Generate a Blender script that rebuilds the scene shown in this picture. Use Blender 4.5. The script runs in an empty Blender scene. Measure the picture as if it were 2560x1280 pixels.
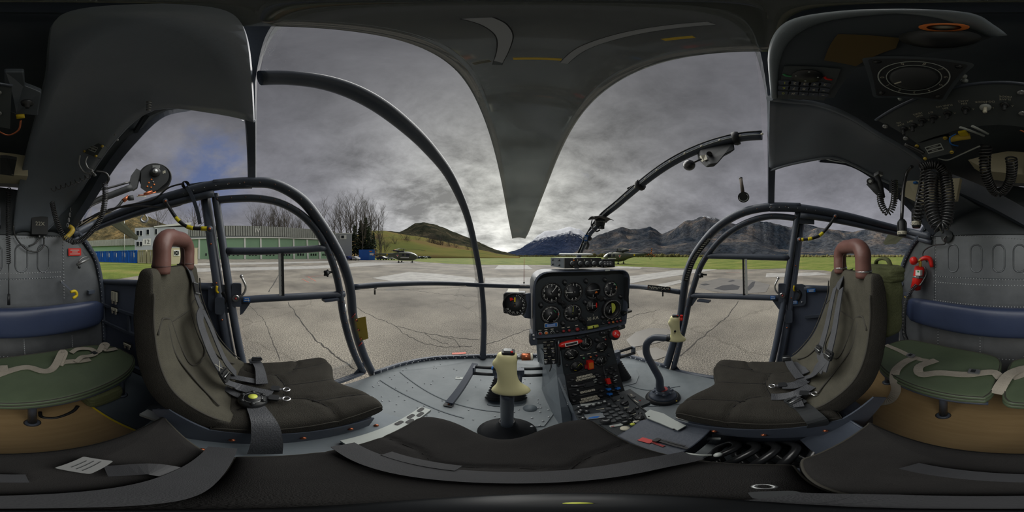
import bpy, math, random
from mathutils import Vector, Matrix, noise
PI = math.pi
sc = bpy.context.scene
C = sc.collection
CZ = 1.5          # camera height above the apron; all coordinates below are relative to the camera
# ---------------------------------------------------------------- camera
cd = bpy.data.cameras.new('camera'); cam = bpy.data.objects.new('camera', cd); C.objects.link(cam)
cd.type = 'PANO'
try: cd.cycles.panorama_type = 'EQUIRECTANGULAR'
except Exception: cd.panorama_type = 'EQUIRECTANGULAR'
cam.location = (0, 0, CZ); cam.rotation_euler = (PI/2, 0, 0)
cd.clip_start = 0.02; cd.clip_end = 20000
sc.camera = cam
sc.view_settings.view_transform = 'Standard'; sc.view_settings.look = 'None'
sc.view_settings.exposure = 0.0; sc.view_settings.gamma = 1.0; sc.view_settings.use_curve_mapping = False
sc.cycles.max_bounces = 8; sc.cycles.transparent_max_bounces = 24; sc.cycles.sample_clamp_indirect = 4
sc.cycles.use_denoising = True; sc.cycles.caustics_reflective = False; sc.cycles.caustics_refractive = False

def dirpx(px, py):
    lo = (px-1280)/2560*2*PI; e = (640-py)/1280*PI
    return Vector((math.cos(e)*math.sin(lo), math.cos(e)*math.cos(lo), math.sin(e)))
def P(px, py, x=None, y=None, z=None, d=None, r=None):
    v = dirpx(px, py)
    if x is not None: k = x/v.x
    elif y is not None: k = y/v.y
    elif z is not None: k = z/v.z
    elif d is not None: k = d/math.hypot(v.x, v.y)
    else: k = r
    return v*k
def PL(px, py, pt, n):                      # sight line meets a plane
    v = dirpx(px, py); return v*(pt.dot(n)/v.dot(n))
TILT = .022
def FZ(x): return -1.052 - TILT*x           # cabin floor (the helicopter stands slightly rolled)
FN = Vector((TILT, 0, 1)).normalized(); FP = Vector((0, 0, -1.052))
def PF(px, py, h=0): return PL(px, py, FP+Vector((0, 0, h)), FN)

# ---------------------------------------------------------------- sky and sun
w = bpy.data.worlds.new('sky'); sc.world = w; w.use_nodes = True
N = w.node_tree.nodes; L = w.node_tree.links; N.clear()
def nd(t, **k):
    n = N.new(t)
    for a, b in k.items(): setattr(n, a, b)
    return n
def mth(op, a, b=None, c=None, clamp=False):
    n = nd('ShaderNodeMath', operation=op); n.use_clamp = clamp
    for i, v in enumerate((a, b, c)):
        if v is None: continue
        if isinstance(v, (int, float)): n.inputs[i].default_value = v
        else: L.new(v, n.inputs[i])
    return n.outputs[0]
tc = nd('ShaderNodeTexCoord'); G = tc.outputs['Generated']
sep = nd('ShaderNodeSeparateXYZ'); L.new(G, sep.inputs[0])
zz = mth('MAXIMUM', sep.outputs[2], 0.0)
den = mth('ADD', zz, 0.22)
cx_ = mth('DIVIDE', sep.outputs[0], den); cy_ = mth('DIVIDE', sep.outputs[1], den)
cmb = nd('ShaderNodeCombineXYZ'); L.new(cx_, cmb.inputs[0]); L.new(cy_, cmb.inputs[1])
def nz(scale, det, rough, off, dist=0.0, vec=None):
    m = nd('ShaderNodeMapping'); L.new(vec or cmb.outputs[0], m.inputs[0]); m.inputs['Location'].default_value = off
    n = nd('ShaderNodeTexNoise'); L.new(m.outputs[0], n.inputs['Vector'])
    n.inputs['Scale'].default_value = scale; n.inputs['Detail'].default_value = det
    n.inputs['Roughness'].default_value = rough; n.inputs['Distortion'].default_value = dist
    return n.outputs[0]
n1 = nz(1.1, 9, .58, (3.1, 1.7, 0), .25)
n2 = nz(3.2, 10, .68, (7.3, 2.2, 4), .3)
n3 = nz(2.2, 7, .6, (1.3, 9.2, 2), .2, G)
def lobe(px, py, power):
    v = dirpx(px, py); d = nd('ShaderNodeVectorMath', operation='DOT_PRODUCT'); L.new(G, d.inputs[0])
    d.inputs[1].default_value = v
    return mth('POWER', mth('MAXIMUM', d.outputs['Value'], 0.0), power)
mixn = mth('ADD', mth('MULTIPLY', n1, .6), mth('MULTIPLY', n2, .4))
glow = mth('ADD', mth('MULTIPLY', lobe(1270, 500, 5), .80), mth('MULTIPLY', lobe(1000, 480, 14), .25))
cloud = mth('MULTIPLY_ADD', mth('SUBTRACT', mixn, .5), 4.3, .48, clamp=True)
amp = mth('MULTIPLY_ADD', glow, .44, .085)
base = mth('MULTIPLY_ADD', glow, .07, .118)
lum = mth('MULTIPLY_ADD', cloud, amp, base)
# bright break in the cloud just over the far valley
strip = mth('MULTIPLY', lobe(1255, 622, 320), mth('MULTIPLY_ADD', n3, 1.6, -.35, clamp=True))
lum = mth('ADD', lum, mth('MULTIPLY', strip, .55))
# darker towards the zenith and towards the rear
lum = mth('MULTIPLY', lum, mth('MULTIPLY_ADD', mth('POWER', zz, 1.1), -.62, 1.10))
ramp = nd('ShaderNodeMix', data_type='RGBA')
L.new(mth('MULTIPLY_ADD', lobe(1290, 520, 2), 1.0, 0.0, clamp=True), ramp.inputs[0])
ramp.inputs[6].default_value = (.98, .965, 1.08, 1); ramp.inputs[7].default_value = (1.02, 1.0, .93, 1)
mul = nd('ShaderNodeVectorMath', operation='SCALE'); L.new(ramp.outputs[2], mul.inputs[0]); L.new(lum, mul.inputs['Scale'])
# blue holes
def hole(px, py, pw, thr):
    l = lobe(px, py, pw)
    return mth('MULTIPLY', mth('MULTIPLY_ADD', l, 1.5, -.25, clamp=True), mth('MULTIPLY_ADD', mth('SUBTRACT', n3, thr), 6.0, .4, clamp=True))
hs = mth('ADD', mth('ADD', hole(530, 415, 26, .52), hole(1478, 425, 900, .5)), hole(250, 470, 50, .5), clamp=True)
mb = nd('ShaderNodeMix', data_type='RGBA'); L.new(mth('MULTIPLY', hs, .85), mb.inputs[0])
L.new(mul.outputs[0], mb.inputs[6]); mb.inputs[7].default_value = (.060, .088, .185, 1)
bg = nd('ShaderNodeBackground'); L.new(mb.outputs[2], bg.inputs[0]); bg.inputs[1].default_value = 1.62
out = nd('ShaderNodeOutputWorld'); L.new(bg.outputs[0], out.inputs[0])
def sun(name, px, py, energy, ang, col):
    ld = bpy.data.lights.new(name, 'SUN'); ld.energy = energy; ld.angle = math.radians(ang); ld.color = col
    o = bpy.data.objects.new(name, ld); C.objects.link(o); o.location = (0, 0, 30)
    o.rotation_euler = dirpx(px, py).to_track_quat('Z', 'Y').to_euler(); return o
sun('sun', 1240, 330, 3.9, 75, (1.0, .97, .93))   # the sun behind the bright cloud ahead, strongly diffused

# ---------------------------------------------------------------- materials
M_ = {}
def mat(name, col, rough=.6, metal=0, col2=None, ns=6, nd_=5, amt=1.0, bump=0, bs=60, spec=.5, emit=None, coat=0, cell=False):
    m = bpy.data.materials.new(name); m.use_nodes = True; t = m.node_tree; b = t.nodes['Principled BSDF']
    b.inputs['Roughness'].default_value = rough; b.inputs['Metallic'].default_value = metal
    b.inputs['Specular IOR Level'].default_value = spec
    if coat: b.inputs['Coat Weight'].default_value = coat
    c = t.nodes.new('ShaderNodeTexCoord')
    if col2 is not None:
        n = t.nodes.new('ShaderNodeTexNoise'); n.inputs['Scale'].default_value = ns; n.inputs['Detail'].default_value = nd_
        n.inputs['Roughness'].default_value = .65
        t.links.new(c.outputs['Object'], n.inputs['Vector'])
        r = t.nodes.new('ShaderNodeValToRGB'); r.color_ramp.elements[0].position = .5-.22/amt; r.color_ramp.elements[1].position = .5+.22/amt
        r.color_ramp.elements[0].color = (*col, 1); r.color_ramp.elements[1].color = (*col2, 1)
        t.links.new(n.outputs[0], r.inputs[0]); t.links.new(r.outputs[0], b.inputs['Base Color'])
    else: b.inputs['Base Color'].default_value = (*col, 1)
    if bump:
        if cell:
            n = t.nodes.new('ShaderNodeTexVoronoi'); n.inputs['Scale'].default_value = bs
        else:
            n = t.nodes.new('ShaderNodeTexNoise'); n.inputs['Scale'].default_value = bs; n.inputs['Detail'].default_value = 4
        t.links.new(c.outputs['Object'], n.inputs['Vector'])
        bp = t.nodes.new('ShaderNodeBump'); bp.inputs['Strength'].default_value = bump; bp.inputs['Distance'].default_value = .004
        t.links.new(n.outputs[0], bp.inputs['Height']); t.links.new(bp.outputs[0], b.inputs['Normal'])
    if emit:
        b.inputs['Emission Color'].default_value = (*emit, 1); b.inputs['Emission Strength'].default_value = 1
    M_[name] = m; return m
def s(r, g, b):
    f = lambda c: ((c/255+.055)/1.055)**2.4 if c > 10 else c/255/12.92
    return (f(r), f(g), f(b))
mat('frame', s(66, 73, 85), .4, col2=s(78, 85, 97), ns=9, bump=.1, bs=90)
mat('lining', s(112, 120, 130), .38, col2=s(124, 132, 142), ns=2.5, bump=.08, bs=120)
mat('liningdk', s(58, 66, 72), .5, col2=s(72, 79, 85), ns=4)
mat('skin', s(82, 90, 108), .5, col2=s(94, 102, 118), ns=3, bump=.05)
mat('silver', s(96, 100, 104), .34, .45, col2=s(132, 136, 140), ns=2.2, bump=.1, bs=14)
mat('rivet', s(190, 193, 196), .35, .3)
mat('seamdk', s(24, 23, 22), .9); mat('bronze', s(118, 88, 76), .5); mat('keygrey', s(74, 78, 80), .5)
mat('floorgrey', s(104, 113, 117), .5, col2=s(128, 135, 138), ns=4, nd_=9, bump=.12, bs=50)
mat('floorline', s(88, 98, 104), .6)
mat('floordark', s(70, 80, 88), .6, col2=s(82, 91, 98), ns=4)
mat('pedestal', s(104, 114, 122), .45, col2=s(124, 133, 139), ns=4, nd_=8, bump=.1, bs=40)
mat('ply', s(150, 124, 86), .5, col2=s(166, 140, 100), ns=5)
_t = M_['ply'].node_tree
_mp = _t.nodes.new('ShaderNodeMapping'); _mp.inputs['Scale'].default_value = (.6, 9, 1)
_nn = [n for n in _t.nodes if n.type == 'TEX_NOISE'][0]; _cc = [n for n in _t.nodes if n.type == 'TEX_COORD'][0]
_t.links.new(_cc.outputs['Object'], _mp.inputs[0]); _t.links.new(_mp.outputs[0], _nn.inputs['Vector'])
mat('yellow', s(214, 186, 28), .5); mat('tape', s(226, 210, 30), .45)
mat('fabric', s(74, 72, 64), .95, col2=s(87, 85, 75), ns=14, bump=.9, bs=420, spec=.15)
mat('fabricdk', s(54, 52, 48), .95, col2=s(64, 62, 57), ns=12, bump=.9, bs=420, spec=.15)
mat('mesh', s(40, 39, 39), .9, col2=s(48, 47, 46), ns=10, bump=.5, bs=900, spec=.15)
mat('seam', s(58, 56, 50), .9); mat('beltdk', s(40, 41, 44), .6, col2=s(46, 47, 50), ns=20, bump=.15, bs=900); mat('tagdk', s(120, 121, 120), .8)
mat('belt', s(62, 64, 68), .55, col2=s(76, 78, 82), ns=20, bump=.5, bs=260)
mat('beige', s(142, 136, 124), .8, col2=s(160, 153, 140), ns=15, bump=.5, bs=200)
mat('brown', s(104, 72, 66), .42, col2=s(118, 82, 74), ns=7, bump=.5, bs=22)
mat('olive', s(78, 90, 70), .4, col2=s(90, 102, 80), ns=4, bump=.3, bs=22)
mat('oliveheli', s(74, 78, 62), .5, col2=s(86, 90, 72), ns=1)
mat('canvas', s(96, 102, 68), .85, col2=s(112, 116, 80), ns=18, bump=.8, bs=90)
mat('navy', s(48, 58, 84), .38, col2=s(56, 66, 92), ns=3, bump=.2, bs=30)
mat('black', s(30, 32, 34), .45); mat('ovpanel', s(66, 72, 74), .5, col2=s(74, 80, 82), ns=8); mat('brownseam', s(74, 50, 46), .5); mat('blackm', s(36, 39, 41), .6, col2=s(46, 49, 51), ns=8)
mat('rubber', s(26, 27, 29), .5); mat('panel', s(38, 44, 47), .55, col2=s(44, 50, 54), ns=8, bump=.15, bs=300)
mat('cable', s(46, 47, 49), .28, spec=.9)
mat('dial', s(22, 24, 26), .5); mat('white', s(235, 235, 230), .5); mat('ivory', s(206, 202, 182), .5)
mat('chrome', s(205, 205, 205), .22, 1); mat('steel', s(150, 152, 152), .4, .8)
mat('grip', s(240, 234, 176), .4, col2=s(244, 239, 186), ns=5); mat('red', s(214, 38, 30), .35); mat('darkred', s(150, 40, 40), .5)
mat('orange', s(222, 118, 40), .5); mat('blue', s(40, 110, 190), .5); mat('bluebox', s(18, 86, 176), .5, col2=s(24, 98, 190), ns=1)
mat('green', s(60, 150, 96), .5); mat('lime', s(206, 214, 90), .4); mat('palegrey', s(178, 184, 180), .5)
mat('copper', s(190, 112, 78), .35, .8); mat('amber', s(206, 120, 50), .4); mat('goldp', s(214, 184, 72), .45)
mat('screen', s(20, 52, 66), .15); mat('pale', s(188, 190, 186), .7); mat('lcdbrown', s(96, 80, 48), .35)
mat('tin', s(196, 196, 190), .7, col2=s(206, 206, 200), ns=.5)
mat('spine', s(98, 101, 94), .12, .35, col2=s(124, 127, 116), ns=7, nd_=9, bump=.1, bs=60, spec=.8)
mat('crown', s(58, 54, 48), .9); mat('conifer', s(50, 62, 44), .9, col2=s(66, 80, 54), ns=3)
mat('bark', s(96, 88, 78), .9, col2=s(70, 64, 58), ns=6)
mat('hangarband', s(150, 152, 146), .6, col2=s(168, 170, 164), ns=.6)
mat('hangardoor', s(126, 160, 130), .6, col2=s(138, 172, 140), ns=.15)
mat('greywall', s(158, 163, 168), .7, col2=s(168, 172, 176), ns=.3)
mat('cream', s(198, 190, 160), .6); mat('creamd', s(176, 170, 144), .6)
mat('winblack', s(26, 30, 34), .15); mat('wire', s(120, 122, 120), .6)
mat('carwhite', s(210, 212, 214), .25); mat('carblue', s(30, 44, 110), .25); mat('cardark', s(46, 50, 58), .25)
def glass(name, tint, gl=.06):
    m = bpy.data.materials.new(name); m.use_nodes = True; t = m.node_tree; t.nodes.clear()
    o = t.nodes.new('ShaderNodeOutputMaterial'); mx = t.nodes.new('ShaderNodeMixShader')
    tr = t.nodes.new('ShaderNodeBsdfTransparent'); g = t.nodes.new('ShaderNodeBsdfGlossy'); f = t.nodes.new('ShaderNodeLayerWeight')
    tr.inputs[0].default_value = (*tint, 1); g.inputs['Roughness'].default_value = .03; f.inputs[0].default_value = .12
    mm = t.nodes.new('ShaderNodeMath'); mm.operation = 'MULTIPLY'; t.links.new(f.outputs['Fresnel'], mm.inputs[0]); mm.inputs[1].default_value = gl*6
    t.links.new(mm.outputs[0], mx.inputs[0]); t.links.new(tr.outputs[0], mx.inputs[1]); t.links.new(g.outputs[0], mx.inputs[2])
    t.links.new(mx.outputs[0], o.inputs[0]); M_[name] = m
glass('glass', (.97, .98, .98)); glass('lens', (.95, .96, .96), .05)

def f_spine():                               # scratched smoke-tinted acrylic
    t = M_['spine'].node_tree; p = t.nodes['Principled BSDF']; o = [n for n in t.nodes if n.type == 'OUTPUT_MATERIAL'][0]
    tr = t.nodes.new('ShaderNodeBsdfTransparent'); tr.inputs[0].default_value = (.42, .43, .41, 1); mx = t.nodes.new('ShaderNodeMixShader'); mx.inputs[0].default_value = .66
    g = t.nodes.new('ShaderNodeBsdfGlossy'); g.inputs['Roughness'].default_value = .05; m2 = t.nodes.new('ShaderNodeMixShader'); m2.inputs[0].default_value = .10
    p.inputs['Metallic'].default_value = 0
    t.links.new(p.outputs[0], mx.inputs[1]); t.links.new(tr.outputs[0], mx.inputs[2]); t.links.new(mx.outputs[0], m2.inputs[1]); t.links.new(g.outputs[0], m2.inputs[2]); t.links.new(m2.outputs[0], o.inputs[0])
f_spine()
# ---------------------------------------------------------------- mesh helpers
W = {}
I4 = Matrix.Identity(4)
def frame(o, x, z):                          # matrix: local x along x, local z along z (the normal)
    x = Vector(x).normalized(); z = Vector(z); z = (z-x*z.dot(x)).normalized(); y = z.cross(x)
    m = Matrix((x, y, z)).transposed().to_4x4(); m.translation = o; return m
def T(x, y, z): return Matrix.Translation((x, y, z))
def R(a, ax): return Matrix.Rotation(a, 4, ax)
def spl(pts, n=6):                           # Catmull-Rom through points
    pts = [Vector(p) for p in pts]
    if len(pts) < 3: return pts
    o = []; q = [pts[0]*2-pts[1]]+pts+[pts[-1]*2-pts[-2]]
    for i in range(1, len(q)-2):
        a, b, c, d = q[i-1:i+3]
        for k in range(n):
            t = k/n; o.append(.5*((2*b)+(c-a)*t+(2*a-5*b+4*c-d)*t*t+(3*b-a-3*c+d)*t**3))
    o.append(pts[-1]); return o
_tx = {}
def textgeo(body):
    if body not in _tx:
        cu = bpy.data.curves.new('t', 'FONT'); cu.body = body; cu.align_x = 'CENTER'; cu.align_y = 'CENTER'; cu.resolution_u = 2
        o = bpy.data.objects.new('t', cu); me = o.to_mesh()
        _tx[body] = ([v.co.copy() for v in me.vertices], [tuple(p.vertices) for p in me.polygons])
        o.to_mesh_clear(); bpy.data.objects.remove(o); bpy.data.curves.remove(cu)
    return _tx[body]
class B:
    def __init__(s, M=I4, mat=None):
        s.M = M; s.v = []; s.f = []; s.mi = []; s.sm = []; s.mats = []; s.cur = 0
        if mat: s.m(mat)
    def m(s, name):
        if name not in s.mats: s.mats.append(name)
        s.cur = s.mats.index(name); return s
    def add(s, vs, fs, smooth=False, M=None):
        k = len(s.v); MM = s.M if M is None else s.M @ M
        s.v += [MM @ Vector(v) for v in vs]
        for f in fs: s.f.append(tuple(i+k for i in f)); s.mi.append(s.cur); s.sm.append(smooth)
        return s
    def box(s, c, sz, M=None, rot=None):
        x, y, z = (a/2 for a in sz); MM = T(*c)
        if rot is not None: MM = MM @ rot
        if M is not None: MM = M @ MM
        v = [(a, b, d) for a in (-x, x) for b in (-y, y) for d in (-z, z)]
        return s.add(v, [(0, 1, 3, 2), (4, 6, 7, 5), (0, 4, 5, 1), (2, 3, 7, 6), (0, 2, 6, 4), (1, 5, 7, 3)], M=MM)
    def rbox(s, c, sz, r=.01, M=None, n=4):  # box with rounded outline in local xy
        x, y, z = (a/2 for a in sz); o = []
        for cx, cy, a0 in ((x-r, y-r, 0), (r-x, y-r, 90), (r-x, r-y, 180), (x-r, r-y, 270)):
            for k in range(n+1):
                a = math.radians(a0+90*k/n); o.append((c[0]+cx+r*math.cos(a), c[1]+cy+r*math.sin(a)))
        return s.prism([(p[0], p[1], c[2]-z) for p in o], (0, 0, sz[2]), M=M)
    def prism(s, poly, vec, M=None, smooth=False):
        n = len(poly); vec = Vector(vec); v = [Vector(p) for p in poly]; v += [p+vec for p in v]
        f = [tuple(range(n-1, -1, -1)), tuple(range(n, 2*n))]
        f2 = [(i, (i+1) % n, (i+1) % n+n, i+n) for i in range(n)]
        s.add(v, f, M=M); k = len(s.v)-2*n
        for q in f2: s.f.append(tuple(i+k for i in q)); s.mi.append(s.cur); s.sm.append(smooth)
        return s
    def loft(s, rings, closed=True, cap=True, smooth=True, M=None, loop=False):
        n = len(rings[0]); v = [p for r in rings for p in r]; f = []
        m = len(rings)
        for j in range(m if loop else m-1):
            jj = (j+1) % m
            for i in range(n if closed else n-1):
                i2 = (i+1) % n; f.append((j*n+i, j*n+i2, jj*n+i2, jj*n+i))
        s.add(v, f, smooth, M)
        if cap and closed and not loop:
            k = len(s.v)-len(v)
            for fc in (tuple(range(n-1, -1, -1)), tuple(range((m-1)*n, m*n))):
                s.f.append(tuple(i+k for i in fc)); s.mi.append(s.cur); s.sm.append(False)
        return s
    def tube(s, pts, r, seg=8, n=0, cap=True, M=None, loop=False, flat=1.0, up=None):
        if n: pts = spl(pts, n)
        pts = [Vector(p) for p in pts]; m = len(pts); rs = r if isinstance(r, (list, tuple)) else None
        rings = []; u = None
        for i, p in enumerate(pts):
            if loop: t = pts[(i+1) % m]-pts[i-1]
            else: t = pts[min(i+1, m-1)]-pts[max(i-1, 0)]
            if t.length < 1e-9: t = Vector((0, 0, 1))
            t.normalize()
            if up is not None: u = Vector(up)
            elif u is None: u = Vector((0, 0, 1)) if abs(t.z) < .9 else Vector((1, 0, 0))
            u = (u-t*u.dot(t))
            if u.length < 1e-6: u = t.orthogonal()
            u.normalize(); w_ = t.cross(u)
            if rs: q = i/(m-1)*(len(rs)-1); a = int(min(q, len(rs)-2)); rr = rs[a]+(rs[a+1]-rs[a])*(q-a)
            else: rr = r
            rings.append([p+(u*math.cos(2*PI*k/seg)*flat+w_*math.sin(2*PI*k/seg))*rr for k in range(seg)])
        return s.loft(rings, cap=cap, loop=loop, M=M)
    def cyl(s, a, b, r, r2=None, seg=16, M=None):
        a = Vector(a); b = Vector(b); t = (b-a).normalized(); u = t.orthogonal().normalized(); w_ = t.cross(u); r2 = r if r2 is None else r2
        return s.loft([[p+(u*math.cos(2*PI*k/seg)+w_*math.sin(2*PI*k/seg))*q for k in range(seg)] for p, q in ((a, r), (b, r2))], M=M)
    def lathe(s, prof, seg=24, M=None, cap=True):   # profile (r,z) about local z
        return s.loft([[(r*math.cos(2*PI*k/seg), r*math.sin(2*PI*k/seg), z) for k in range(seg)] for r, z in prof], M=M, cap=cap)
    def ball(s, c, r, seg=10, M=None, sc_=(1, 1, 1)):
        h = max(4, seg//2); c = Vector(c)
        return s.loft([[c+Vector((math.cos(2*PI*k/seg)*math.sin(a)*r*sc_[0], math.sin(2*PI*k/seg)*math.sin(a)*r*sc_[1], math.cos(a)*r*sc_[2])) for k in range(seg)]
                       for a in [PI*(j+.02)/(h+.04) for j in range(h+1)]], M=M)
    def coil(s, path, Rr, r, turns, n=10, seg=5, per=12):
        path = spl(path, 8) if len(path) > 2 else [Vector(p) for p in path]
        ls = [0]
        for a, b in zip(path, path[1:]): ls.append(ls[-1]+(b-a).length)
        tot = ls[-1]; pts = []; N_ = int(turns*per); j = 0; u = None
        for i in range(N_+1):
            q = tot*i/N_
            while j < len(ls)-2 and ls[j+1] < q: j += 1
            a, b = path[j], path[j+1]; k = (q-ls[j])/max(ls[j+1]-ls[j], 1e-9); p = a.lerp(b, min(k, 1)); t = (b-a).normalized()
            if u is None: u = t.orthogonal()
            u = (u-t*u.dot(t)).normalized(); w_ = t.cross(u); an = 2*PI*turns*i/N_
            pts.append(p+(u*math.cos(an)+w_*math.sin(an))*Rr)
        return s.tube(pts, r, seg)
    def ribbon(s, pts, width, nrm, th=.003, n=6, M=None):
        k = len(pts); nl = nrm if isinstance(nrm, list) else [nrm]*k
        wl = width if isinstance(width, list) else [width]*k
        P_ = spl(pts, n); NN = spl([Vector(a) for a in nl], n); WW = spl([Vector((a, 0, 0)) for a in wl], n); rings = []
        if k < 3: P_ = [Vector(p) for p in pts]; NN = [Vector(a) for a in nl]; WW = [Vector((a, 0, 0)) for a in wl]
        for i, p in enumerate(P_):
            t = (P_[min(i+1, len(P_)-1)]-P_[max(i-1, 0)]).normalized(); nn = NN[i].normalized(); sd = t.cross(nn).normalized()*WW[i].x/2
            nn = sd.cross(t).normalized()*th/2
            rings.append([p-sd-nn, p+sd-nn, p+sd+nn, p-sd+nn])
        return s.loft(rings, smooth=False, M=M)
    def sheet(s, rows, th=.01, nrm=None, smooth=True, M=None):  # solid skin over a grid of points
        rows = [[Vector(p) for p in r] for r in rows]; a = len(rows); b = len(rows[0]); off = []
        for i in range(a):
            o = []
            for j in range(b):
                du = rows[min(i+1, a-1)][j]-rows[max(i-1, 0)][j]; dv = rows[i][min(j+1, b-1)]-rows[i][max(j-1, 0)]
                n_ = du.cross(dv) if nrm is None else Vector(nrm)
                if n_.length < 1e-12: n_ = Vector((0, 0, 1))
                o.append(rows[i][j]+n_.normalized()*th)
            off.append(o)
        v = [p for r in rows for p in r]+[p for r in off for p in r]; k = a*b; f = []
        for i in range(a-1):
            for j in range(b-1):
                q = (i*b+j, (i+1)*b+j, (i+1)*b+j+1, i*b+j+1); f.append(q); f.append(tuple(x+k for x in reversed(q)))
        s.add(v, f, smooth, M); e = []
        for i in range(a-1): e += [(i*b, i*b+k, (i+1)*b+k, (i+1)*b), (i*b+b-1, (i+1)*b+b-1, (i+1)*b+b-1+k, i*b+b-1+k)]
        for j in range(b-1): e += [(j, j+1, j+1+k, j+k), ((a-1)*b+j, (a-1)*b+j+k, (a-1)*b+j+1+k, (a-1)*b+j+1)]
        kk = len(s.v)-2*k
        for q in e: s.f.append(tuple(i+kk for i in q)); s.mi.append(s.cur); s.sm.append(False)
        return s
    def text(s, body, M, size):
        v, f = textgeo(body); return s.add([p*size for p in v], f, M=M)
    def obj(s, name, parent=None, label=None, cat=None, group=None, kind=None, bevel=0, sub=0, auto=False):
        me = bpy.data.meshes.new(name); o = bpy.data.objects.new(name, me); C.objects.link(o)
        if parent is not None: Wm = W[parent.name]; o.parent = parent
        else:
            xs = [v.x for v in s.v]; ys = [v.y for v in s.v]; zs = [v.z for v in s.v]
            Wm = T((min(xs)+max(xs))/2, (min(ys)+max(ys))/2, min(zs)); o.matrix_basis = T(0, 0, CZ) @ Wm
        inv = Wm.inverted(); me.from_pydata([inv @ v for v in s.v], [], s.f)
        for n in s.mats: me.materials.append(M_[n])
        me.polygons.foreach_set('material_index', s.mi); me.polygons.foreach_set('use_smooth', s.sm); me.update()
        W[o.name] = Wm
        if bevel:
            b = o.modifiers.new('b', 'BEVEL'); b.width = bevel; b.segments = 2; b.limit_method = 'ANGLE'
        if sub: b = o.modifiers.new('s', 'SUBSURF'); b.levels = sub; b.render_levels = sub
        if label: o['label'] = label
        if cat: o['category'] = cat
        if group: o['group'] = group
        if kind: o['kind'] = kind
        return o
def thing(name, label, cat, M=I4, group=None, kind=None):
    if isinstance(M, (tuple, Vector)): M = T(*M)
    o = bpy.data.objects.new(name, None); o.empty_display_size = .05; C.objects.link(o)
    o.matrix_basis = T(0, 0, CZ) @ M; W[o.name] = M.copy(); o['label'] = label; o['category'] = cat
    if group: o['group'] = group
    if kind: o['kind'] = kind
    return o
def dup(root, M, label=None, group=None):
    r = root.copy(); C.objects.link(r); r.matrix_basis = T(0, 0, CZ) @ M; W[r.name] = M.copy()
    if label: r['label'] = label
    if group: r['group'] = group
    for ch in list(root.children):
        c = ch.copy(); C.objects.link(c); c.parent = r; W[c.name] = M.copy()
        for g in ch.children: d = g.copy(); C.objects.link(d); d.parent = c
    return r
def lerp(a, b, t): return a+(b-a)*t
def resample(pts, n):
    pts = spl(pts, 8); ls = [0]
    for a, b in zip(pts, pts[1:]): ls.append(ls[-1]+(b-a).length)
    o = []; j = 0
    for i in range(n):
        q = ls[-1]*i/(n-1)
        while j < len(ls)-2 and ls[j+1] < q: j += 1
        o.append(pts[j].lerp(pts[j+1], min(1, (q-ls[j])/max(1e-9, ls[j+1]-ls[j]))))
    return o
# ---------------------------------------------------------------- cabin floor
arc = [PF(935, 937), PF(1000, 916), PF(1060, 903), PF(1120, 897), PF(1207, 894), PF(1290, 893), PF(1400, 893), PF(1545, 893), PF(1600, 902), PF(1665, 921)]
arc = spl(arc, 4)
b = B(mat='floorgrey')
ol = [Vector((-.91, -1.2, FZ(-.91))), Vector((-.91, -.1, FZ(-.91)))]+arc+[Vector((1.13, -.1, FZ(1.13))), Vector((1.15, -1.2, FZ(1.15)))]
b.prism([p+Vector((0, 0, -.05)) for p in ol], (0, 0, .05))
b.m('floorline')                              # panel joints and stiffener strips pressed in the floor
for pts in ([(1000, 930), (1090, 990), (1180, 1020), (1250, 1030)], [(950, 950), (1040, 1000), (1110, 1030), (1160, 1045)],
            [(1420, 895), (1470, 930)], [(1560, 960), (1620, 975), (1700, 965)], [(1530, 1000), (1600, 1015), (1700, 1010)]):
    b.ribbon([PF(x, y, .002) for x, y in pts], .006, FN, .003)
b.m('rivet')
random.seed(4)
for k in range(0, len(arc)-1):
    b.ball(arc[k]*.975+Vector((0, 0, .004)), .005, 6)
for i in range(70):
    x = random.uniform(-.8, .15); y = random.uniform(.55, 1.2); b.ball((x, y, FZ(x)+.001), .0045, 6)
b.obj('floor', kind='structure')
b = B(mat='frame')                            # raised edge strip round the nose
b.sheet([[p+Vector((0, 0, h)) for p in arc] for h in (-.05, .035)], .02, None)
b.m('rivet')
for p in resample(arc, 46): b.ball(p*.985+Vector((0, 0, .02)), .005, 6)
b.obj('trim_1', kind='structure')
b = B(mat='ply')
pl = [Vector(p) for p in [(-.42, -1.17, 0), (-.42, -.24, 0), (.9, -.24, 0), (1.03, -.45, 0), (1.05, -1.17, 0)]]
b.prism([Vector((p.x, p.y, FZ(p.x)+.001)) for p in pl], (0, 0, .013))
b.m('yellow').prism([Vector((x, y, FZ(x)+.0145)) for x, y in ((-.42, -.75), (-.42, -.3), (-.41, -.3), (-.41, -.75))], (0, 0, .001))
b.obj('plywood_floor_board', label='brown plywood board covering the rear cabin floor', cat='floor board')
b = B(mat='floordark')
b.prism([Vector((x, y, FZ(x)+.0005)) for x, y in ((-.9, -1.17), (-.9, -.1), (-.43, -.1), (-.43, -1.17))], (0, 0, .006))
b.m('floorgrey').lathe([(.06, .006), (.06, .009), (.02, .009)], 24, T(-.62, -.42, FZ(-.62)))
b.m('rivet').ball((-.62, -.42, FZ(-.62)+.01), .01)
b.obj('floor_2', kind='structure')
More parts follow.
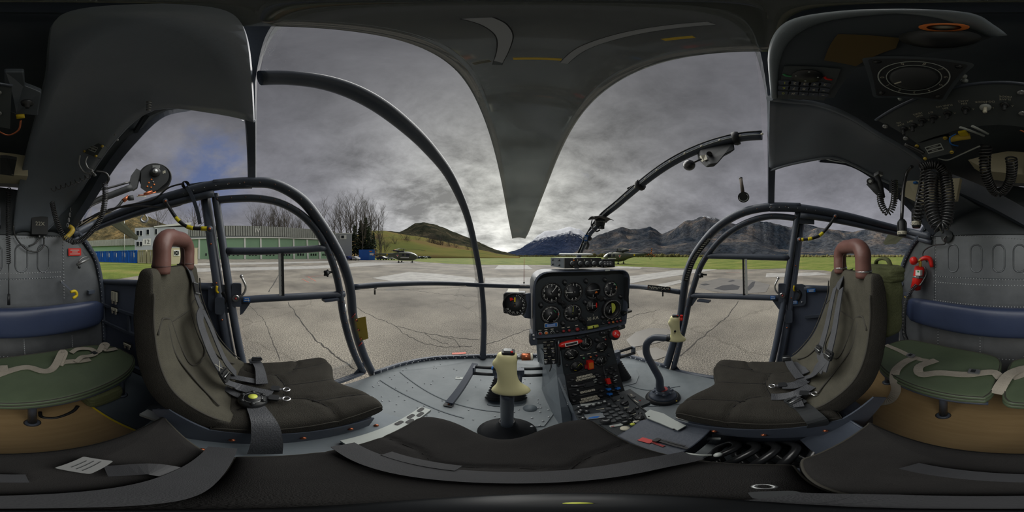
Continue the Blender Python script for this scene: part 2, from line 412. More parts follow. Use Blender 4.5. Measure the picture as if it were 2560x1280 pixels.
# octagonal inspection plate and bellows plate on the front floor
b = B(mat='floorgrey')
b.prism([PF(x, y, .001) for x, y in ((1275, 1038), (1290, 1018), (1322, 1012), (1365, 1016), (1383, 1036), (1360, 1066), (1325, 1068))], (0, 0, .006))
b.m('floorline').lathe([(.034, 0), (.034, .012), (.0, .012)], 24, T(*PF(1325, 1022)))
b.m('rivet')
for x, y in ((1297, 1024), (1345, 1020), (1352, 1019), (1350, 1030), (1371, 1024), (1372, 1042), (1357, 1053), (1349, 1064), (1325, 1066), (1285, 1030), (1310, 1055), (1330, 1045)):
    b.ball(PF(x, y, .008), .006, 8)
b.obj('inspection_plate', label='grey eight-sided riveted plate on the floor right of the cyclic stick', cat='plate')
# ---------------------------------------------------------------- canopy frame curves
LA = [P(650, 195, z=.665), P(740, 196, x=-.345), P(850, 217, x=-.35), P(1000, 303, x=-.36), P(1075, 375, x=-.36), P(1130, 450, x=-.36), P(1170, 545, x=-.345), P(1192, 640, x=-.33), P(1204, 715, x=-.30), P(1210, 800, x=-.27), P(1207, 897, x=-.255)]
RA = [P(1905, 340, x=.70), P(1840, 346, x=.71), P(1750, 372, x=.73), P(1670, 412, x=.73), P(1600, 463, x=.73), P(1545, 510, x=.71), P(1500, 548, x=.68), P(1468, 595, x=.63), P(1448, 640, x=.58), P(1436, 715, x=.55), P(1432, 800, x=.52), P(1425, 895, x=.47)]
LP = [P(535, 462, x=-.84), P(630, 456, x=-.84), P(690, 462, x=-.84), P(755, 500, x=-.85), P(800, 556, x=-.86), P(834, 610, x=-.865), P(858, 660, x=-.87), P(876, 725, x=-.9), P(884, 800, x=-.92), P(906, 880, x=-.925), P(933, 937, x=-.9)]
RP = [P(2000, 518, x=1.08), P(1920, 518, x=1.08), P(1850, 534, x=1.1), P(1790, 572, x=1.12), P(1745, 625, x=1.12), P(1722, 670, x=1.12), P(1711, 720, x=1.12), P(1700, 800, x=1.12), P(1680, 870, x=1.1), P(1664, 922, x=1.08)]
BL = [P(884, 718, x=-.905), P(960, 711, d=1.17), P(1050, 708, d=1.33), P(1130, 709, d=1.46), P(1206, 713, d=1.53), P(1310, 716, d=1.57), P(1440, 715, d=1.53), P(1570, 716, d=1.44), P(1640, 722, d=1.33), P(1706, 731, x=1.12)]
def member(name, pts, r, flat=1.0, label=None, extra=None, rv=0, **k):
    b = B(mat='frame').tube(pts, r, 12, n=6, flat=flat)
    if rv:
        b.m('bronze')
        for p in resample(pts, rv)[1:-1]: b.ball(p*(1-r*.95/p.length), .0045, 6)
    if extra: extra(b)
    return b.obj(name, kind='structure')
member('trim_2', LA, [.034, .034, .032, .028, .026, .028], rv=0)
def cables(b):
    b.m('black')
    for o, r in (((0, .005, .03), .008), ((.012, .0, .022), .006), ((-.012, .0, .026), .005)):
        b.tube([p*.985+Vector(o) for p in RA[:9]], r, 6, n=5)
    b.m('palegrey').tube([p*.965+Vector((0, 0, .012)) for p in RA[:9]], .0025, 5, n=5)
    for p in resample(RA[:9], 17): b.m('ivory').ball(p*.965+Vector((0, 0, .015)), .007, 6)
    for i in (1, 4, 7): b.m('rubber').lathe([(.038, -.015), (.042, 0), (.038, .015)], 14, frame(RA[i], (1, 0, 0), RA[i+1]-RA[i]))
member('trim_3', RA, [.024, .026, .026, .024, .02, .018], extra=cables)
member('trim_4', LP, .031, rv=26)
member('trim_5', RP, .031, rv=22)
member('trim_6', BL, .021, rv=0)
# placard strip clamped to the right belt rail
n_ = -P(1647, 720, d=1.28).normalized(); pf = frame(P(1647, 721, d=1.295), P(1690, 726, d=1.26)-P(1610, 717, d=1.34), n_)
b = B(pf, 'black').rbox((0, 0, 0), (.19, .04, .008), .006)
b.m('ivory')
for i in range(22): b.box((-.08+i*.0075, random.uniform(-.008, .008), .0045), (.005, random.uniform(.004, .014), .001))
for x in (-.088, .088): b.m('copper').ball((x, 0, .005), .004, 6)
b.obj('deviation_card', label='black engraved placard strip on the right belt rail', cat='placard')
for nm, x0, xx in (('first', 937, -.62), ('second', 1657, 1.0)):
    p = P(x0, 722 if x0 < 1200 else 728, d=1.15 if x0 < 1200 else 1.28)
    b = B(mat='black').box(p+Vector((0, 0, -.02)), (.012, .006, .045)).cyl(p+Vector((0, 0, .005)), p+Vector((0, .012, .005)), .008)
    b.obj('rail_clip', label='small black clip hanging under the belt rail left of the canopy post' if x0 < 1200 else 'small black clip hanging under the belt rail by the engraved placard', cat='clip')
# hoop over the camera
HP = [(-.845, -.02, .405), (-.80, -.02, .51), (-.70, -.02, .615), (-.56, -.02, .68), (-.34, -.02, .72), (.06, -.02, .74), (.45, -.02, .70), (.70, -.02, .645), (.88, -.02, .57), (1.0, -.02, .47), (1.085, -.02, .34)]
b = B(mat='frame'); hp = spl(HP, 6); rings = []
for i, p in enumerate(hp):
    t = (hp[min(i+1, len(hp)-1)]-hp[max(i-1, 0)]).normalized(); u = Vector((0, 1, 0)); n_ = t.cross(u).normalized()
    k = 1.0
    wd = .022+.02*max(0, 1-((p.x-.06)/.45)**2)
    rings.append([p+u*a*wd+n_*c*.016 for a, c in ((-1, -.5), (-.8, -1), (.8, -1), (1, -.5), (1, .5), (.8, 1), (-.8, 1), (-1, .5))])
b.loft(rings, smooth=False); b.obj('trim_7', kind='structure')
# centre spine of the roof, running forward and down
sp_ = [(-.01, .70, -.112, .225), (.12, .70, -.112, .22), (.3, .69, -.106, .225), (.51, .66, -.10, .228), (.8, .60, -.085, .235), (1.05, .50, -.065, .225), (1.28, .36, -.04, .19), (1.44, .24, -.015, .155), (1.51, .175, .0, .125)]
rows = []
sv = spl([Vector((a, b_, 0)) for a, b_, c, d in sp_], 5); sx = spl([Vector((c, d, 0)) for a, b_, c, d in sp_], 5)
for q, x in zip(sv, sx):
    rows.append([Vector((lerp(x.x, x.y, t), q.x, q.y+.012*math.sin(PI*t)-.006)) for t in [i/10 for i in range(11)]])
b = B(mat='spine').sheet(rows, .014); b.obj('trim_8', kind='structure')
# ---------------------------------------------------------------- glazing
def pane(name, A, Bc, n=14, bulge=.05, m=10, parent=None, nm=None, label=None):
    a = resample(A, n); c = resample(Bc, n); rows = []
    for p, q in zip(a, c):
        r = []
        for j in range(m+1):
            t = j/m; v = p.lerp(q, t); o = Vector((v.x-.1, v.y, v.z+.3)).normalized(); r.append(v+o*bulge*math.sin(PI*t))
        rows.append(r)
    return B(mat='glass').sheet(rows, .004).obj(nm or name, kind='structure', parent=parent)
LAb = LA[:9]; RAb = RA[:10]
pane('window_1', LA[:9], LP[1:8], 20, .03)
pane('window_2', LA[8:], LP[7:], 10, .03)
pane('window_3', LA[:9], RA[:10], 22, .06, 16)
pane('window_4', LA[8:], RA[9:], 8, .05, 12)
pane('window_5', RA[:10], RP[1:7], 20, .03)
pane('window_6', RA[9:], RP[6:], 8, .03)
# ---------------------------------------------------------------- rear bulkhead
YB = -1.2
bo = [(-.89, -1.05), (-.89, -.888), (-.87, -.5), (-.855, -.29), (-.80, -.05), (-.70, .10), (-.60, .21), (-.48, .33), (-.2, .5), (.1, .55), (.5, .5), (.75, .33), (.88, .19), (1.0, .06), (1.10, -.12), (1.14, -.35), (1.16, -.6), (1.15, -1.09)]
b = B(mat='silver').prism([(x, YB, z) for x, z in bo], (0, -.03, 0))
b.m('liningdk').prism([(x, YB+.012, z) for x, z in [(-.62, .155), (-.6, .21), (-.48, .33), (-.2, .5), (.1, .55), (.5, .5), (.75, .33), (.88, .17)]], (0, -.01, 0))
b.m('silver').prism([P(x, y, y=YB+.001) for x, y in ((2338, 592), (2700, 592), (2718, 770), (2560, 772), (2336, 752))], (0, .004, 0)).prism([P(x, y, y=YB+.001) for x, y in ((2330, 800), (2345, 800), (2345, 905), (2330, 900))], (0, .005, 0)).prism([P(x, y, y=YB+.001) for x, y in ((2450, 800), (2458, 800), (2458, 925), (2450, 925))], (0, .004, 0))
for x0, y0, x1, y1 in ((2338, 592, 2336, 752), (2338, 592, 2700, 592), (2338, 690, 2700, 694)): b.m('liningdk').tube([P(x0, y0, y=YB+.006), P(x1, y1, y=YB+.006)], .0022, 5)
def oval(cx, z0, z1, r):
    pts = [Vector((cx+r*math.cos(a), YB+.006, z1-r+r*math.sin(a))) for a in [PI*k/8 for k in range(9)]]
    pts += [Vector((cx+r*math.cos(a), YB+.006, z0+r+r*math.sin(a))) for a in [PI+PI*k/8 for k in range(9)]]
    return pts
b.m('silver')
for x in (2383, 2441, 2497, 2549, 2613, 2668):
    c = P(x, 640, y=YB); p0 = P(x, 680, y=YB).z; p1 = P(x, 612, y=YB).z
    if x in (2549,): b.tube(oval(c.x, p0, p1, .045), .006, 6, loop=True)
    else: b.tube(oval(c.x, p0, p1, .045), .006, 6, loop=True)
# overlapping seams and rivets
b.m('rivet')
def rivets(a, c, n):
    for i in range(n): b.ball(a.lerp(c, i/(n-1)), .0048, 6)
def bp(x, y): return P(x, y, y=YB+.006)
for a, c, n in ((bp(2335, 588), bp(2559, 598), 34), (bp(0, 598), bp(150, 592), 24), (bp(2335, 690), bp(2559, 700), 34), (bp(0, 700), bp(150, 692), 24), (bp(2335, 750), bp(2559, 768), 34),
                (bp(2340, 600), bp(2338, 750), 22), (bp(158, 590), bp(160, 745), 22), (bp(0, 684), bp(150, 680), 24), (bp(2335, 705), bp(2559, 714), 34),
                (bp(0, 892), bp(215, 868), 26), (bp(60, 850), bp(62, 885), 8), (bp(180, 840), bp(182, 875), 8), (bp(2345, 815), bp(2345, 890), 12), (bp(2450, 830), bp(2450, 905), 12), (bp(2330, 868), bp(2559, 900), 30)):
    rivets(a, c, n)
b.m('frame').tube([(x, YB+.015, z) for x, z in bo[1:9]], .022, 8, n=4).tube([(x, YB+.015, z) for x, z in bo[10:17]], .022, 8, n=4)
b.m('rivet')
for p in resample([(x+.02, YB+.03, z) for x, z in bo[1:7]], 34)+resample([(x-.02, YB+.03, z) for x, z in bo[11:17]], 34): b.ball(p, .0035, 5)
b.obj('wall_back', kind='structure')
# ---------------------------------------------------------------- ceiling and linings
b = B(mat='liningdk'); rows = []
for y, z, xa, xb in ((-.03, .765, -.50, .84), (-.3, .80, -.50, .84), (-.7, .77, -.52, .84), (-1.0, .68, -.5, .8), (-1.23, .56, -.42, .68)):
    rows.append([Vector((lerp(xa, xb, t), y, z-.06*abs(2*t-1)**2.5)) for t in [i/12 for i in range(13)]])
b.sheet(rows, .012); b.obj('ceiling', kind='structure')
# left lining: wide curved band from the hoop back down to the bulkhead
inn = [P(400, 10, z=.70), P(130, 60, z=.685), P(118, 120, z=.665), P(110, 200, z=.64), P(85, 300, z=.60), P(60, 400, y=-.80), P(40, 500, y=-1.02), P(30, 585, y=-1.18)]
out_ = [P(637, 302, x=-.59), P(520, 278, x=-.545), P(400, 268, x=-.44), P(340, 296, x=-.43), P(290, 345, x=-.44), P(220, 445, x=-.48), P(172, 520, x=-.49), P(100, 592, y=-1.18)]
a = resample(inn, 26); c = resample(out_, 26); rows = []
for k_, (p, q) in enumerate(zip(a, c)):
    rows.append([p.lerp(q, t)+Vector((0, 0, (.035*min(1, k_/8)-.015*max(0, 1-k_/5))*math.sin(PI*t))) for t in [i/10 for i in range(11)]])
b = B(mat='lining').sheet(rows, .012)
b.tube([p+Vector((0, 0, -.002)) for p in c], .008, 8, n=0)
b.obj('ceiling_2', kind='structure')
# recess behind it, up to the slanting roof-window edge
DL = [P(470, 268, x=-.60), P(400, 285, x=-.54), P(330, 350, x=-.54), P(280, 412, x=-.55), P(225, 500, x=-.56), P(165, 592, y=-1.19)]
a = resample([q+Vector((0, 0, .03)) for q in out_[2:]], 20); c = resample(DL, 20)
b = B(mat='liningdk').sheet([[p.lerp(q, t)+Vector((0, 0, .03*math.sin(PI*t))) for t in [i/6 for i in range(7)]] for p, q in zip(a, c)], .01)
b.m('frame').ribbon(DL, .05, Vector((.6, .3, -.7)), .02); b.obj('ceiling_3', kind='structure')
# right lining band
inn = [P(1925, 245, x=.40), P(1965, 252, x=.44), P(2030, 258, x=.45), P(2080, 272, x=.45), P(2140, 300, x=.48), P(2200, 338, x=.49), P(2290, 392, x=.495), P(2330, 432, x=.5)]
out_ = [P(1922, 428, x=.93), P(1960, 415, x=.86), P(2020, 402, x=.77), P(2075, 394, x=.72), P(2110, 402, x=.72), P(2200, 447, x=.72), P(2260, 468, x=.66), P(2335, 468, x=.56)]
a = resample(inn, 24); c = resample(out_, 24)
b = B(mat='lining').sheet([[p.lerp(q, t)+Vector((0, 0, .03*math.sin(PI*t))) for t in [i/10 for i in range(11)]] for p, q in zip(a, c)], .012)
b.tube(c, .008, 8).tube(a, .012, 8); b.obj('ceiling_4', kind='structure')
DR = [P(2050, 395, x=.80), P(2130, 408, x=.82), P(2200, 450, x=.84), P(2270, 510, x=.86), P(2335, 585, y=-1.19)]
a = resample([q+Vector((0, 0, .03)) for q in out_[3:]]+[Vector((.3, -1.1, .35))], 18); c = resample(DR, 18)
b = B(mat='liningdk').sheet([[p.lerp(q, t)+Vector((0, 0, .02*math.sin(PI*t))) for t in [i/6 for i in range(7)]] for p, q in zip(a, c)], .01)
b.m('frame').ribbon(DR, .05, Vector((-.6, .3, -.7)), .02); b.obj('ceiling_5', kind='structure')
# cross beam running down towards the middle of the bulkhead
p0, p1 = P(2365, 452, y=-.98), P(2562, 545, y=-1.12)
b = B(mat='frame'); dd = (p1-p0).normalized(); up = Vector((0, .25, 1)).normalized()
b.loft([[p+up*a*.07+Vector((0, c*.03, 0)) for a, c in ((-1, -1), (-.85, 1), (.9, 1), (1, -1))] for p in (p0-dd*.1, p0, p0.lerp(p1, .5), p1)], smooth=False)
b.obj('trim_9', kind='structure')
# side roof windows
hl = [Vector((-.62, -.035, .645)), Vector((-.74, -.035, .58)), Vector((-.81, -.035, .49)), Vector((-.845, -.035, .41))]
TL = [P(630, 458, x=-.845), P(535, 464, x=-.84), P(450, 485, x=-.84), P(370, 508, x=-.84), P(300, 533, x=-.835), P(240, 558, x=-.80), P(180, 588, y=-1.19)]
TR = [P(1925, 518, x=1.08), P(2000, 521, x=1.08), P(2100, 537, x=1.08), P(2200, 561, x=1.06), P(2270, 578, x=1.0), P(2330, 592, y=-1.19)]
pane('window_7', [Vector((-.60, -.04, .655))]+DL, TL, 12, .02)
pane('window_8', [Vector((.94, -.04, .53))]+DR, TR, 12, .02)
for nm, t_ in (('trim_10', TL), ('trim_11', TR)):
    b = B(mat='frame').tube(t_, .032, 10, n=5).tube([p*1.0+Vector((0, 0, -.05)) for p in t_[1:]], .022, 10, n=5)
    b.m('rivet')
    for p in resample(t_, 24): b.ball(p*(1-.03/p.length), .004, 6)
    b.obj(nm, kind='structure')
# ---------------------------------------------------------------- doors
def sill(x): return FZ(x)+.01
def side(k, num, X, top, rear_px, belt, mid, sx, divx, knob, glassrows, latch):
    """front door: glazed tubular frame with sliding window"""
    d = thing('door_%d' % num, ('left' if k < 0 else 'right')+' front cabin door, glazed tubular frame with sliding window', 'door', (X, .1, FZ(X)), kind='structure')
    fr = [P(x, y, x=X) for x, y in top]
    rb = P(rear_px[1][0], rear_px[1][1], x=X+.0*k); rt = P(rear_px[0][0], rear_px[0][1], x=X)
    rbb = rb+(rb-rt).normalized()*.0; ext = (FZ(X)+.03-rb.z)/(rb.z-rt.z); rbb = rb+(rb-rt)*ext
    loop = [rbb, rb, rb.lerp(rt, .5), rt]+fr
    b = B(mat='frame').tube(loop, .022, 10, n=5).tube([rbb, fr[-1]], .022, 10)
    b.tube([P(x, y, x=X) for x, y in belt], .021, 10, n=4).tube([P(x, y, x=X) for x, y in mid], .02, 10, n=4)
    b.m('bronze')
    for p in resample(fr, 24): b.ball(p-Vector((k*.021, 0, 0)), .0045, 6)
    b.m('frame')
    # gusset plates at the corners of the belt
    for cx_, s_ in ((belt[0], 1), (belt[-1], -1)):
        q = P(cx_[0], cx_[1]+4, x=X-k*.005); yy = s_*(1)
        b.prism([q, q+Vector((0, yy*.06, 0)), q+Vector((0, yy*.015, -.07)), q+Vector((0, 0, -.08))], (k*.006, 0, 0))
    q = fr[-1]; b.prism([q+Vector((0, .01, .11)), q+Vector((0, .01, 0)), q+Vector((0, -.09, 0))], (k*.006, 0, 0))
    b.m('frame').box(P(belt[-1][0]+(-34 if k < 0 else 34), belt[-1][1]+14, x=X-k*.02), (.05, .09, .012))
    b.obj('door_frame', d)
    # panes
    upper = [fr[0]]+fr[1:glassrows]
    bt = resample([P(x, y, x=X+.0*k) for x, y in mid], 14); ua = resample([rt]+fr[:glassrows], 14)
    B(mat='glass').sheet([[p.lerp(q, t) for t in (0, .5, 1)] for p, q in zip(ua, bt)], .003, (k, 0, 0)).obj('upper_pane', d)
    lb = resample([P(x, y, x=X) for x, y in belt], 10)
    B(mat='glass').sheet([[p.lerp(q, t) for t in (0, 1)] for p, q in zip(bt[:1]+resample(bt, 10)[1:], lb)], .003, (k, 0, 0)).obj('sliding_pane', d)
    lw = resample([rbb, fr[-1]], 10)
    B(mat='glass').sheet([[p.lerp(q, t) for t in (0, .33, .66, 1)] for p, q in zip(lb, lw)], .003, (k, 0, 0)).obj('lower_pane', d)
    # slider rail, divider and knob
    b = B(mat='black'); pa, pb = P(divx, mid[0][1]+2, x=X-k*.01), P(divx+2, belt[0][1]-6, x=X-k*.01)
    b.ribbon([pa, pb], .012, (k, 0, 0), .01)
    b.m('pale').ribbon([pa+Vector((0, k*0+(-.014 if k < 0 else -.018), 0)), pb+Vector((0, (-.014 if k < 0 else -.018), 0))], .016, (k, 0, 0), .006)
    for i in range(9): b.m('rubber').ball(pa.lerp(pb, (i+.5)/9)+Vector((-k*.004, -.006, 0)), .003, 5)
    b.obj('window_divider', d)
    kp = P(knob[0], knob[1], x=X-k*.025)
    b = B(mat='black').cyl(kp+Vector((k*.03, 0, 0)), kp, .006).lathe([(.012, -.006), (.018, 0), (.012, .01), (0, .012)], 12, frame(kp, (0, 1, 0), (-k, 0, 0)))
    for i in range(5): a = i*2*PI/5; b.ball(kp+Vector((0, .017*math.cos(a), .017*math.sin(a))), .006, 6)
    b.box(kp+Vector((k*.01, k*-.025, .004)), (.006, .035, .012)); b.obj('window_knob', d)
    # curved chrome latch lever
    lp = P(latch[0], latch[1], x=X-k*.04)
    b = B(mat='chrome').tube([lp, lp+Vector((0, .035, .02)), lp+Vector((0, .05, .06)), lp+Vector((0, .03, .11))], .006, 8, n=5).ball(lp+Vector((0, .028, .115)), .010)
    b.cyl(lp+Vector((k*.03, 0, 0)), lp+Vector((-k*.012, 0, 0)), .017).m('darkred').ball(lp+Vector((-k*.014, 0, 0)), .006, 8)
    b.m('frame').rbox((0, 0, -.03), (.05, .13, .02), .01, frame(lp+Vector((0, 0, .01)), (0, 1, 0), (-k, 0, 0)) @ T(0, 0, 0))
    b.obj('latch_lever', d)
    # blue arrow placard
    pp = P(sx[0], sx[1], x=X-k*.023); f_ = frame(pp, (0, -k*1.0, 0), (-k, 0, 0))
    b = B(f_, 'blue').box((0, 0, 0), (.034, .024, .002)).m('white').box((-.0, .006, .0015), (.022, .003, .001)).box((0, -.004, .0015), (.024, .004, .001)).prism([(.008, -.010, .001), (.015, -.004, .001), (.008, .002, .001)], (0, 0, .001))
    b.obj('placard', d, label='small blue placard with a white arrow')
    return d
side(-1, 1, -.865, [(545, 500), (585, 497), (640, 496), (700, 507), (755, 538), (795, 582), (825, 640), (846, 710), (858, 790), (880, 870), (908, 930)],
     [(540, 500), (606, 905)], [(600, 750), (680, 745), (780, 740), (860, 735)], [(568, 628), (650, 628), (740, 625), (815, 620)], (617, 749), 706, (817, 683), 7, (590, 745))
side(1, 3, 1.1, [(1988, 545), (1925, 541), (1870, 555), (1820, 583), (1782, 620), (1752, 665), (1733, 720), (1722, 760), (1712, 810), (1697, 870), (1682, 925)],
     [(1992, 545), (1930, 905)], [(1952, 745), (1860, 742), (1780, 740), (1726, 738)], [(1973, 645), (1900, 643), (1820, 641), (1768, 640)], (1932, 744), 1858, (1752, 688), 5, (1956, 738))
def rear(k, num, X, post, beltp, ribs):
    d = thing('door_%d' % num, ('left' if k < 0 else 'right')+' rear sliding door with blue-grey lower panel and large window', 'door', (X, -.7, FZ(X)), kind='structure')
    pt = P(post[0][0], post[0][1], x=X); pb = P(post[1][0], post[1][1], x=X); e = (FZ(X)+.03-pb.z)/(pb.z-pt.z); pbb = pb+(pb-pt)*e
    bl = [P(x, y, x=X) for x, y in beltp]; bl.append(Vector((X-k*.02, YB+.02, bl[-1].z)))
    b = B(mat='frame').tube([pt, pb, pbb], .03, 12).tube(bl, .024, 10, n=4)
    bz = bl[0].z
    b.rbox((0, 0, 0), (.05, .10, .018), .012, frame(pt.lerp(pb, .62)+Vector((-k*.03, 0, 0)), (0, 1, 0), (-k, 0, 0)))
    b.m('chrome').ball(pt.lerp(pb, .6)+Vector((-k*.03, .0, 0)), .008, 8)
    b.m('frame').box(pt+Vector((-k*.035, -.02, -.0)), (.012, .13, .1))
    for i in range(3): b.m('copper').ball(pt.lerp(pb, .3+.2*i)+Vector((-k*.03, 0, 0)), .006, 6)
    b.obj('door_frame', d)
    b = B(mat='skin')
    y0 = bl[0].y-.02; z0 = FZ(X)
    tq = (bl[0].z-pt.z)/(pb.z-pt.z); yt = pt.lerp(pb, tq).y-.01
    b.prism([(X, yt, bl[0].z), (X+k*.004, pbb.y-.01, z0), (X+k*.02, YB+.01, z0), (X, YB+.01, bl[-1].z)], (k*.012, 0, 0))
    b.m('frame')
    for z in ribs: b.box((X-k*.008, (y0+YB)/2+.02, z), (.026, abs(YB-y0)-.02, .022))
    b.box((X-k*.008, -.86, (ribs[0]+ribs[1])/2), (.022, .02, abs(ribs[0]-ribs[1])))
    b.box((X-k*.005, (y0+YB)/2, z0+.05), (.03, abs(YB-y0), .05))
    b.obj('lower_panel', d)
    return d, bl
d2, bl = rear(-1, 2, -.88, [(511, 480), (579, 905)], [(545, 718), (450, 714), (350, 708), (250, 704)], (-.45, -.62))
d4, br = rear(1, 4, 1.13, [(2003, 545), (1950, 905)], [(2008, 720), (2100, 722), (2200, 716), (2262, 708)], (-.45, -.66))
pane('x', TL[1:], bl, 10, .0, 4, nm='window_9'); pane('x', TR[1:], br, 10, .0, 4, nm='window_10')
# latch hardware plates ahead of the rear doors
for k, X, (cx, cy), nm, lb in ((-1, -.865, (552, 755), 'door_latch_plate', 'grey latch plate with curved slot beside the left door post'), (1, 1.115, (1990, 745), 'door_latch_plate', 'grey latch plate with curved slot beside the right door post')):
    c = P(cx, cy, x=X); f_ = frame(c, (0, -k, 0), (-k, 0, 0))
    t = thing(nm, lb, 'door latch', f_)
    B(f_, 'frame').rbox((0, .02, 0), (.14, .16, .012), .03).m('black').tube([(.01, .06, .007), (.03, .03, .007), (.01, -.02, .007)], .011, 8, n=4, flat=.5).m('rivet').ball((.04, -.03, .008), .006, 6).ball((-.05, .08, .008), .005, 6).obj('plate', t)
    B(f_, 'yellow').tube([(-.012, .055, .012), (-.02, .07, .02), (-.016, .095, .02)], .007, 8, n=3).obj('lever', t, label='yellow lever')
    B(f_, 'blue').box((-.01, -.03, .008), (.04, .026, .002)).m('white').box((-.01, -.022, .0095), (.026, .003, .001)).box((-.01, -.034, .0095), (.026, .004, .001)).obj('placard', t, label='blue placard')
b = B(frame(P(2028, 726, x=1.105), (0, -1, 0), (-1, 0, 0)), 'blue').box((0, 0, 0), (.06, .026, .003)).m('white').box((0, .004, .002), (.046, .003, .001)).box((0, -.005, .002), (.034, .005, .001))
b.obj('arrow_placard', label='blue placard with white arrow on the right rear door rail', cat='placard')
for y, h, lb in ((752, .13, 'gold webbing pad stowed in upper slot of the left wall panel'), ):
    pass
def pouch(px, py, X, hh, lb):
    c = P(px, py, x=X); k = 1 if X > 0 else -1; f_ = frame(c, (0, -k, 0), (-k, 0, 0))
    b = B(f_, 'black').rbox((0, 0, 0), (.085, hh, .006), .008).m('ivory')
    for i in range(4): b.box((-.028+i*.0185, .0, .006), (.016, hh-.02, .010+.003*(i % 2)))
    b.m('beige')
    for i in range(2): b.box((-.02+i*.04, -hh*.45, .008), (.012, .04, .012))
    b.obj('webbing_pocket', label=lb, cat='pocket')
pouch(287, 741, -.865, .10, 'upper cream webbing strap pocket on the left rear door'); pouch(287, 773, -.865, .045, 'lower short cream strap pocket on the left rear door')
pouch(2233, 748, 1.115, .10, 'cream webbing strap pocket on the right rear door'); pouch(319, 862, -.865, .04, 'small cream straps low on the left rear door beside bench')
# ================================================================ outside
GZ = -1.5
def gmat(name, fn):
    m = bpy.data.materials.new(name); m.use_nodes = True; t = m.node_tree; fn(t, t.nodes, t.links, t.nodes['Principled BSDF']); M_[name] = m
def _noise(t, sc_, det, vec, rough=.6):
    n = t.nodes.new('ShaderNodeTexNoise'); n.inputs['Scale'].default_value = sc_; n.inputs['Detail'].default_value = det; n.inputs['Roughness'].default_value = rough
    t.links.new(vec, n.inputs['Vector']); return n.outputs[0]
def _ramp(t, fac, stops):
    r = t.nodes.new('ShaderNodeValToRGB'); e = r.color_ramp.elements
    while len(e) < len(stops): e.new(.5)
    for i, (p, c) in enumerate(stops): e[i].position = p; e[i].color = (*c, 1)
    t.links.new(fac, r.inputs[0]); return r.outputs[0]
def _mix(t, mode, a, b_, f):
    m = t.nodes.new('ShaderNodeMix'); m.data_type = 'RGBA'; m.blend_type = mode
    if isinstance(f, float): m.inputs[0].default_value = f
    else: t.links.new(f, m.inputs[0])
    t.links.new(a, m.inputs[6]); t.links.new(b_, m.inputs[7]); return m.outputs[2]
def f_asph(t, n, l, b):
    v = n.new('ShaderNodeNewGeometry').outputs['Position']
    fine = _ramp(t, _noise(t, 60, 4, v, .75), [(.36, s(92, 89, 84)), (.5, s(148, 144, 136)), (.64, s(204, 198, 186))])
    big = _ramp(t, _noise(t, .35, 8, v), [(.35, s(176, 174, 172)), (.65, s(255, 252, 246))])
    c = _mix(t, 'MULTIPLY', fine, big, 1.0)
    vo = n.new('ShaderNodeTexVoronoi'); vo.feature = 'DISTANCE_TO_EDGE'; vo.inputs['Scale'].default_value = .38
    mp = n.new('ShaderNodeMix'); mp.data_type = 'VECTOR'; mp.inputs[0].default_value = .2
    nn = n.new('ShaderNodeTexNoise'); nn.inputs['Scale'].default_value = 3; nn.inputs['Detail'].default_value = 6; l.new(v, nn.inputs['Vector'])
    l.new(v, mp.inputs[4]); l.new(nn.outputs['Color'], mp.inputs[5]); l.new(mp.outputs[1], vo.inputs['Vector'])
    cr = _ramp(t, vo.outputs['Distance'], [(.0, s(160, 158, 154)), (.006, s(255, 255, 255))])
    l.new(_mix(t, 'MULTIPLY', c, cr, .4), b.inputs['Base Color']); b.inputs['Roughness'].default_value = .85; b.inputs['Specular IOR Level'].default_value = .3
gmat('asphalt', f_asph)
def f_conc(t, n, l, b):
    v = n.new('ShaderNodeNewGeometry').outputs['Position']
    l.new(_ramp(t, _noise(t, 1.5, 9, v), [(.35, s(150, 148, 144)), (.65, s(182, 180, 174))]), b.inputs['Base Color']); b.inputs['Roughness'].default_value = .85
gmat('concrete', f_conc)
def f_grass(t, n, l, b):
    v = n.new('ShaderNodeNewGeometry').outputs['Position']
    a = _ramp(t, _noise(t, .25, 10, v, .7), [(.36, s(96, 112, 56)), (.5, s(126, 140, 70)), (.66, s(158, 152, 92))])
    c = _ramp(t, _noise(t, 9, 4, v), [(.3, s(190, 190, 180)), (.7, s(255, 255, 255))])
    l.new(_mix(t, 'MULTIPLY', a, c, .8), b.inputs['Base Color']); b.inputs['Roughness'].default_value = .95; b.inputs['Specular IOR Level'].default_value = .1
gmat('grass', f_grass)
def f_hill(t, n, l, b):
    v = n.new('ShaderNodeNewGeometry').outputs['Position']
    a = _ramp(t, _noise(t, .012, 9, v, .62), [(.38, s(98, 104, 60)), (.5, s(116, 112, 66)), (.58, s(122, 102, 72)), (.68, s(84, 78, 56))])
    l.new(a, b.inputs['Base Color']); b.inputs['Roughness'].default_value = .95; b.inputs['Specular IOR Level'].default_value = 0
gmat('hillgrass', f_hill)
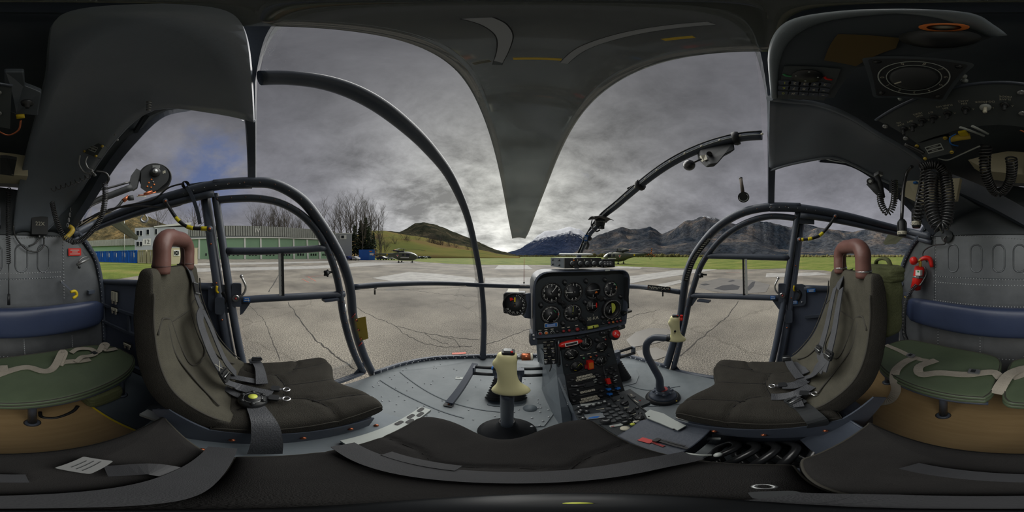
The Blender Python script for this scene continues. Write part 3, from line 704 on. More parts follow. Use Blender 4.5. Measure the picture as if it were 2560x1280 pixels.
def forest(name, sc_, c1, c2, c3, snow=None, sz=0, sw=100.):
    def f(t, n, l, b):
        g = n.new('ShaderNodeNewGeometry'); v = g.outputs['Position']
        a = _ramp(t, _noise(t, sc_, 10, v, .72), [(.38, c1), (.52, c2), (.68, c3)])
        fine = _ramp(t, _noise(t, sc_*14, 6, v, .8), [(.35, s(120, 120, 120)), (.6, s(255, 255, 255))])
        a = _mix(t, 'MULTIPLY', a, fine, .9)
        if snow:
            sp = n.new('ShaderNodeSeparateXYZ'); l.new(v, sp.inputs[0])
            m1 = n.new('ShaderNodeMath'); m1.operation = 'MULTIPLY_ADD'; l.new(sp.outputs[2], m1.inputs[0]); m1.inputs[1].default_value = 1/sw; m1.inputs[2].default_value = -sz/sw
            m2 = n.new('ShaderNodeMath'); m2.operation = 'MULTIPLY_ADD'; l.new(_noise(t, sc_*5, 10, v, .78), m2.inputs[0]); m2.inputs[1].default_value = 9; m2.inputs[2].default_value = -4.9
            m3 = n.new('ShaderNodeMath'); m3.operation = 'ADD'; m3.use_clamp = True; l.new(m1.outputs[0], m3.inputs[0]); l.new(m2.outputs[0], m3.inputs[1])
            w_ = n.new('ShaderNodeRGB'); w_.outputs[0].default_value = (*snow, 1)
            a = _mix(t, 'MIX', a, w_.outputs[0], m3.outputs[0])
        l.new(a, b.inputs['Base Color']); b.inputs['Roughness'].default_value = 1; b.inputs['Specular IOR Level'].default_value = 0
    gmat(name, f)
forest('foresthill', .02, s(48, 54, 46), s(74, 74, 60), s(120, 108, 88))
forest('brownhill', .03, s(60, 58, 46), s(96, 88, 64), s(160, 136, 92))
forest('darkmount', .0030, s(52, 60, 70), s(84, 86, 90), s(146, 130, 116), s(190, 192, 198), 560, 300.)  # bluish-grey forest tones carry the distance haze in the colour
forest('snowmount', .0012, s(38, 52, 78), s(58, 68, 92), s(84, 90, 108), s(226, 228, 232), 430, 160.)  # far range: haze painted in as bluer slopes below the snow
def G(px, py, h=0): return P(px, py, z=GZ+h)
# apron
b = B(mat='asphalt'); b.prism([(260*math.cos(a), 260*math.sin(a), GZ-.3) for a in [2*PI*k/64 for k in range(64)]], (0, 0, .3))
b.obj('ground', kind='structure')
def patch(name, mt, polys, h=.004, th=.004, **k):
    b = B(mat=mt)
    for q in polys: b.prism([G(x, y, h) for x, y in q][::-1], (0, 0, th))
    return b.obj(name, **k)
gb = [(870, 648.5), (960, 650), (1035, 653), (1120, 659), (1200, 662), (1320, 662), (1450, 663), (1540, 665), (1640, 668), (1760, 673), (1960, 671), (2060, 676), (2160, 690), (2260, 708), (2340, 716)]
gl_ = [(2340, 716), (2480, 722), (2660, 722), (2780, 712), (2815, 703), (2900, 690), (2985, 674), (3050, 657.5)]
def ring(name, pts, R_=700, rr=(1, .0)):
    rows = []
    for x, y in pts:
        p = G(x, y, .01); u = Vector((p.x, p.y, 0)); d0 = u.length; u.normalize()
        rows.append([Vector((u.x*q, u.y*q, GZ+.012+max(0, (q-60))*.0)) for q in [d0*(R_/d0)**(i/14) for i in range(15)]])
    return B(mat='grass').sheet(rows, .01, (0, 0, -1), smooth=False).obj(name, kind='structure')
ring('ground_grass', gb); ring('ground_grass', gl_); ring('ground_grass', [(x, 645.3) for x in range(480, 880, 20)])
patch('ground_concrete', 'concrete', [
    [(440, 659), (560, 657), (700, 655), (860, 652), (860, 655), (700, 659), (560, 662), (440, 664)],
    [(440, 672), (560, 669), (700, 667), (850, 662), (850, 669), (700, 674), (560, 677), (440, 681)],
    [(868, 660), (900, 656), (1048, 655), (1035, 658), (960, 662), (868, 668)],
    [(930, 695), (1022, 680), (1090, 684), (1185, 694), (1200, 712), (1090, 708), (1010, 708)],
    [(1212, 712), (1213, 694), (1330, 693), (1330, 712)],
    [(1236, 673), (1246, 663), (1318, 663), (1332, 673)],
    [(1530, 670), (1548, 664.5), (1605, 669), (1600, 672)],
    [(1560, 702), (1560, 692), (1690, 675), (1800, 672), (1790, 674), (1700, 688), (1620, 700), (1570, 710)],
    [(1914, 693), (1916, 683), (2045, 681), (2076, 686)],
    [(1640, 712), (1700, 700), (1710, 705), (1660, 718)]], kind='structure')
mat('pinkpaint', s(206, 120, 104), .7); mat('wet', s(124, 121, 115), .3, col2=s(140, 136, 129), ns=2, spec=.6); mat('crack', s(70, 68, 64), .9); mat('damp', s(76, 76, 75), .3)
b = B(mat='crack'); random.seed(9)
def crack(pts, wd):
    q = []
    for (x0, y0), (x1, y1) in zip(pts, pts[1:]):
        n = max(2, int(math.hypot(x1-x0, y1-y0)/7))
        for i in range(n): q.append((x0+(x1-x0)*i/n+random.uniform(-2, 2), y0+(y1-y0)*i/n+random.uniform(-1.6, 1.6)))
    q.append(pts[-1]); g = [G(x, y, .002) for x, y in q]
    b.ribbon(g, [wd*random.uniform(.5, 1.3) for _ in g], (0, 0, 1), .002, n=1)
crack([(720, 755), (750, 800), (790, 850), (840, 890), (885, 922)], .022)
crack([(888, 768), (930, 790), (990, 815), (1060, 832), (1120, 842), (1200, 850)], .012)
crack([(990, 815), (1010, 835), (1060, 858), (1110, 868), (1180, 865)], .010); crack([(1060, 832), (1085, 850), (1120, 860)], .008); crack([(1100, 840), (1140, 850), (1150, 870)], .008)
crack([(1215, 860), (1250, 850), (1290, 835), (1330, 820)], .012); crack([(1560, 800), (1600, 785), (1650, 775)], .015)
crack([(1846, 752), (1820, 790), (1770, 830), (1700, 890)], .02); crack([(1000, 722), (1100, 735), (1200, 742)], .02); crack([(620, 640+120), (660, 800), (700, 900)], .008)
crack([(700, 680), (690, 700), (672, 730)], .05)
b.obj('ground_cracks', kind='structure')
patch('ground_wet', 'wet', [[(1565, 850), (1590, 830), (1625, 820), (1668, 822), (1690, 838), (1670, 850), (1620, 862), (1580, 868)], [(1590, 878), (1640, 868), (1680, 885), (1640, 900), (1600, 895)],
                            [(1755, 705), (1800, 695), (1880, 700), (1925, 712), (1915, 730), (1850, 735), (1780, 728), (1745, 718)]], kind='structure')
patch('ground_wet', 'damp', [[(1785, 722), (1805, 714), (1832, 711), (1850, 716), (1845, 724), (1810, 726)], [(1818, 703), (1832, 700), (1838, 702), (1825, 705)], [(1865, 722), (1880, 705), (1888, 704), (1884, 716), (1872, 727)],
                             [(1750, 711), (1765, 709), (1775, 711), (1760, 714)]], h=.007, kind='structure')
b = B(mat='pinkpaint')
for a, c in (((763, 692), (812, 689)), ((770, 692), (790, 703)), ((755, 697), (772, 706)), ((1130, 884), (1165, 882)), ((1855, 680), (1882, 681)), ((1852, 681), (1815, 681)), ((1818, 728), (1836, 729))):
    b.ribbon([G(*a, .005), G(*c, .005)], .05, (0, 0, 1), .002)
b.obj('ground_markings', kind='structure')
# dark slot drain strips of older asphalt
patch('ground_patch', 'damp', [[(1095, 683), (1108, 682), (1182, 660), (1175, 660)]], kind='structure', h=.002) if False else None
def V3(x, y, z): return Vector((x, y, z))
def terrain(name, ridge, d0, d1, mt, nzs, amp, rows=16, cols=90, back=1.25, z0=GZ, pw=1.0):
    px = [p[0] for p in ridge]; R_ = []
    for i in range(cols):
        x = px[0]+(px[-1]-px[0])*i/(cols-1); j = 0
        while j < len(ridge)-2 and ridge[j+1][0] < x: j += 1
        (xa, ya), (xb, yb) = ridge[j:j+2]; t = (x-xa)/(xb-xa); y = ya+(yb-ya)*t
        y += noise.fractal(Vector((x*.09, 3.3, d1*.1)), .9, 2.2, 4)*1.3
        u = dirpx(x, 640); te = math.tan((640-y)/1280*PI); col = []
        for k in range(rows+4):
            t = k/(rows-1)
            if k < rows:
                d = d0+(d1-d0)*t; z = z0+(te*d1-z0)*(t**pw)
                p = u*d; z += amp*te*d1*noise.fractal(Vector((p.x*nzs, p.y*nzs, 1.7)), .9, 2.1, 5)*math.sin(PI*min(t, 1))
                z = min(z, te*d*.995 if te*d > z0 else z)
                if k == rows-1: z = te*d1
                z = max(z, z0-.5)
            else: q = (k-rows+1)/4; d = d1*(1+(back-1)*q); z = lerp(te*d1, z0, q)
            p = u*d; col.append(V3(p.x, p.y, z))
        R_.append(col)
    return B(mat=mt).sheet(R_, max(.5, d1*.002), (0, 0, -1)).obj(name, kind='structure')
terrain('mountain_1', [(1225, 642), (1260, 634), (1300, 622), (1330, 602), (1345, 588), (1362, 578), (1395, 574), (1425, 567), (1450, 573), (1470, 590), (1500, 612), (1540, 640)], 2500, 7000, 'snowmount', .0007, .22, 26, 130)
terrain('mountain_2', [(1400, 640), (1430, 634), (1455, 618), (1478, 597), (1500, 586), (1530, 576), (1556, 566), (1575, 573), (1598, 573), (1625, 566), (1640, 574), (1655, 586), (1672, 578), (1690, 570), (1712, 552), (1735, 550), (1750, 541), (1770, 540), (1790, 545), (1810, 555), (1840, 560), (1885, 552), (1925, 556), (1975, 568), (2010, 558), (2050, 569), (2130, 580), (2160, 574), (2187, 570), (2215, 584), (2300, 600), (2360, 615), (2420, 640)], 700, 3200, 'darkmount', .0016, .30, 30, 300)
terrain('hill_1', [(860, 640), (900, 600), (950, 576), (1000, 580), (1018, 571), (1038, 558), (1060, 556), (1090, 561), (1120, 574), (1160, 590), (1200, 607), (1240, 624), (1290, 637)], 260, 620, 'foresthill', .01, .15, 16, 110)
terrain('hill_2', [(820, 640), (850, 606), (890, 588), (930, 576), (965, 578), (1010, 586), (1060, 594), (1130, 608), (1190, 622), (1250, 636), (1300, 641)], 110, 330, 'hillgrass', .012, .12, 16, 90)
terrain('hill_3', [(60, 640), (120, 590), (180, 562), (215, 548), (260, 534), (300, 524), (330, 522), (365, 538), (410, 560), (470, 575), (560, 590), (620, 640)], 120, 260, 'brownhill', .02, .2, 16, 90)
# shrub belt at the far side of the field
random.seed(3)
b = B(mat='bark'); b.m('crown')
mat('shrub', s(96, 88, 66), 1, col2=s(120, 116, 74), ns=.12, spec=0)
b = B(mat='shrub')
for px in range(1470, 2350, 3):
    d = random.uniform(185, 230); h = random.uniform(2.2, 4.4)*(1.1 if px < 1700 else .8); u = dirpx(px+random.uniform(-2, 2), 640)*d
    b.ball((u.x, u.y, GZ+h*.45), 1, 6, sc_=(random.uniform(1.4, 2.4), random.uniform(1.4, 2.4), h*.62))
for px in range(1240, 1470, 4):
    d = random.uniform(330, 380); h = random.uniform(2, 4); u = dirpx(px, 640)*d; b.ball((u.x, u.y, GZ+h*.4), 1, 6, sc_=(3, 3, h*.6))
b.obj('shrubbery', label='belt of brown shrubs and low trees along the far edge of the field', cat='shrubs', kind='stuff')
# ---------------------------------------------------------------- buildings
def nv(lon): a = math.radians(lon); return Vector((math.sin(a), math.cos(a), 0))
def facade(lon, D): n_ = nv(lon); return lambda x, y: PL(x, y, n_*D, n_)
H = facade(-99, 75); hn = nv(-99)
def wallpiece(b, F, q, depth, n_): b.prism([F(x, y) for x, y in q], n_*depth); return b
def basept(F, x, n_):            # foot of the facade at this bearing
    p = F(x, 640); return V3(p.x, p.y, GZ)
def block(b, F, x0, x1, yt0, yt1, n_, depth, zb=GZ, zt=None):
    a, c = F(x0, yt0), F(x1, yt1); z = (a.z+c.z)/2 if zt is None else zt
    b.prism([V3(a.x, a.y, zb), V3(c.x, c.y, zb), V3(c.x, c.y, z), V3(a.x, a.y, z)], n_*depth); return z
t = thing('hangar', 'long green-doored hangar with a ribbed grey fascia marked IV', 'hangar', basept(H, 640, hn))
b = B(mat='greywall'); zt = H(620, 565).z; block(b, H, 430, 838, 565, 565, hn, 40, zt=zt); b.obj('wall', t)
zf = H(640, 590).z; zd = H(640, 594).z
b = B(mat='hangarband'); a, c = H(432, 600), H(836, 600); k = int((a-c).length/1.1)
for i in range(k):
    p = a.lerp(c, (i+.5)/k)-hn*.3; b.box((0, 0, 0), (.85, .5, zt-zf), frame(V3(p.x, p.y, (zt+zf)/2), (c-a), V3(0, 0, 1)))
b.m('winblack').prism([V3(a.x, a.y, zf)-hn*.1, V3(c.x, c.y, zf)-hn*.1, V3(c.x, c.y, zt)-hn*.1, V3(a.x, a.y, zt)-hn*.1], -hn*.05)
b.m('white').box((0, 0, 0), ((a-c).length, .8, .45), frame(V3(*(a.lerp(c, .5)).xy, zd)-hn*.3, (c-a), V3(0, 0, 1)))
b.obj('fascia', t)
b = B(frame(V3(*H(643, 600).xy, (zt+zf)/2+.1)-hn*.9, Vector((0, 0, 1)).cross(-hn), -hn), 'white').text('IV', I4, 2.9); b.obj('sign', t, label='white IV lettering')
xs = [446, 498, 556, 612, 652, 698, 734, 768, 798, 826]
for i, (x0, x1) in enumerate(zip(xs, xs[1:])):
    a, c = H(x0+1, 600), H(x1-1, 600); b = B(mat='hangardoor')
    b.prism([V3(a.x, a.y, GZ), V3(c.x, c.y, GZ), V3(c.x, c.y, zd-.2), V3(a.x, a.y, zd-.2)], -hn*.25)
    b.m('white')
    for x in (x0+1, x1-1): p = H(x, 600)-hn*.3; b.box((0, 0, 0), (.35, .3, zd-GZ-.2), frame(V3(p.x, p.y, (zd+GZ)/2), (c-a), V3(0, 0, 1)))
    b.m('winblack')
    for q in range(3): p = a.lerp(c, .3+.2*q)-hn*.3; b.box((0, 0, 0), (.7, .15, 1.1), frame(V3(p.x, p.y, GZ+2.2), (c-a), V3(0, 0, 1)))
    b.obj('door', t)
# farther hangar, left
H2 = facade(-112, 70); h2 = nv(-112)
t = thing('hangar', 'low distant hangar behind the blue containers, pale green wall under grey fascia', 'hangar', basept(H2, 280, h2))
za, zb_ = H2(300, 598).z, H2(300, 614).z
b = B(mat='hangardoor'); a, c = H2(190, 600), H2(345, 600)
b.prism([V3(a.x, a.y, GZ), V3(c.x, c.y, GZ), V3(c.x, c.y, zb_), V3(a.x, a.y, zb_)], h2*8); b.obj('wall', t)
b = B(mat='hangarband'); k = 60
for i in range(k):
    p = a.lerp(c, (i+.5)/k)-h2*.4; b.box((0, 0, 0), ((c-a).length/k*.8, .6, za-zb_), frame(V3(p.x, p.y, (za+zb_)/2), (c-a), V3(0, 0, 1)))
b.prism([V3(a.x, a.y, zb_), V3(c.x, c.y, zb_), V3(c.x, c.y, za), V3(a.x, a.y, za)], h2*8); b.obj('fascia', t)
# building 12
H3 = facade(-118, 50); h3 = nv(-118)
t = thing('office_building', 'grey two-storey building with the number 12 on its wall', 'building', basept(H3, 400, h3))
b = B(mat='greywall'); z3 = H3(400, 568).z; block(b, H3, 337, 470, 570, 570, h3, 12, zt=z3)
b.m('tin').prism([H3(385, 566)+V3(0, 0, 0)-h3*.3, H3(478, 556)-h3*.3, H3(478, 562)-h3*.3, H3(385, 569)-h3*.3], h3*9); b.obj('wall', t)
for x0, y0, x1, y1 in ((342, 577, 348, 589), (350, 577, 356, 589), (367, 574, 373, 586), (342, 604, 348, 615), (350, 604, 356, 615), (425, 604, 433, 615), (436, 604, 444, 615), (388, 573, 393, 586), (430, 572, 437, 585)):
    b = B(mat='white').prism([q-h3*.05 for q in (H3(x0-.7, y0-1), H3(x1+.7, y0-1), H3(x1+.7, y1+1), H3(x0-.7, y1+1))], -h3*.08)
    b.m('winblack').prism([q-h3*.16 for q in (H3(x0, y0), H3(x1, y0), H3(x1, y1), H3(x0, y1))], -h3*.05); b.obj('window', t)
B(frame(H3(367, 605)-h3*.15, Vector((0, 0, 1)).cross(-h3), -h3), 'tin').box((0, 0, -.05), (2.6, 2.1, .06)).m('black').text('12', T(0, 0, .01), 1.9).obj('number_plate', t, label='white plate with black number 12')
# white annex right of the hangar
H4 = facade(-60, 62); h4 = nv(-60)
t = thing('annex_building', 'pale grey flat-roofed annex with one small window right of the hangar', 'building', basept(H4, 860, h4))
b = B(mat='greywall'); z4 = H4(860, 584).z; block(b, H4, 838, 880, 584, 584, h4, 10, zt=z4); b.m('white'); block(b, H4, 837, 881, 583, 583, h4, 10, zb=z4, zt=z4+.2); b.obj('wall', t)
B(mat='white').prism([q-h4*.03 for q in (H4(851, 588), H4(866, 588), H4(866, 598), H4(851, 598))], -h4*.1).m('winblack').prism([q-h4*.14 for q in (H4(853, 589), H4(860, 589), H4(860, 596), H4(853, 596))], -h4*.05).obj('window', t)
# containers
pA, pB_ = P(229, 640, d=44), P(385, 640, d=31.5); cdv = (pB_-pA).normalized(); cn = V3(0, 0, 1).cross(cdv); cn = cn if cn.dot(pA) > 0 else -cn
def container(x0, x1, mt, lab, i, txt=None, hh=2.65):
    a = PL(x0, 640, pA, cn); c = PL(x1, 640, pA, cn); wd = (c-a).length-.12; m_ = frame(V3(*a.lerp(c, .5).xy, GZ+.05), cdv, V3(0, 0, 1))
    sg = 1 if (m_.to_3x3() @ V3(0, 1, 0)).dot(cn) > 0 else -1
    b = B(m_, mt).box((0, sg*3, hh/2), (wd, 6, hh))
    for k in range(14): b.box((-wd/2+wd*(k+.5)/14, -sg*.02, hh/2), (wd/14*.45, .07, hh-.3))
    for k in (-.5, .5): b.box((k*(wd-.1), -sg*.05, hh/2), (.12, .12, hh))
    b.box((0, -sg*.05, hh-.06), (wd, .12, .14)).box((0, -sg*.05, .07), (wd, .12, .16))
    if mt == 'bluebox': b.m('white').box((wd*.2, -sg*.08, hh*.62), (.12, .02, hh*.35))
    for k in (-.12, .12): b.m('steel').cyl((k*wd, -sg*.10, .15), (k*wd, -sg*.10, hh-.15), .025, seg=6)
    return b.obj('shipping_container', label=lab, cat='container', group='containers in front of the far hangar')
cx = [229, 247, 262, 279, 298, 320, 343]; wn = ['first', 'second', 'third', 'fourth', 'fifth', 'sixth']
for i in range(6): container(cx[i], cx[i+1], 'bluebox', '%s blue shipping container counted from the left in the row beyond the grass' % wn[i], i)
container(344, 366, 'creamd', 'ribbed beige container standing against the blue ones', 6); container(368, 392, 'creamd', 'ribbed beige container partly hidden behind the headrest', 7)
t = thing('site_office', 'cream portable cabin with a crossed window behind the left headrest', 'cabin', G(460, 657))
Hc = facade(-115, 29); c_ = nv(-115)
b = B(mat='cream'); block(b, Hc, 426, 494, 621, 621, c_, 3); b.m('creamd'); block(b, Hc, 424, 496, 620, 620, c_, 3.1, zb=Hc(460, 621).z, zt=Hc(460, 621).z+.12); b.obj('wall', t)
b = B(mat='white').prism([q-c_*.02 for q in (Hc(434, 625), Hc(449, 625), Hc(449, 640), Hc(434, 640))], -c_*.05).m('winblack').prism([q-c_*.08 for q in (Hc(436, 627), Hc(447, 627), Hc(447, 638), Hc(436, 638))], -c_*.03)
b.m('white').ribbon([Hc(436, 627)-c_*.13, Hc(447, 638)-c_*.13], .04, c_, .02).ribbon([Hc(436, 638)-c_*.13, Hc(447, 627)-c_*.13], .04, c_, .02); b.obj('window', t)
b = B(mat='bluebox'); Hb = facade(-53, 60); q_ = nv(-53); block(b, Hb, 897, 922, 624, 624, q_, 5); b.m('blue'); block(b, Hb, 922, 937, 624, 624, q_, 5)
b.m('orange').prism([p-q_*.02 for p in (Hb(923, 627), Hb(930, 627), Hb(930, 630), Hb(923, 630))], -q_*.05).m('white').prism([p-q_*.02 for p in (Hb(924, 633), Hb(934, 633), Hb(934, 638), Hb(924, 638))], -q_*.05)
b.obj('blue_shed', label='bright blue kiosk box by the parked cars left of the near helicopter', cat='shed')
# mast behind the hangar area
for px, y0, d, lab in ((311, 545, 75, 'pale lamp mast rising behind the far hangar'),):
    p = G(px, 655); u = dirpx(px, 640)*d; B(mat='pale').cyl((u.x, u.y, GZ), (u.x, u.y, P(px, y0, d=d).z), .18, .12, 8).obj('lamp_mast', label=lab, cat='mast')
# ---------------------------------------------------------------- cars
def car(px, py, mt, heading, lab, d=None):
    g = P(px, 640, d=d); m_ = T(g.x, g.y, GZ+.012) @ R(heading, 'Z'); t = thing('car', lab, 'car', m_, group='cars parked at the edge of the apron')
    b = B(m_, mt); prof = [(-2.1, .3), (-2.15, .75), (-1.8, .95), (-1.2, 1.0), (-.7, 1.42), (.8, 1.45), (1.5, 1.0), (2.1, .9), (2.15, .35)]
    b.loft([[(x*(.96 if abs(y) > .8 else 1), y, z if z < 1.1 else z-(.05 if abs(y) > .6 else 0)) for x, z in prof] for y in (-.85, -.7, 0, .7, .85)]); b.obj('body', t, bevel=.04)
    b = B(m_, 'winblack').prism([(-1.05, -.87, 1.0), (-.62, -.84, 1.36), (.72, -.84, 1.38), (1.25, -.87, 1.0)], (0, 1.73, 0)); b.obj('windows', t)
    for x in (-1.35, 1.35):
        for y in (-.85, .68): B(m_, 'rubber').cyl((x, y, .32), (x, y+.17, .32), .32, seg=12).m('steel').cyl((x, y-.01, .32), (x, y+.18, .32), .18, seg=10).obj('wheel', t)
    return t
car(868, 636, 'carblue', .4, 'dark blue car at the foot of the pale annex', 58); car(886, 636, 'carwhite', .2, 'white car between the annex and the blue kiosk', 57)
car(1040, 636, 'carblue', 1.0, 'blue car just right of the near helicopter nose', 90); car(1052, 636, 'cardark', 1.2, 'dark car second right of the near helicopter', 92)
car(1060, 636, 'carwhite', 1.1, 'white car third right of the near helicopter', 94); car(1069, 636, 'cardark', 1.0, 'grey car at the end of the row by the hill track', 96)
car(955, 636, 'cardark', .1, 'dark car seen behind the tail of the near helicopter', 60); car(975, 636, 'carwhite', .1, 'white car behind the engine of the near helicopter', 62)
# ---------------------------------------------------------------- trees
def treegeo(seed, bare=True):
    rnd = random.Random(seed); b = B(mat='bark')
    def br(p, dr, ln, r, lv):
        n = 4; pts = [p]; q = p.copy(); dd = dr.copy()
        for i in range(n):
            dd = (dd+Vector((rnd.uniform(-.16, .16), rnd.uniform(-.16, .16), .04))).normalized(); q = q+dd*ln/n; pts.append(q.copy())
        b.tube(pts, [r, r*.55], 3 if lv > 1 else 5, cap=False)
        if lv >= 4: return
        for i in range({0: 13, 1: 6, 2: 5, 3: 3}[lv]):
            t = rnd.uniform(.28, 1.0) if lv else .28+.72*i/12; j = min(int(t*n), n-1); o = pts[j].lerp(pts[j+1], t*n-j)
            ax = Vector((rnd.uniform(-1, 1), rnd.uniform(-1, 1), rnd.uniform(.1, .7 if lv else .9))).normalized()
            nd_ = (dd*.55+ax*1.0).normalized(); br(o, nd_, ln*rnd.uniform(.38, .6)*(1.2-.45*t if lv == 0 else 1), r*.42*(1.1-.4*t), lv+1)
    br(Vector((0, 0, 0)), Vector((0, 0, 1)), .82, .016, 0); return b
def conifer(seed):
    rnd = random.Random(seed); b = B(mat='bark').cyl((0, 0, 0), (0, 0, .95), .012, .003, 6); b.m('conifer')
    for i in range(150):
        t = rnd.uniform(.18, 1); a = rnd.uniform(0, 2*PI); l = .17*(1.04-t)*rnd.uniform(.6, 1.15); z = t*.97
        p = Vector((math.cos(a)*l, math.sin(a)*l, z-.25*l)); sd = Vector((-math.sin(a), math.cos(a), 0))*.028
        b.add([(0, 0, z+.012), p+sd, p-sd+Vector((0, 0, -.012)), (p.x*.5, p.y*.5, z-.04)], [(0, 1, 2), (0, 2, 3), (0, 3, 1), (1, 3, 2)])
    return b
protos = []
def place(kind, px, top, d, lab, grp, mesh=None, zb=GZ, rot=0, wd=1.0):
    global _bare
    u = P(px, 640, d=d); h = P(px, top, d=d).z-zb; m_ = T(u.x, u.y, zb) @ R(rot, 'Z') @ Matrix.Diagonal((h*wd, h*wd, h, 1))
    o = bpy.data.objects.new(kind, mesh); C.objects.link(o); o.matrix_basis = T(0, 0, CZ) @ m_; W[o.name] = m_
    o['label'] = lab; o['category'] = 'tree'; o['group'] = grp; return o
bm_ = []
for i in range(4):
    o = treegeo(i+11).obj('bare_tree'); bm_.append(o.data); bpy.data.objects.remove(o)
cm_ = []
for i in range(2):
    o = conifer(i).obj('conifer_tree'); cm_.append(o.data); bpy.data.objects.remove(o)
ordn = ['leftmost', 'second', 'third', 'fourth', 'fifth', 'sixth', 'seventh', 'eighth', 'ninth', 'tenth', 'eleventh', 'twelfth', 'thirteenth', 'fourteenth', 'fifteenth', 'sixteenth', 'seventeenth', 'eighteenth']
for i, (px, top, d) in enumerate([(843, 528, 72), (856, 514, 74), (868, 508, 70), (880, 512, 76), (893, 506, 72), (907, 510, 75), (918, 508, 70), (930, 516, 73), (941, 524, 76)]):
    place('bare_tree', px, top, 62+(i*7)%5*6, '%s tall bare tree in the grove right of the annex' % (ordn[i]+(' from left' if i else '')), 'tall bare trees beside the annex', bm_[i % 4], rot=i*1.3, wd=.7)
for i, (px, top, d) in enumerate([(888, 560, 66), (902, 548, 69), (912, 540, 68), (922, 562, 65), (934, 580, 64)]):
    place('conifer_tree', px, top, d, '%s dark conifer among the bare trees beside the annex' % (ordn[i]+(' from left' if i else '')), 'conifers beside the annex', cm_[i % 2], rot=i*2.1, wd=1.5)
for i, (px, top, d) in enumerate([(632, 535, 135), (645, 530, 130), (657, 533, 138), (668, 530, 132), (680, 526, 134), (690, 528, 138), (701, 524, 130), (712, 527, 136), (722, 531, 132), (733, 538, 135), (755, 548, 138), (811, 516, 110)]):
    place('bare_tree', px, top, d+(i*5)%4*9 if px < 800 else d, '%s bare tree rising behind the long hangar roof' % (ordn[i]+(' from left' if i else '')), 'bare trees behind the hangar roof', bm_[(i+1) % 4], rot=i*1.7, wd=.75)
place('bare_tree', 482, 520, 100, 'lone bare tree seen above the headrest by the striped grab handle', 'lone bare trees', bm_[2], wd=1.0); place('bare_tree', 395, 528, 95, 'lone bare tree on the brown bank behind the number 12 building', 'lone bare trees', bm_[0], wd=1.0)
for i, (px, top, d, h) in enumerate([(945, 592, 120, 0), (955, 588, 118, 0), (962, 596, 122, 0), (990, 596, 160, 0), (1007, 588, 190, 4), (1013, 590, 190, 4), (1042, 594, 220, 6), (1072, 590, 240, 8), (1078, 592, 240, 8), (1085, 591, 240, 8), (1092, 594, 240, 8), (1100, 596, 240, 7), (1110, 597, 240, 7), (1125, 600, 240, 6), (1138, 604, 240, 5), (1170, 612, 240, 3)]):
    place('bare_tree', px, top, d, '%s small bare tree on the green hillside beyond the near helicopter' % (ordn[i]+(' from left' if i else '')), 'small trees on the hillside', bm_[i % 4], rot=i, wd=1.1, zb=GZ+h*.6)
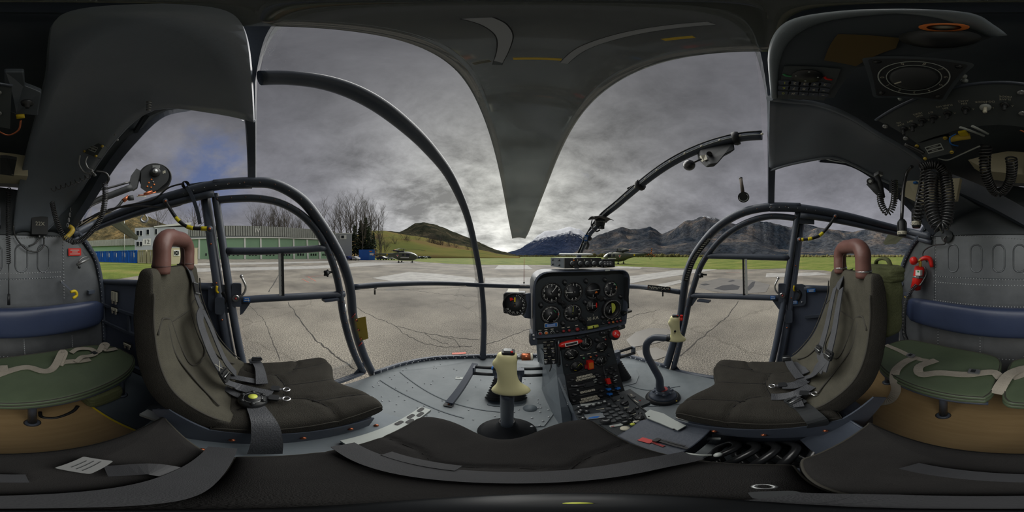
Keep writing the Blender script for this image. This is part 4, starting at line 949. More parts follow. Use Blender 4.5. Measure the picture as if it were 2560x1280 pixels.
# ---------------------------------------------------------------- parked helicopters
def helicopter(M, lab, grp=None):
    t = thing('helicopter', lab, 'helicopter', M, group='olive helicopters parked on the apron')
    secs = [(4.1, .15, .12, 1.25), (3.9, .55, .45, 1.25), (3.4, .95, .75, 1.28), (2.6, 1.15, .92, 1.38), (1.4, 1.2, .98, 1.45), (.3, 1.15, .98, 1.45), (-.6, .95, .85, 1.5), (-1.6, .6, .55, 1.65), (-3.2, .34, .33, 1.8), (-6.2, .16, .16, 1.98)]
    def ring_(x, w_, h_, z): return [(x, w_*math.copysign(abs(math.cos(a))**.75, math.cos(a)), z+h_*math.copysign(abs(math.sin(a))**.75, math.sin(a))) for a in [2*PI*k/16 for k in range(16)]]
    B(M, 'oliveheli').loft([ring_(*q) for q in secs]).obj('fuselage', t)
    B(M, 'winblack').loft([ring_(x, w_*1.012, h_*.93, z+.09) for x, w_, h_, z in [(4.12, .1, .1, 1.25), (3.92, .56, .46, 1.3), (3.42, .97, .73, 1.35), (2.62, 1.16, .86, 1.46)]]).m('tin')
    b = B(M, 'tin').loft([ring_(x, w_*.9, h_*.5, z+.55) for x, w_, h_, z in [(3.3, .6, .5, 1.28), (2.6, 1.0, .85, 1.38), (1.6, 1.1, .95, 1.44)]]); b.obj('canopy_cover', t, label='pale cover over the cabin roof')
    B(M, 'glass').loft([ring_(x, w_*1.02, h_*1.01, z) for x, w_, h_, z in [(3.95, .5, .42, 1.25), (3.4, .95, .75, 1.28), (2.65, 1.15, .92, 1.38)]], cap=False).obj('canopy_glass', t)
    for y in (-1, 1):
        b = B(M, 'winblack').prism([(2.5, y*1.17, 1.35), (1.7, y*1.2, 1.35), (1.7, y*1.12, 2.0), (2.5, y*1.08, 1.95)], (0, y*.02, 0)).m('winblack').prism([(1.3, y*1.21, 1.5), (.8, y*1.2, 1.5), (.8, y*1.12, 1.95), (1.3, y*1.12, 1.95)], (0, y*.02, 0)); b.obj('side_windows', t)
        b = B(M, 'white').prism([(-.55, y*.97, 1.75), (.05, y*1.1, 1.75), (-.25, y*1.04, 1.25)], (0, y*.03, 0)).m('red').prism([(-.45, y*1.0, 1.71), (-.05, y*1.12, 1.71), (-.25, y*1.07, 1.40)], (0, y*.02, 0)); b.obj('triangle_emblem', t); b = B(M)
        for i in range(10): b.m('white').box((2.3-.19*i, y*1.21, 1.12), (.13, .03, .17))
        b.obj('door_lettering', t); B(M, 'yellow').cyl((-3.0, y*.36, 1.8), (-3.0, y*.39, 1.8), .2).obj('roundel', t)
    b = B(M, 'blackm').cyl((-.3, .32, 2.6), (-1.7, .34, 2.75), .26, .17, 12).cyl((-.3, -.32, 2.6), (-1.5, -.34, 2.7), .22, .14, 12).box((.3, 0, 2.5), (1.4, .8, .35)).cyl((-1.72, .34, 2.75), (-1.6, .34, 2.74), .2)
    b.tube([(.9, 0, 2.3), (.6, .2, 2.7), (0, .3, 2.65)], .05, 6, n=3); b.obj('engine', t)
    b = B(M, 'blackm').cyl((.9, 0, 2.2), (.9, 0, 3.15), .13, .07).cyl((.9, 0, 3.0), (.9, 0, 3.12), .22)
    b.obj('rotor_mast', t)
    for i in range(3):
        a = .45+i*2*PI/3; c_, s_ = math.cos(a), math.sin(a); R0 = Vector((.9, 0, 3.05))
        b = B(M, 'blackm').cyl(R0, R0+Vector((c_*.6, s_*.6, .02)), .045).m('oliveheli').ribbon([R0+Vector((c_*.6, s_*.6, .02)), R0+Vector((c_*2.6, s_*2.6, -.02)), R0+Vector((c_*4.9, s_*4.9, -.32))], .33, (0, 0, 1), .04).m('orange').ribbon([R0+Vector((c_*4.9, s_*4.9, -.32)), R0+Vector((c_*5.2, s_*5.2, -.38))], .33, (0, 0, 1), .045); b.obj('rotor_blade', t)
    b = B(M, 'oliveheli').prism([(-5.2, -1.0, 2.05), (-5.6, -1.0, 2.05), (-5.6, 1.0, 2.05), (-5.2, 1.0, 2.05)], (0, 0, .05))
    b.tube([(-6.1, 0, 1.9), (-6.3, 0, 1.4), (-6.1, 0, .9), (-5.8, 0, 1.5)], .025, 6, n=4); b.obj('tailplane', t)
    for i in range(3):
        a = PI/2+.15+i*2*PI/3; c_ = Vector((math.cos(a), 0, math.sin(a))); o = Vector((-6.3, .22, 2.1)); b = B(M)
        for k in range(5): b.m('orange' if k % 2 == 0 else 'black').ribbon([o+c_*(.08+.17*k), o+c_*(.25+.17*k)], .17, (0, 1, 0), .03)
        b.obj('tail_blade', t)
    for x, y in ((2.9, 0), (.1, 1.15), (.1, -1.15)):
        b = B(M, 'blackm').tube([(x-.1, y*.75, 1.0), (x, y, .45), (x, y, .18)], .05, 8, n=3).cyl((x-.05, y-.07, .17), (x-.05, y+.07, .17), .17).box((x, y, .05), (1.0, .28, .04))
        b.tube([(x-.5, y*.8, .9), (x, y, .4)], .03, 6); b.obj('landing_gear', t)
    return t
u = P(1000, 640, d=37); helicopter(T(u.x, u.y, GZ+.02) @ R(math.radians(22), 'Z') @ Matrix.Scale(1.0, 4), 'olive helicopter facing right on the apron in front of the green hill')
u = P(1553, 640, d=30); helicopter(T(u.x, u.y, GZ+.02) @ R(math.radians(180-66), 'Z') @ Matrix.Scale(.92, 4), 'olive helicopter with yellow-striped tail rotor parked beyond the instrument panel')
# red stripe mast fixed to the nose glazing
p = P(1310, 709, d=1.62); q = P(1310.5, 645, d=1.66)
B(mat='rubber').cyl(p, p.lerp(q, .06), .008).m('red').cyl(p.lerp(q, .05), q, .003, .002, 6).obj('yaw_probe', label='thin red probe standing outside the windscreen left of the panel', cat='probe')
# ================================================================ seats
def sg(v, p): return math.copysign(abs(v)**p, v)
def cushion(M, mt, x0, x1, yb, yf, z0, z1, nu=46, nv_=46, grooves=(), gw=.010, gd=.009, name='seat_cushion', parent=None, dome=.012, mt2='seam', **kw):
    """padded cushion: yf(u) gives the front edge; grooves are polylines in local xy"""
    b = B(M, mt)
    def smap(t): return sg(1-(1-abs(t))**1.7, 1) if t > 0 else -(1-(1-abs(t))**1.7)
    def dist(p):
        m = 9
        for g in grooves:
            for (ax, ay), (bx, by) in zip(g, g[1:]):
                dx, dy = bx-ax, by-ay; t = max(0, min(1, ((p[0]-ax)*dx+(p[1]-ay)*dy)/(dx*dx+dy*dy+1e-9)))
                m = min(m, math.hypot(p[0]-ax-t*dx, p[1]-ay-t*dy))
        return m
    def build(top):
        rows = []
        for i in range(nu+1):
            u = smap(-1+2*i/nu); r = []
            for j in range(nv_+1):
                v = smap(-1+2*j/nv_); x = (x0+x1)/2+u*(x1-x0)/2; y = yb+(yf(u)-yb)*(v+1)/2
                e = (1-abs(u)**14)**.35*(1-abs(v)**14)**.35 if max(abs(u), abs(v)) < 1 else 0
                if top:
                    z = lerp(z0+(z1-z0)*.35, z1, e)+dome*(1-u*u)*(1-v*v)
                    if grooves: z -= gd*math.exp(-(dist((x, y))/gw)**2)
                else: z = lerp(z0+(z1-z0)*.35, z0, e)
                r.append((x, y, z))
            rows.append(r)
        return rows
    t = build(True); bt = build(False); n = nu+1; m = nv_+1
    vs = [p for r in t for p in r]+[p for r in bt for p in r]; f = []
    for i in range(nu):
        for j in range(nv_):
            q = (i*m+j, (i+1)*m+j, (i+1)*m+j+1, i*m+j+1); f.append(q); f.append(tuple(x+n*m for x in reversed(q)))
    b.add(vs, f, True)
    b.m(mt2)
    for g in grooves:
        q = []
        for p in resample([(x, y, 0) for x, y in g], 14):
            u = (p.x-(x0+x1)/2)/((x1-x0)/2); v = (p.y-yb)/(yf(u)-yb)*2-1; u = max(-.999, min(.999, u)); v = max(-.999, min(.999, v))
            e = (1-abs(u)**14)**.35*(1-abs(v)**14)**.35; q.append((p.x, p.y, lerp(z0+(z1-z0)*.35, z1, e)+dome*(1-u*u)*(1-v*v)-gd+.0006))
        b.m('seamdk').tube(q, .0024, 6)
    b.m(mt2)      # piping round the upper edge
    per = [(t[i][2]) for i in range(2, nu-1)]+[(t[nu-2][j]) for j in range(3, nv_-1)]+[(t[i][nv_-2]) for i in range(nu-3, 1, -1)]+[(t[2][j]) for j in range(nv_-3, 2, -1)]
    b.tube([Vector(p)+Vector((0, 0, .0005)) for p in per], .0028, 6, loop=True)
    return b.obj(name, parent, **kw)
def notch(f, d=.055): return lambda u: f-d*math.exp(-((u)/.42)**2)-.02*abs(u)**6
BF = [(-.055, .455), (-.11, .50), (-.20, .63), (-.262, .82), (-.272, .92), (-.272, .96)]
BB = [(-.09, .34), (-.16, .41), (-.27, .56), (-.345, .80), (-.35, .92), (-.345, .97)]
BW = [.43, .445, .455, .445, .405, .38]
def backrest(M, mt, parent, dark):
    F = resample([(0, a, c) for a, c in BF], 40); K = resample([(0, a, c) for a, c in BB], 40); Wd = resample([(a, i*.1, 0) for i, a in enumerate(BW)], 40)
    b = B(M, mt); rings = []; n = 44; edge = [[], []]
    for i in range(44):
        j = min(i, 39); f, k, w_ = F[j].copy(), K[j].copy(), Wd[j].x
        if i >= 38:
            q = (i-37)/6; s_ = math.sqrt(max(0, 1-q*q))*.5+.5*(1-q); mid = (f+k)/2; up = Vector((0, -.02, 1))*.035*math.sin(q*PI/2)
            f = mid+(f-mid)*s_+up; k = mid+(k-mid)*s_+up; w_ = w_*(.86+.14*s_)
        d = (f-k); ln = d.length; d.normalize(); mid = (f+k)/2; r = []
        for a in range(n):
            an = 2*PI*a/n; x = w_/2*sg(math.cos(an), .22); q = sg(math.sin(an), .22)
            p = mid+d*q*ln/2; 
            if q > 0: p = p-d*.022*max(0, 1-(x/(w_*.40))**4)*q
            r.append((x, p.y, p.z))
        rings.append(r)
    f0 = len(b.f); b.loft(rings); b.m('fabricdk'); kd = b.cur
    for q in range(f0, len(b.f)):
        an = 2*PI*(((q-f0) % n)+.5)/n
        if q-f0 < n*43 and (abs(math.cos(an)) > .82 or math.sin(an) < 0): b.mi[q] = kd  # shade on sides and back painted in with the darker cloth
    b.m('seam')
    for sx in (-1, 1): b.tube([Vector((sx*(Wd[i].x/2-.004), F[i].y+.001, F[i].z)) for i in range(2, 38)], .0035, 6)
    def onface(x, z):
        j = min(range(40), key=lambda i: abs(F[i].z-z)); d = (F[j]-K[j]).normalized(); p = F[j]-d*.0215*max(0, 1-(x/(Wd[j].x*.40))**4); return Vector((x, p.y+.0, z))
    for sx in (-1, 1):
        b.tube([onface(sx*x, z) for x, z in ((.19, .80), (.15, .835), (.10, .82), (.08, .80), (.075, .70), (.07, .62), (.03, .60), (.0, .60))], .0036, 6, n=4)
        b.tube([onface(sx*x, z) for x, z in ((.105, .81), (.12, .70), (.11, .60), (.12, .52), (.15, .48))], .0036, 6, n=4)
    b.tube([onface(x, .80) for x in (-.08, -.04, 0, .04, .08)], .0028, 6)
    b.obj('backrest', parent)
def headrest(M, parent, k):
    # padded U-shaped tube, open side hidden in the backrest
    pts = [(-.105, -.304, .982), (-.105, -.30, 1.03), (-.102, -.30, 1.075), (-.07, -.30, 1.104), (0, -.30, 1.108), (.07, -.30, 1.104), (.102, -.30, 1.075), (.105, -.30, 1.03), (.105, -.304, .982)]
    P_ = resample(pts, 40); b = B(M, 'brown')
    rs = [.032+.0008*math.sin(i*.9) for i in range(len(P_))]
    b.tube(P_, rs, 18); b.m('brownseam'); b.tube([Vector(p)+Vector((0, .0, -.0)) for p in [(-.073, -.30, .995), (-.073, -.30, 1.04), (-.055, -.30, 1.075), (.055, -.30, 1.075), (.073, -.30, 1.04), (.073, -.30, .995)]], .0035, 6, n=4)
    b.m('chrome' if k > 0 else 'brownseam')
    for x in (-.105, .105): b.lathe([(.0325, -.006), (.0345, 0), (.0325, .006)], 18, M=T(x, -.303, 1.005))
    b.obj('headrest', parent, label='brown leather padded loop headrest')
def seat(M, lab, k, Mb=None):
    t = thing('pilot_seat', lab, 'seat', M); Mb = Mb or M
    gr = [[(-.225, .19), (-.16, .19), (-.10, .15), (-.085, .08), (-.10, .0), (-.14, -.05)], [(.225, .19), (.16, .19), (.10, .15), (.085, .08), (.10, .0), (.14, -.05)], [(-.085, .08), (0, .10), (.085, .08)], [(0, .10), (0, .31)], [(-.12, .16), (-.13, .26), (-.16, .35)], [(.12, .16), (.13, .26), (.16, .35)]]
    cushion(M, 'fabricdk', -.225, .225, -.10, notch(.355), .345, .452, 60, 60, gr, name='seat_cushion', parent=t)
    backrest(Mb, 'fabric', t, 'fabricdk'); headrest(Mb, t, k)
    b = B(M, 'frame').prism([(-.215, -.14, .30), (.215, -.14, .30), (.215, .30, .30), (-.215, .30, .30)], (0, 0, .05))
    for sx in (-1, 1):
        b.prism([(sx*.222, -.15, .27), (sx*.222, .28, .29), (sx*.222, .30, .345), (sx*.222, -.10, .40), (sx*.222, -.20, .50), (sx*.222, -.25, .46)], (sx*.006, 0, 0))
        b.box((sx*.18, .06, .285), (.03, .5, .03))
    b.m('copper')
    for sx in (-1, 1):
        for y in (-.05, .1, .22): b.ball((sx*.229, y, .32), .008, 8)
    b.obj('seat_shell', t)
    b = B(Mb, 'frame').sheet([[Vector((x, a-.008, c)) for x in (-.15, 0, .15)] for a, c in BB[1:]], .012, (0, -1, 0)); b.obj('back_shell', t)
    return t
ML = T(-.565, 0, FZ(-.565)); MR = T(.61, -.09, FZ(.61)); MRb = T(.635, -.05, FZ(.61))
SL = seat(ML, 'left front seat, charcoal cloth, brown padded loop headrest', -1)
SR = seat(MR, 'right front seat, charcoal cloth, olive bag hung behind its back', 1, MRb)
def face(M, h):
    n_ = Vector((0, .5, .2)).normalized(); o = M.translation; p0 = o+Vector((0, -.155, .60))+n_*h
    return lambda x, y: PL(x, y, p0, n_)
def flat(M, h):
    z = M.translation.z+.452+h; return lambda x, y: P(x, y, z=z)
def strap(parent, pts, wd, nrm, name='shoulder_strap', mt='belt', stitch=None, th=.004):
    b = B(mat=mt).ribbon(pts, wd, nrm, th, n=5); b.obj(name, parent); return b
nf = Vector((0, .9, .4)); up = Vector((0, 0, 1))
def buckle(parent, p, ax, nrm, w_=.06, l_=.05, name='buckle', mt='black'):
    f_ = frame(p, ax, nrm); b = B(f_, mt).rbox((0, 0, 0), (l_, w_, .008), .008).box((l_*.15, 0, .006), (.006, w_*.85, .01)).box((-l_*.3, 0, .006), (.006, w_*.85, .008)); b.m('steel').cyl((0, -w_*.45, .008), (0, w_*.45, .008), .003, seg=6)
    b.obj(name, parent)
def tongue(parent, p, ax, nrm, name='tongue'):
    f_ = frame(p, ax, nrm); b = B(f_, 'black').rbox((-.015, 0, 0), (.03, .028, .012), .006)
    pts = [(.011*math.cos(a)+.02, .011*math.sin(a), 0) for a in [2*PI*k/14 for k in range(14)]]; b.m('chrome').tube(pts, .004, 6, loop=True).box((.004, 0, 0), (.02, .012, .003)); b.obj(name, parent)
# left harness
F = face(ML, .012); F2 = face(ML, .03); K = flat(ML, .012); K2 = flat(ML, .03)
tp = P(447, 664, y=-.34); 
strap(SL, [tp, P(470, 668, y=-.29), F(484, 705), F(492, 742), F(505, 775)], [.032, .036, .036, .034, .04], nf)
B(frame(F(488, 722)+nf*.005, F(492, 742)-F(484, 705), nf), 'rubber').box((0, 0, 0), (.05, .038, .006)).m('steel').box((.024, 0, .003), (.005, .042, .005)).box((-.024, 0, .003), (.005, .042, .005)).obj('strap_adjuster', SL)
strap(SL, [F(505, 775), F2(500, 800), F2(515, 850), F2(532, 890), F2(552, 925)], [.04, .05, .05, .05, .046], nf)
strap(SL, [F(507, 775), F2(528, 820), F2(548, 870), F2(565, 905), K2(590, 935)], [.036, .036, .036, .04, .04], nf)
buckle(SL, F2(556, 938)+nf*.008, Vector((.3, .5, -1)), nf, .062, .055, name='strap_buckle')
B(frame(F2(545, 918)+nf*.006, Vector((.3, .5, -1)), nf), 'ivory').ribbon([(-.02, -.02, 0), (.02, .02, 0)], .0015, up, .001).ribbon([(-.02, .02, 0), (.02, -.02, 0)], .0015, up, .001).obj('stitching', SL)
strap(SL, [F2(562, 950), K2(590, 965), K2(640, 978), K2(680, 985)], .04, [nf, up, up, up], 'lap_strap')
strap(SL, [K2(570, 940), K2(610, 948), K(655, 956)], .032, up, 'lap_strap'); strap(SL, [K(560, 968), K(600, 990), K(650, 998), K(690, 995)], .026, up, 'lap_strap')
tongue(SL, K2(700, 973), Vector((.3, 1, 0)), up); tongue(SL, K2(698, 996), Vector((.3, 1, 0)), up)
strap(SL, [K(622, 918)+Vector((-.05, 0, .0)), K(640, 905), K2(650, 925), K2(655, 960)], [.045, .045, .042, .042], [up, up, Vector((.3, .3, 1)), up], 'lap_strap')
buckle(SL, K(642, 905)+Vector((0, 0, .02)), Vector((1, .1, .2)), up, .05, .03)
cb = K(632, 1002)+Vector((0, 0, .012))
b = B(T(*cb), 'black').lathe([(.042, -.016), (.045, -.004), (.040, .008), (.024, .012), (.022, .018), (0, .018)], 24)
for i in range(6): a = i*PI/3; b.ball((.034*math.cos(a), .034*math.sin(a), .009), .009, 6)
b.m('lime').lathe([(.014, .018), (.014, .0195), (0, .0195)], 16); b.m('steel'); b.lathe([(.03, .0085), (.028, .013), (.026, .0085)], 20); b.obj('harness_buckle', SL, label='round black harness buckle with yellow-green centre')
strap(SL, [K(640, 1018), K(655, 1045), Vector((-.335, .02, -.60)), Vector((-.30, .02, -.66)), Vector((-.275, .015, -.74))], [.05, .055, .06, .06, .06], [up, up, Vector((.6, 0, 1)), Vector((1, 0, .4)), Vector((1, 0, .1))], 'lap_strap')
# right harness
F = face(MRb, .012); F2 = face(MRb, .03); K = flat(MR, .012); K2 = flat(MR, .03)
strap(SR, [P(2128, 676, y=-.43), P(2112, 682, y=-.38), F(2102, 700), F(2093, 722)], [.034, .036, .036, .05], nf)
strap(SR, [F(2088, 718), F2(2078, 760), F2(2068, 810), F2(2052, 868)], [.034, .034, .036, .04], nf); strap(SR, [F(2103, 722), F2(2095, 770), F2(2085, 830), F2(2072, 885), F2(2062, 930)], [.034, .034, .036, .036, .02], nf)
strap(SR, [F2(2052, 868), F2(2050, 890), F2(2060, 900), F2(2048, 930)], .04, nf)
buckle(SR, F2(2048, 874), Vector((-.2, .4, -1)), nf, .05, .04); buckle(SR, F2(2072, 888), Vector((-.2, .4, -1)), nf, .05, .04)
strap(SR, [F2(2066, 895), F2(2040, 925), K2(2020, 945), K2(1990, 962), K2(1955, 965)], [.04, .045, .045, .045, .04], [nf, nf, up, up, up], 'lap_strap'); strap(SR, [K2(2028, 965), K2(1990, 985), K(1950, 992), K(1928, 992)], .04, up, 'lap_strap')
tongue(SR, K2(1945, 964), Vector((-.1, 1, 0)), up); tongue(SR, K2(2022, 984), Vector((-.3, -1, 0)), up)
strap(SR, [K(1968, 905)+Vector((0, 0, .03)), K(1978, 925)+Vector((0, 0, .025)), K2(2000, 945)], .036, up, 'lap_strap'); strap(SR, [K(1990, 898)+Vector((.03, 0, 0)), K(1996, 915), K2(2010, 935)], .05, Vector((.4, .4, 1)), 'lap_strap')
buckle(SR, K(1966, 907)+Vector((0, 0, .03)), Vector((1, 0, .1)), up, .04, .05)
strap(SR, [K(1985, 1008), K(2010, 1020), K(2040, 1040)+Vector((-.01, 0, -.03)), Vector((.385, -.12, -.70))], [.045, .05, .055, .055], [up, up, Vector((-1, 0, 1)), Vector((-1, 0, .2))], 'lap_strap', mt='blackm')
buckle(SR, K(1988, 1007)+Vector((0, 0, .01)), Vector((-.7, -.5, 0)), up, .05, .055, mt='blackm'); strap(SR, [K(1985, 985)+Vector((0, 0, .01)), K(1993, 1010)+Vector((0, 0, .016)), K(1998, 1022)+Vector((0, 0, .014))], .03, up, 'lap_strap')
# olive bag behind right backrest
c = Vector((.635, -.515, -.235)); b = B(mat='canvas')
def bag(b, c, sx, sy, sz, e=.35, n=26):
    rings = []
    for i in range(n+1):
        v = -1+2*i/n; q = (1-abs(v)**6)**.3 if abs(v) < 1 else .02
        rings.append([c+Vector((sx*q*sg(math.cos(a), e), sy*q*sg(math.sin(a), e), sz*v))+Vector((0, 0, 0))*1.0+Vector((noise.noise(Vector((a, v*4, 2)))*.006, noise.noise(Vector((v*3, a, 5)))*.006, 0)) for a in [2*PI*k/30 for k in range(30)]])
    return b.loft(rings)
t = thing('kit_bag', 'olive canvas kit bag hanging behind the right front seat back', 'bag', (c.x, c.y, -.42))
bag(b, c, .125, .055, .175); b.obj('body', t)
bag(B(mat='canvas'), c+Vector((0, -.005, .15)), .13, .062, .045).obj('flap', t)
B(mat='canvas').tube([c+Vector((-.09, 0, .18)), c+Vector((-.07, .01, .22)), c+Vector((0, .01, .215)), c+Vector((.03, 0, .18))], .014, 8, n=4, flat=.5).obj('carry_handle', t)
def pad(poly, z0, z1, mt, name, parent, inset=.02, rings=8, **k):
    """padded slab with rounded rim from a plan outline"""
    c = Vector((sum(p[0] for p in poly)/len(poly), sum(p[1] for p in poly)/len(poly), 0)); pp = spl([Vector((x, y, 0)) for x, y in poly+[poly[0]]], 6)[:-1]; R_ = []
    for i in range(rings+1):
        a = -PI/2+PI*i/rings; o = math.cos(a)**.7 if abs(math.cos(a)) > 1e-6 else 0; R_.append((1-inset/.2*(1-o), (z0+z1)/2+(z1-z0)/2*math.sin(a)))
    L_ = [[c+(p-c)*s_+Vector((0, 0, z)) for p in pp] for s_, z in R_]
    for q in (.8, .5, .2, .02): L_.append([c+(p-c)*q*R_[-1][0]+Vector((0, 0, z1+.010*(1-q))) for p in pp])
    b = B(mat=mt).loft(L_); b.m('seam').tube([c+(p-c)*R_[rings-2][0]*.995+Vector((0, 0, R_[rings-2][1]+.002)) for p in pp], .003, 6, loop=True)
    return b.obj(name, parent, **k)
# ---------------------------------------------------------------- middle seat
MC = Matrix.Identity(4)
t = thing('middle_seat', 'black mesh-fabric middle seat directly below the viewpoint', 'seat', (0, .07, FZ(0)))
cushion(MC, 'mesh', -.225, .19, -.03, lambda u: .375-.075*math.exp(-(u/.42)**2)-.02*abs(u)**6, -.70, -.60, 70, 70,
        [[(-.225, .22), (-.13, .20), (-.085, .16), (-.07, .12)], [(.19, .215), (.10, .19), (.055, .15), (.05, .12)], [(-.085, .16), (0, .165), (.055, .15)], [(.055, .15), (.10, .10), (.19, .09)], [(-.085, .16), (-.12, .11), (-.225, .10)]], parent=t, gw=.006)
b = B(mat='mesh'); 
pad([(-.20, -.04), (-.255, -.10), (-.335, -.20), (-.33, -.222), (-.1, -.228), (.1, -.228), (.29, -.222), (.30, -.20), (.225, -.07), (.18, -.035), (0, -.03)], -.70, -.602, 'mesh', 'folded_backrest', t)
strap(t, [Vector((-.22, .13, -.585)), Vector((-.14, .125, -.575)), Vector((0, .122, -.572)), Vector((.12, .118, -.575)), Vector((.19, .095, -.588))], .042, up, 'lap_strap', mt='beltdk'); strap(t, [Vector((-.15, .155, -.574)), Vector((-.08, .15, -.57)), Vector((-.05, .148, -.569))], .02, up, 'lap_strap', mt='beltdk')
strap(t, [Vector((-.24, -.05, -.59)), Vector((-.1, -.048, -.582)), Vector((.02, -.03, -.58)), Vector((.05, 0, -.578))], .045, up, 'lap_strap', mt='beltdk')
B(T(.012, .028, -.578), 'black').lathe([(.036, -.01), (.038, 0), (.032, .01), (.01, .014), (0, .014)], 20).m('lime').lathe([(.003, .013), (.003, .015), (0, .015)], 12).obj('harness_buckle', t)
B(frame(Vector((.072, -.002, -.582)), Vector((1, .2, 0)), up), 'blackm').rbox((-.012, 0, 0), (.028, .022, .008), .005).m('steel').tube([(.02+.008*math.cos(a), .006*math.sin(a), 0) for a in [2*PI*k/14 for k in range(14)]], .0022, 6, loop=True).obj('tongue', t)
B(frame(P(215, 1163, z=-.578), Vector((.9, .5, 0)), up), 'tagdk').rbox((0, 0, 0), (.055, .04, .002), .003).m('blackm').box((0, .008, .0015), (.04, .001, .001)).box((0, 0, .0015), (.036, .001, .001)).box((0, -.008, .0015), (.03, .001, .001)).obj('label_tag', t, label='pale fabric label')
strap(t, [P(265, 1178, z=-.58), P(370, 1172, z=-.575), P(430, 1180, z=-.585)], .04, up, 'folded_webbing', mt='beltdk'); strap(t, [Vector((-.02, -.12, -.583)), Vector((.05, -.125, -.575)), Vector((.11, -.13, -.585))], .03, up, 'folded_webbing', mt='beltdk')
B(mat='frame').prism([(-.24, -.24, -.76), (.19, -.24, -.76), (.19, .27, -.76), (-.24, .27, -.76)], (0, 0, .058)).obj('seat_pan', t)
# ---------------------------------------------------------------- seat platforms
b = B(mat='frame').prism([(-.80, -.27, FZ(-.8)), (.21, -.27, FZ(.21)), (.21, .26, FZ(.21)), (-.80, .26, FZ(-.8))], (0, 0, .265))
b.m('pedestal').prism([(-.46, -.30, -.765), (-.225, -.26, -.765), (-.225, .40, -.765), (-.46, .36, -.765)], (0, 0, .004)); b.m('copper')
for x, y in ((-.29, -.1), (-.34, .05), (-.3, .2), (-.33, .3), (-.42, -.2)): b.ball((x, y, -.76), .008, 8)
b.obj('seat_platform', label='blue-grey box platform under the left and middle seats', cat='platform')
b = B(mat='frame').prism([(.44, -.33, FZ(.44)), (.84, -.33, FZ(.84)), (.84, .20, FZ(.84)), (.44, .20, FZ(.44))], (0, 0, .265)).obj('seat_platform', label='blue-grey box platform under the right seat', cat='platform')
def rail(pts, lab, mt='palegrey', pattern=True, w_=.04):
    b = B(mat=mt).ribbon(pts, w_, up, .02, n=1); a, c = Vector(pts[0]), Vector(pts[-1]); b.m('rubber')
    k = 5 if pattern else 0
    for i in range(k):
        p = c.lerp(a, .06+.09*i)+Vector((0, 0, .0105)); b.rbox((0, 0, 0), (.03, .014, .004), .006, frame(p+Vector((.008 if i % 2 else -.008, 0, 0)), c-a, up))
    return b.obj('seat_rail', label=lab, cat='rail')
rail([(-.28, .17, -.745), (-.275, .47, -.745)], 'pale seat rail with dark slots left of the middle seat'); rail([(-.40, -.33, -.742), (-.40, -.26, -.742), (-.46, -.20, -.742)], 'pale rail end with holes behind the left seat', pattern=False)
B(mat='palegrey').ribbon([(.42, .26, -.75), (.425, .12, -.75), (.43, -.02, -.75)], .022, up, .012).m('rubber').ribbon([(.415, .25, -.743), (.42, .12, -.743)], .005, up, .003).m('copper').ball((.418, .252, -.742), .007, 8).obj('seat_rail', label='thin slotted silver rail beside the right seat cushion', cat='rail')
# tray with hoses between middle and right seats
b = B(mat='liningdk').prism([(.215, -.24, -1.04), (.435, -.24, -1.045), (.435, .14, -1.045), (.215, .14, -1.04)], (0, 0, .01)); b.m('frame').prism([(.434, -.205, -.70), (.305, -.215, -.70), (.25, -.10, -.86), (.40, -.08, -.86)], (0, -.004, -.008))
b.tube([(.31, -.218, -.698), (.436, -.208, -.698)], .005, 6); b.obj('cable_tray', label='grey tray with slanted rear plate between middle and right seats', cat='tray')
b = B(mat='cable'); random.seed(2)
for i in range(7):
    y0 = .12-.045*i; b.tube([Vector((.25, y0, -.93)), Vector((.29, y0-.02, -.88)), Vector((.36, y0-.05, -.87)), Vector((.41, y0-.03, -.92)), Vector((.37, y0+.0, -.97)), Vector((.28, y0-.04, -.98))], .013, 8, n=4)
    b.obj('coiled_hose', label='%s black hose loop counted from the front in the tray between the seats' % ordn[i].replace('leftmost', 'first'), cat='hose', group='black hoses in the tray'); b = B(mat='cable')
# ================================================================ rear bench
def bench(name, lab, poly, z, rail_, legs):
    t = thing(name, lab, 'bench seat', (sum(p[0] for p in poly)/len(poly), sum(p[1] for p in poly)/len(poly), FZ(poly[0][0])))
    pad(poly, z-.032, z, 'olive', 'upper_pad', t); pad(poly, z-.064, z-.027, 'olive', 'lower_pad', t)
    B(mat='frame').tube([Vector((x, y, z-.088)) for x, y in rail_], .012, 8, n=5).obj('frame_tube', t)
    for x, y in legs:
        zf = FZ(x)+.014; B(mat='frame').tube([(x, y, z-.07), (x, y, z-.12), (x, y, zf+.006)], .019, 12).cyl((x, y, zf), (x, y, zf+.01), .036, .026).box((x, y, z-.078), (.05, .05, .02)).obj('leg', t)
    return t
pl1 = [(-.77, -.72), (-.72, -.66), (-.60, -.60), (-.42, -.575), (-.2, -.565), (0, -.57), (.07, -.59), (.09, -.68), (.09, -.9), (.04, -1.0), (-.2, -1.05), (-.5, -1.05), (-.68, -1.0), (-.77, -.88)]
bench('rear_bench', 'left rear bench, green vinyl pads with tangled grey straps on top', pl1, -.728, [(-.70, -.68), (-.62, -.63), (-.42, -.605), (-.13, -.60), (.06, -.62)], [(-.125, -.62), (-.61, -.66)])
pr1 = [(.145, -.60), (.3, -.575), (.5, -.56), (.68, -.575), (.82, -.64), (.90, -.74), (.90, -.92), (.80, -1.02), (.5, -1.06), (.25, -1.05), (.14, -.98), (.125, -.8), (.125, -.66)]
bench('rear_bench', 'right rear bench, green vinyl pads with beige straps hanging over the front', pr1, -.732, [(.14, -.63), (.34, -.60), (.55, -.59), (.72, -.61), (.85, -.70)], [(.335, -.62), (.80, -.72)])
def rp(x, y, z=-.722): return P(x, y, z=z)
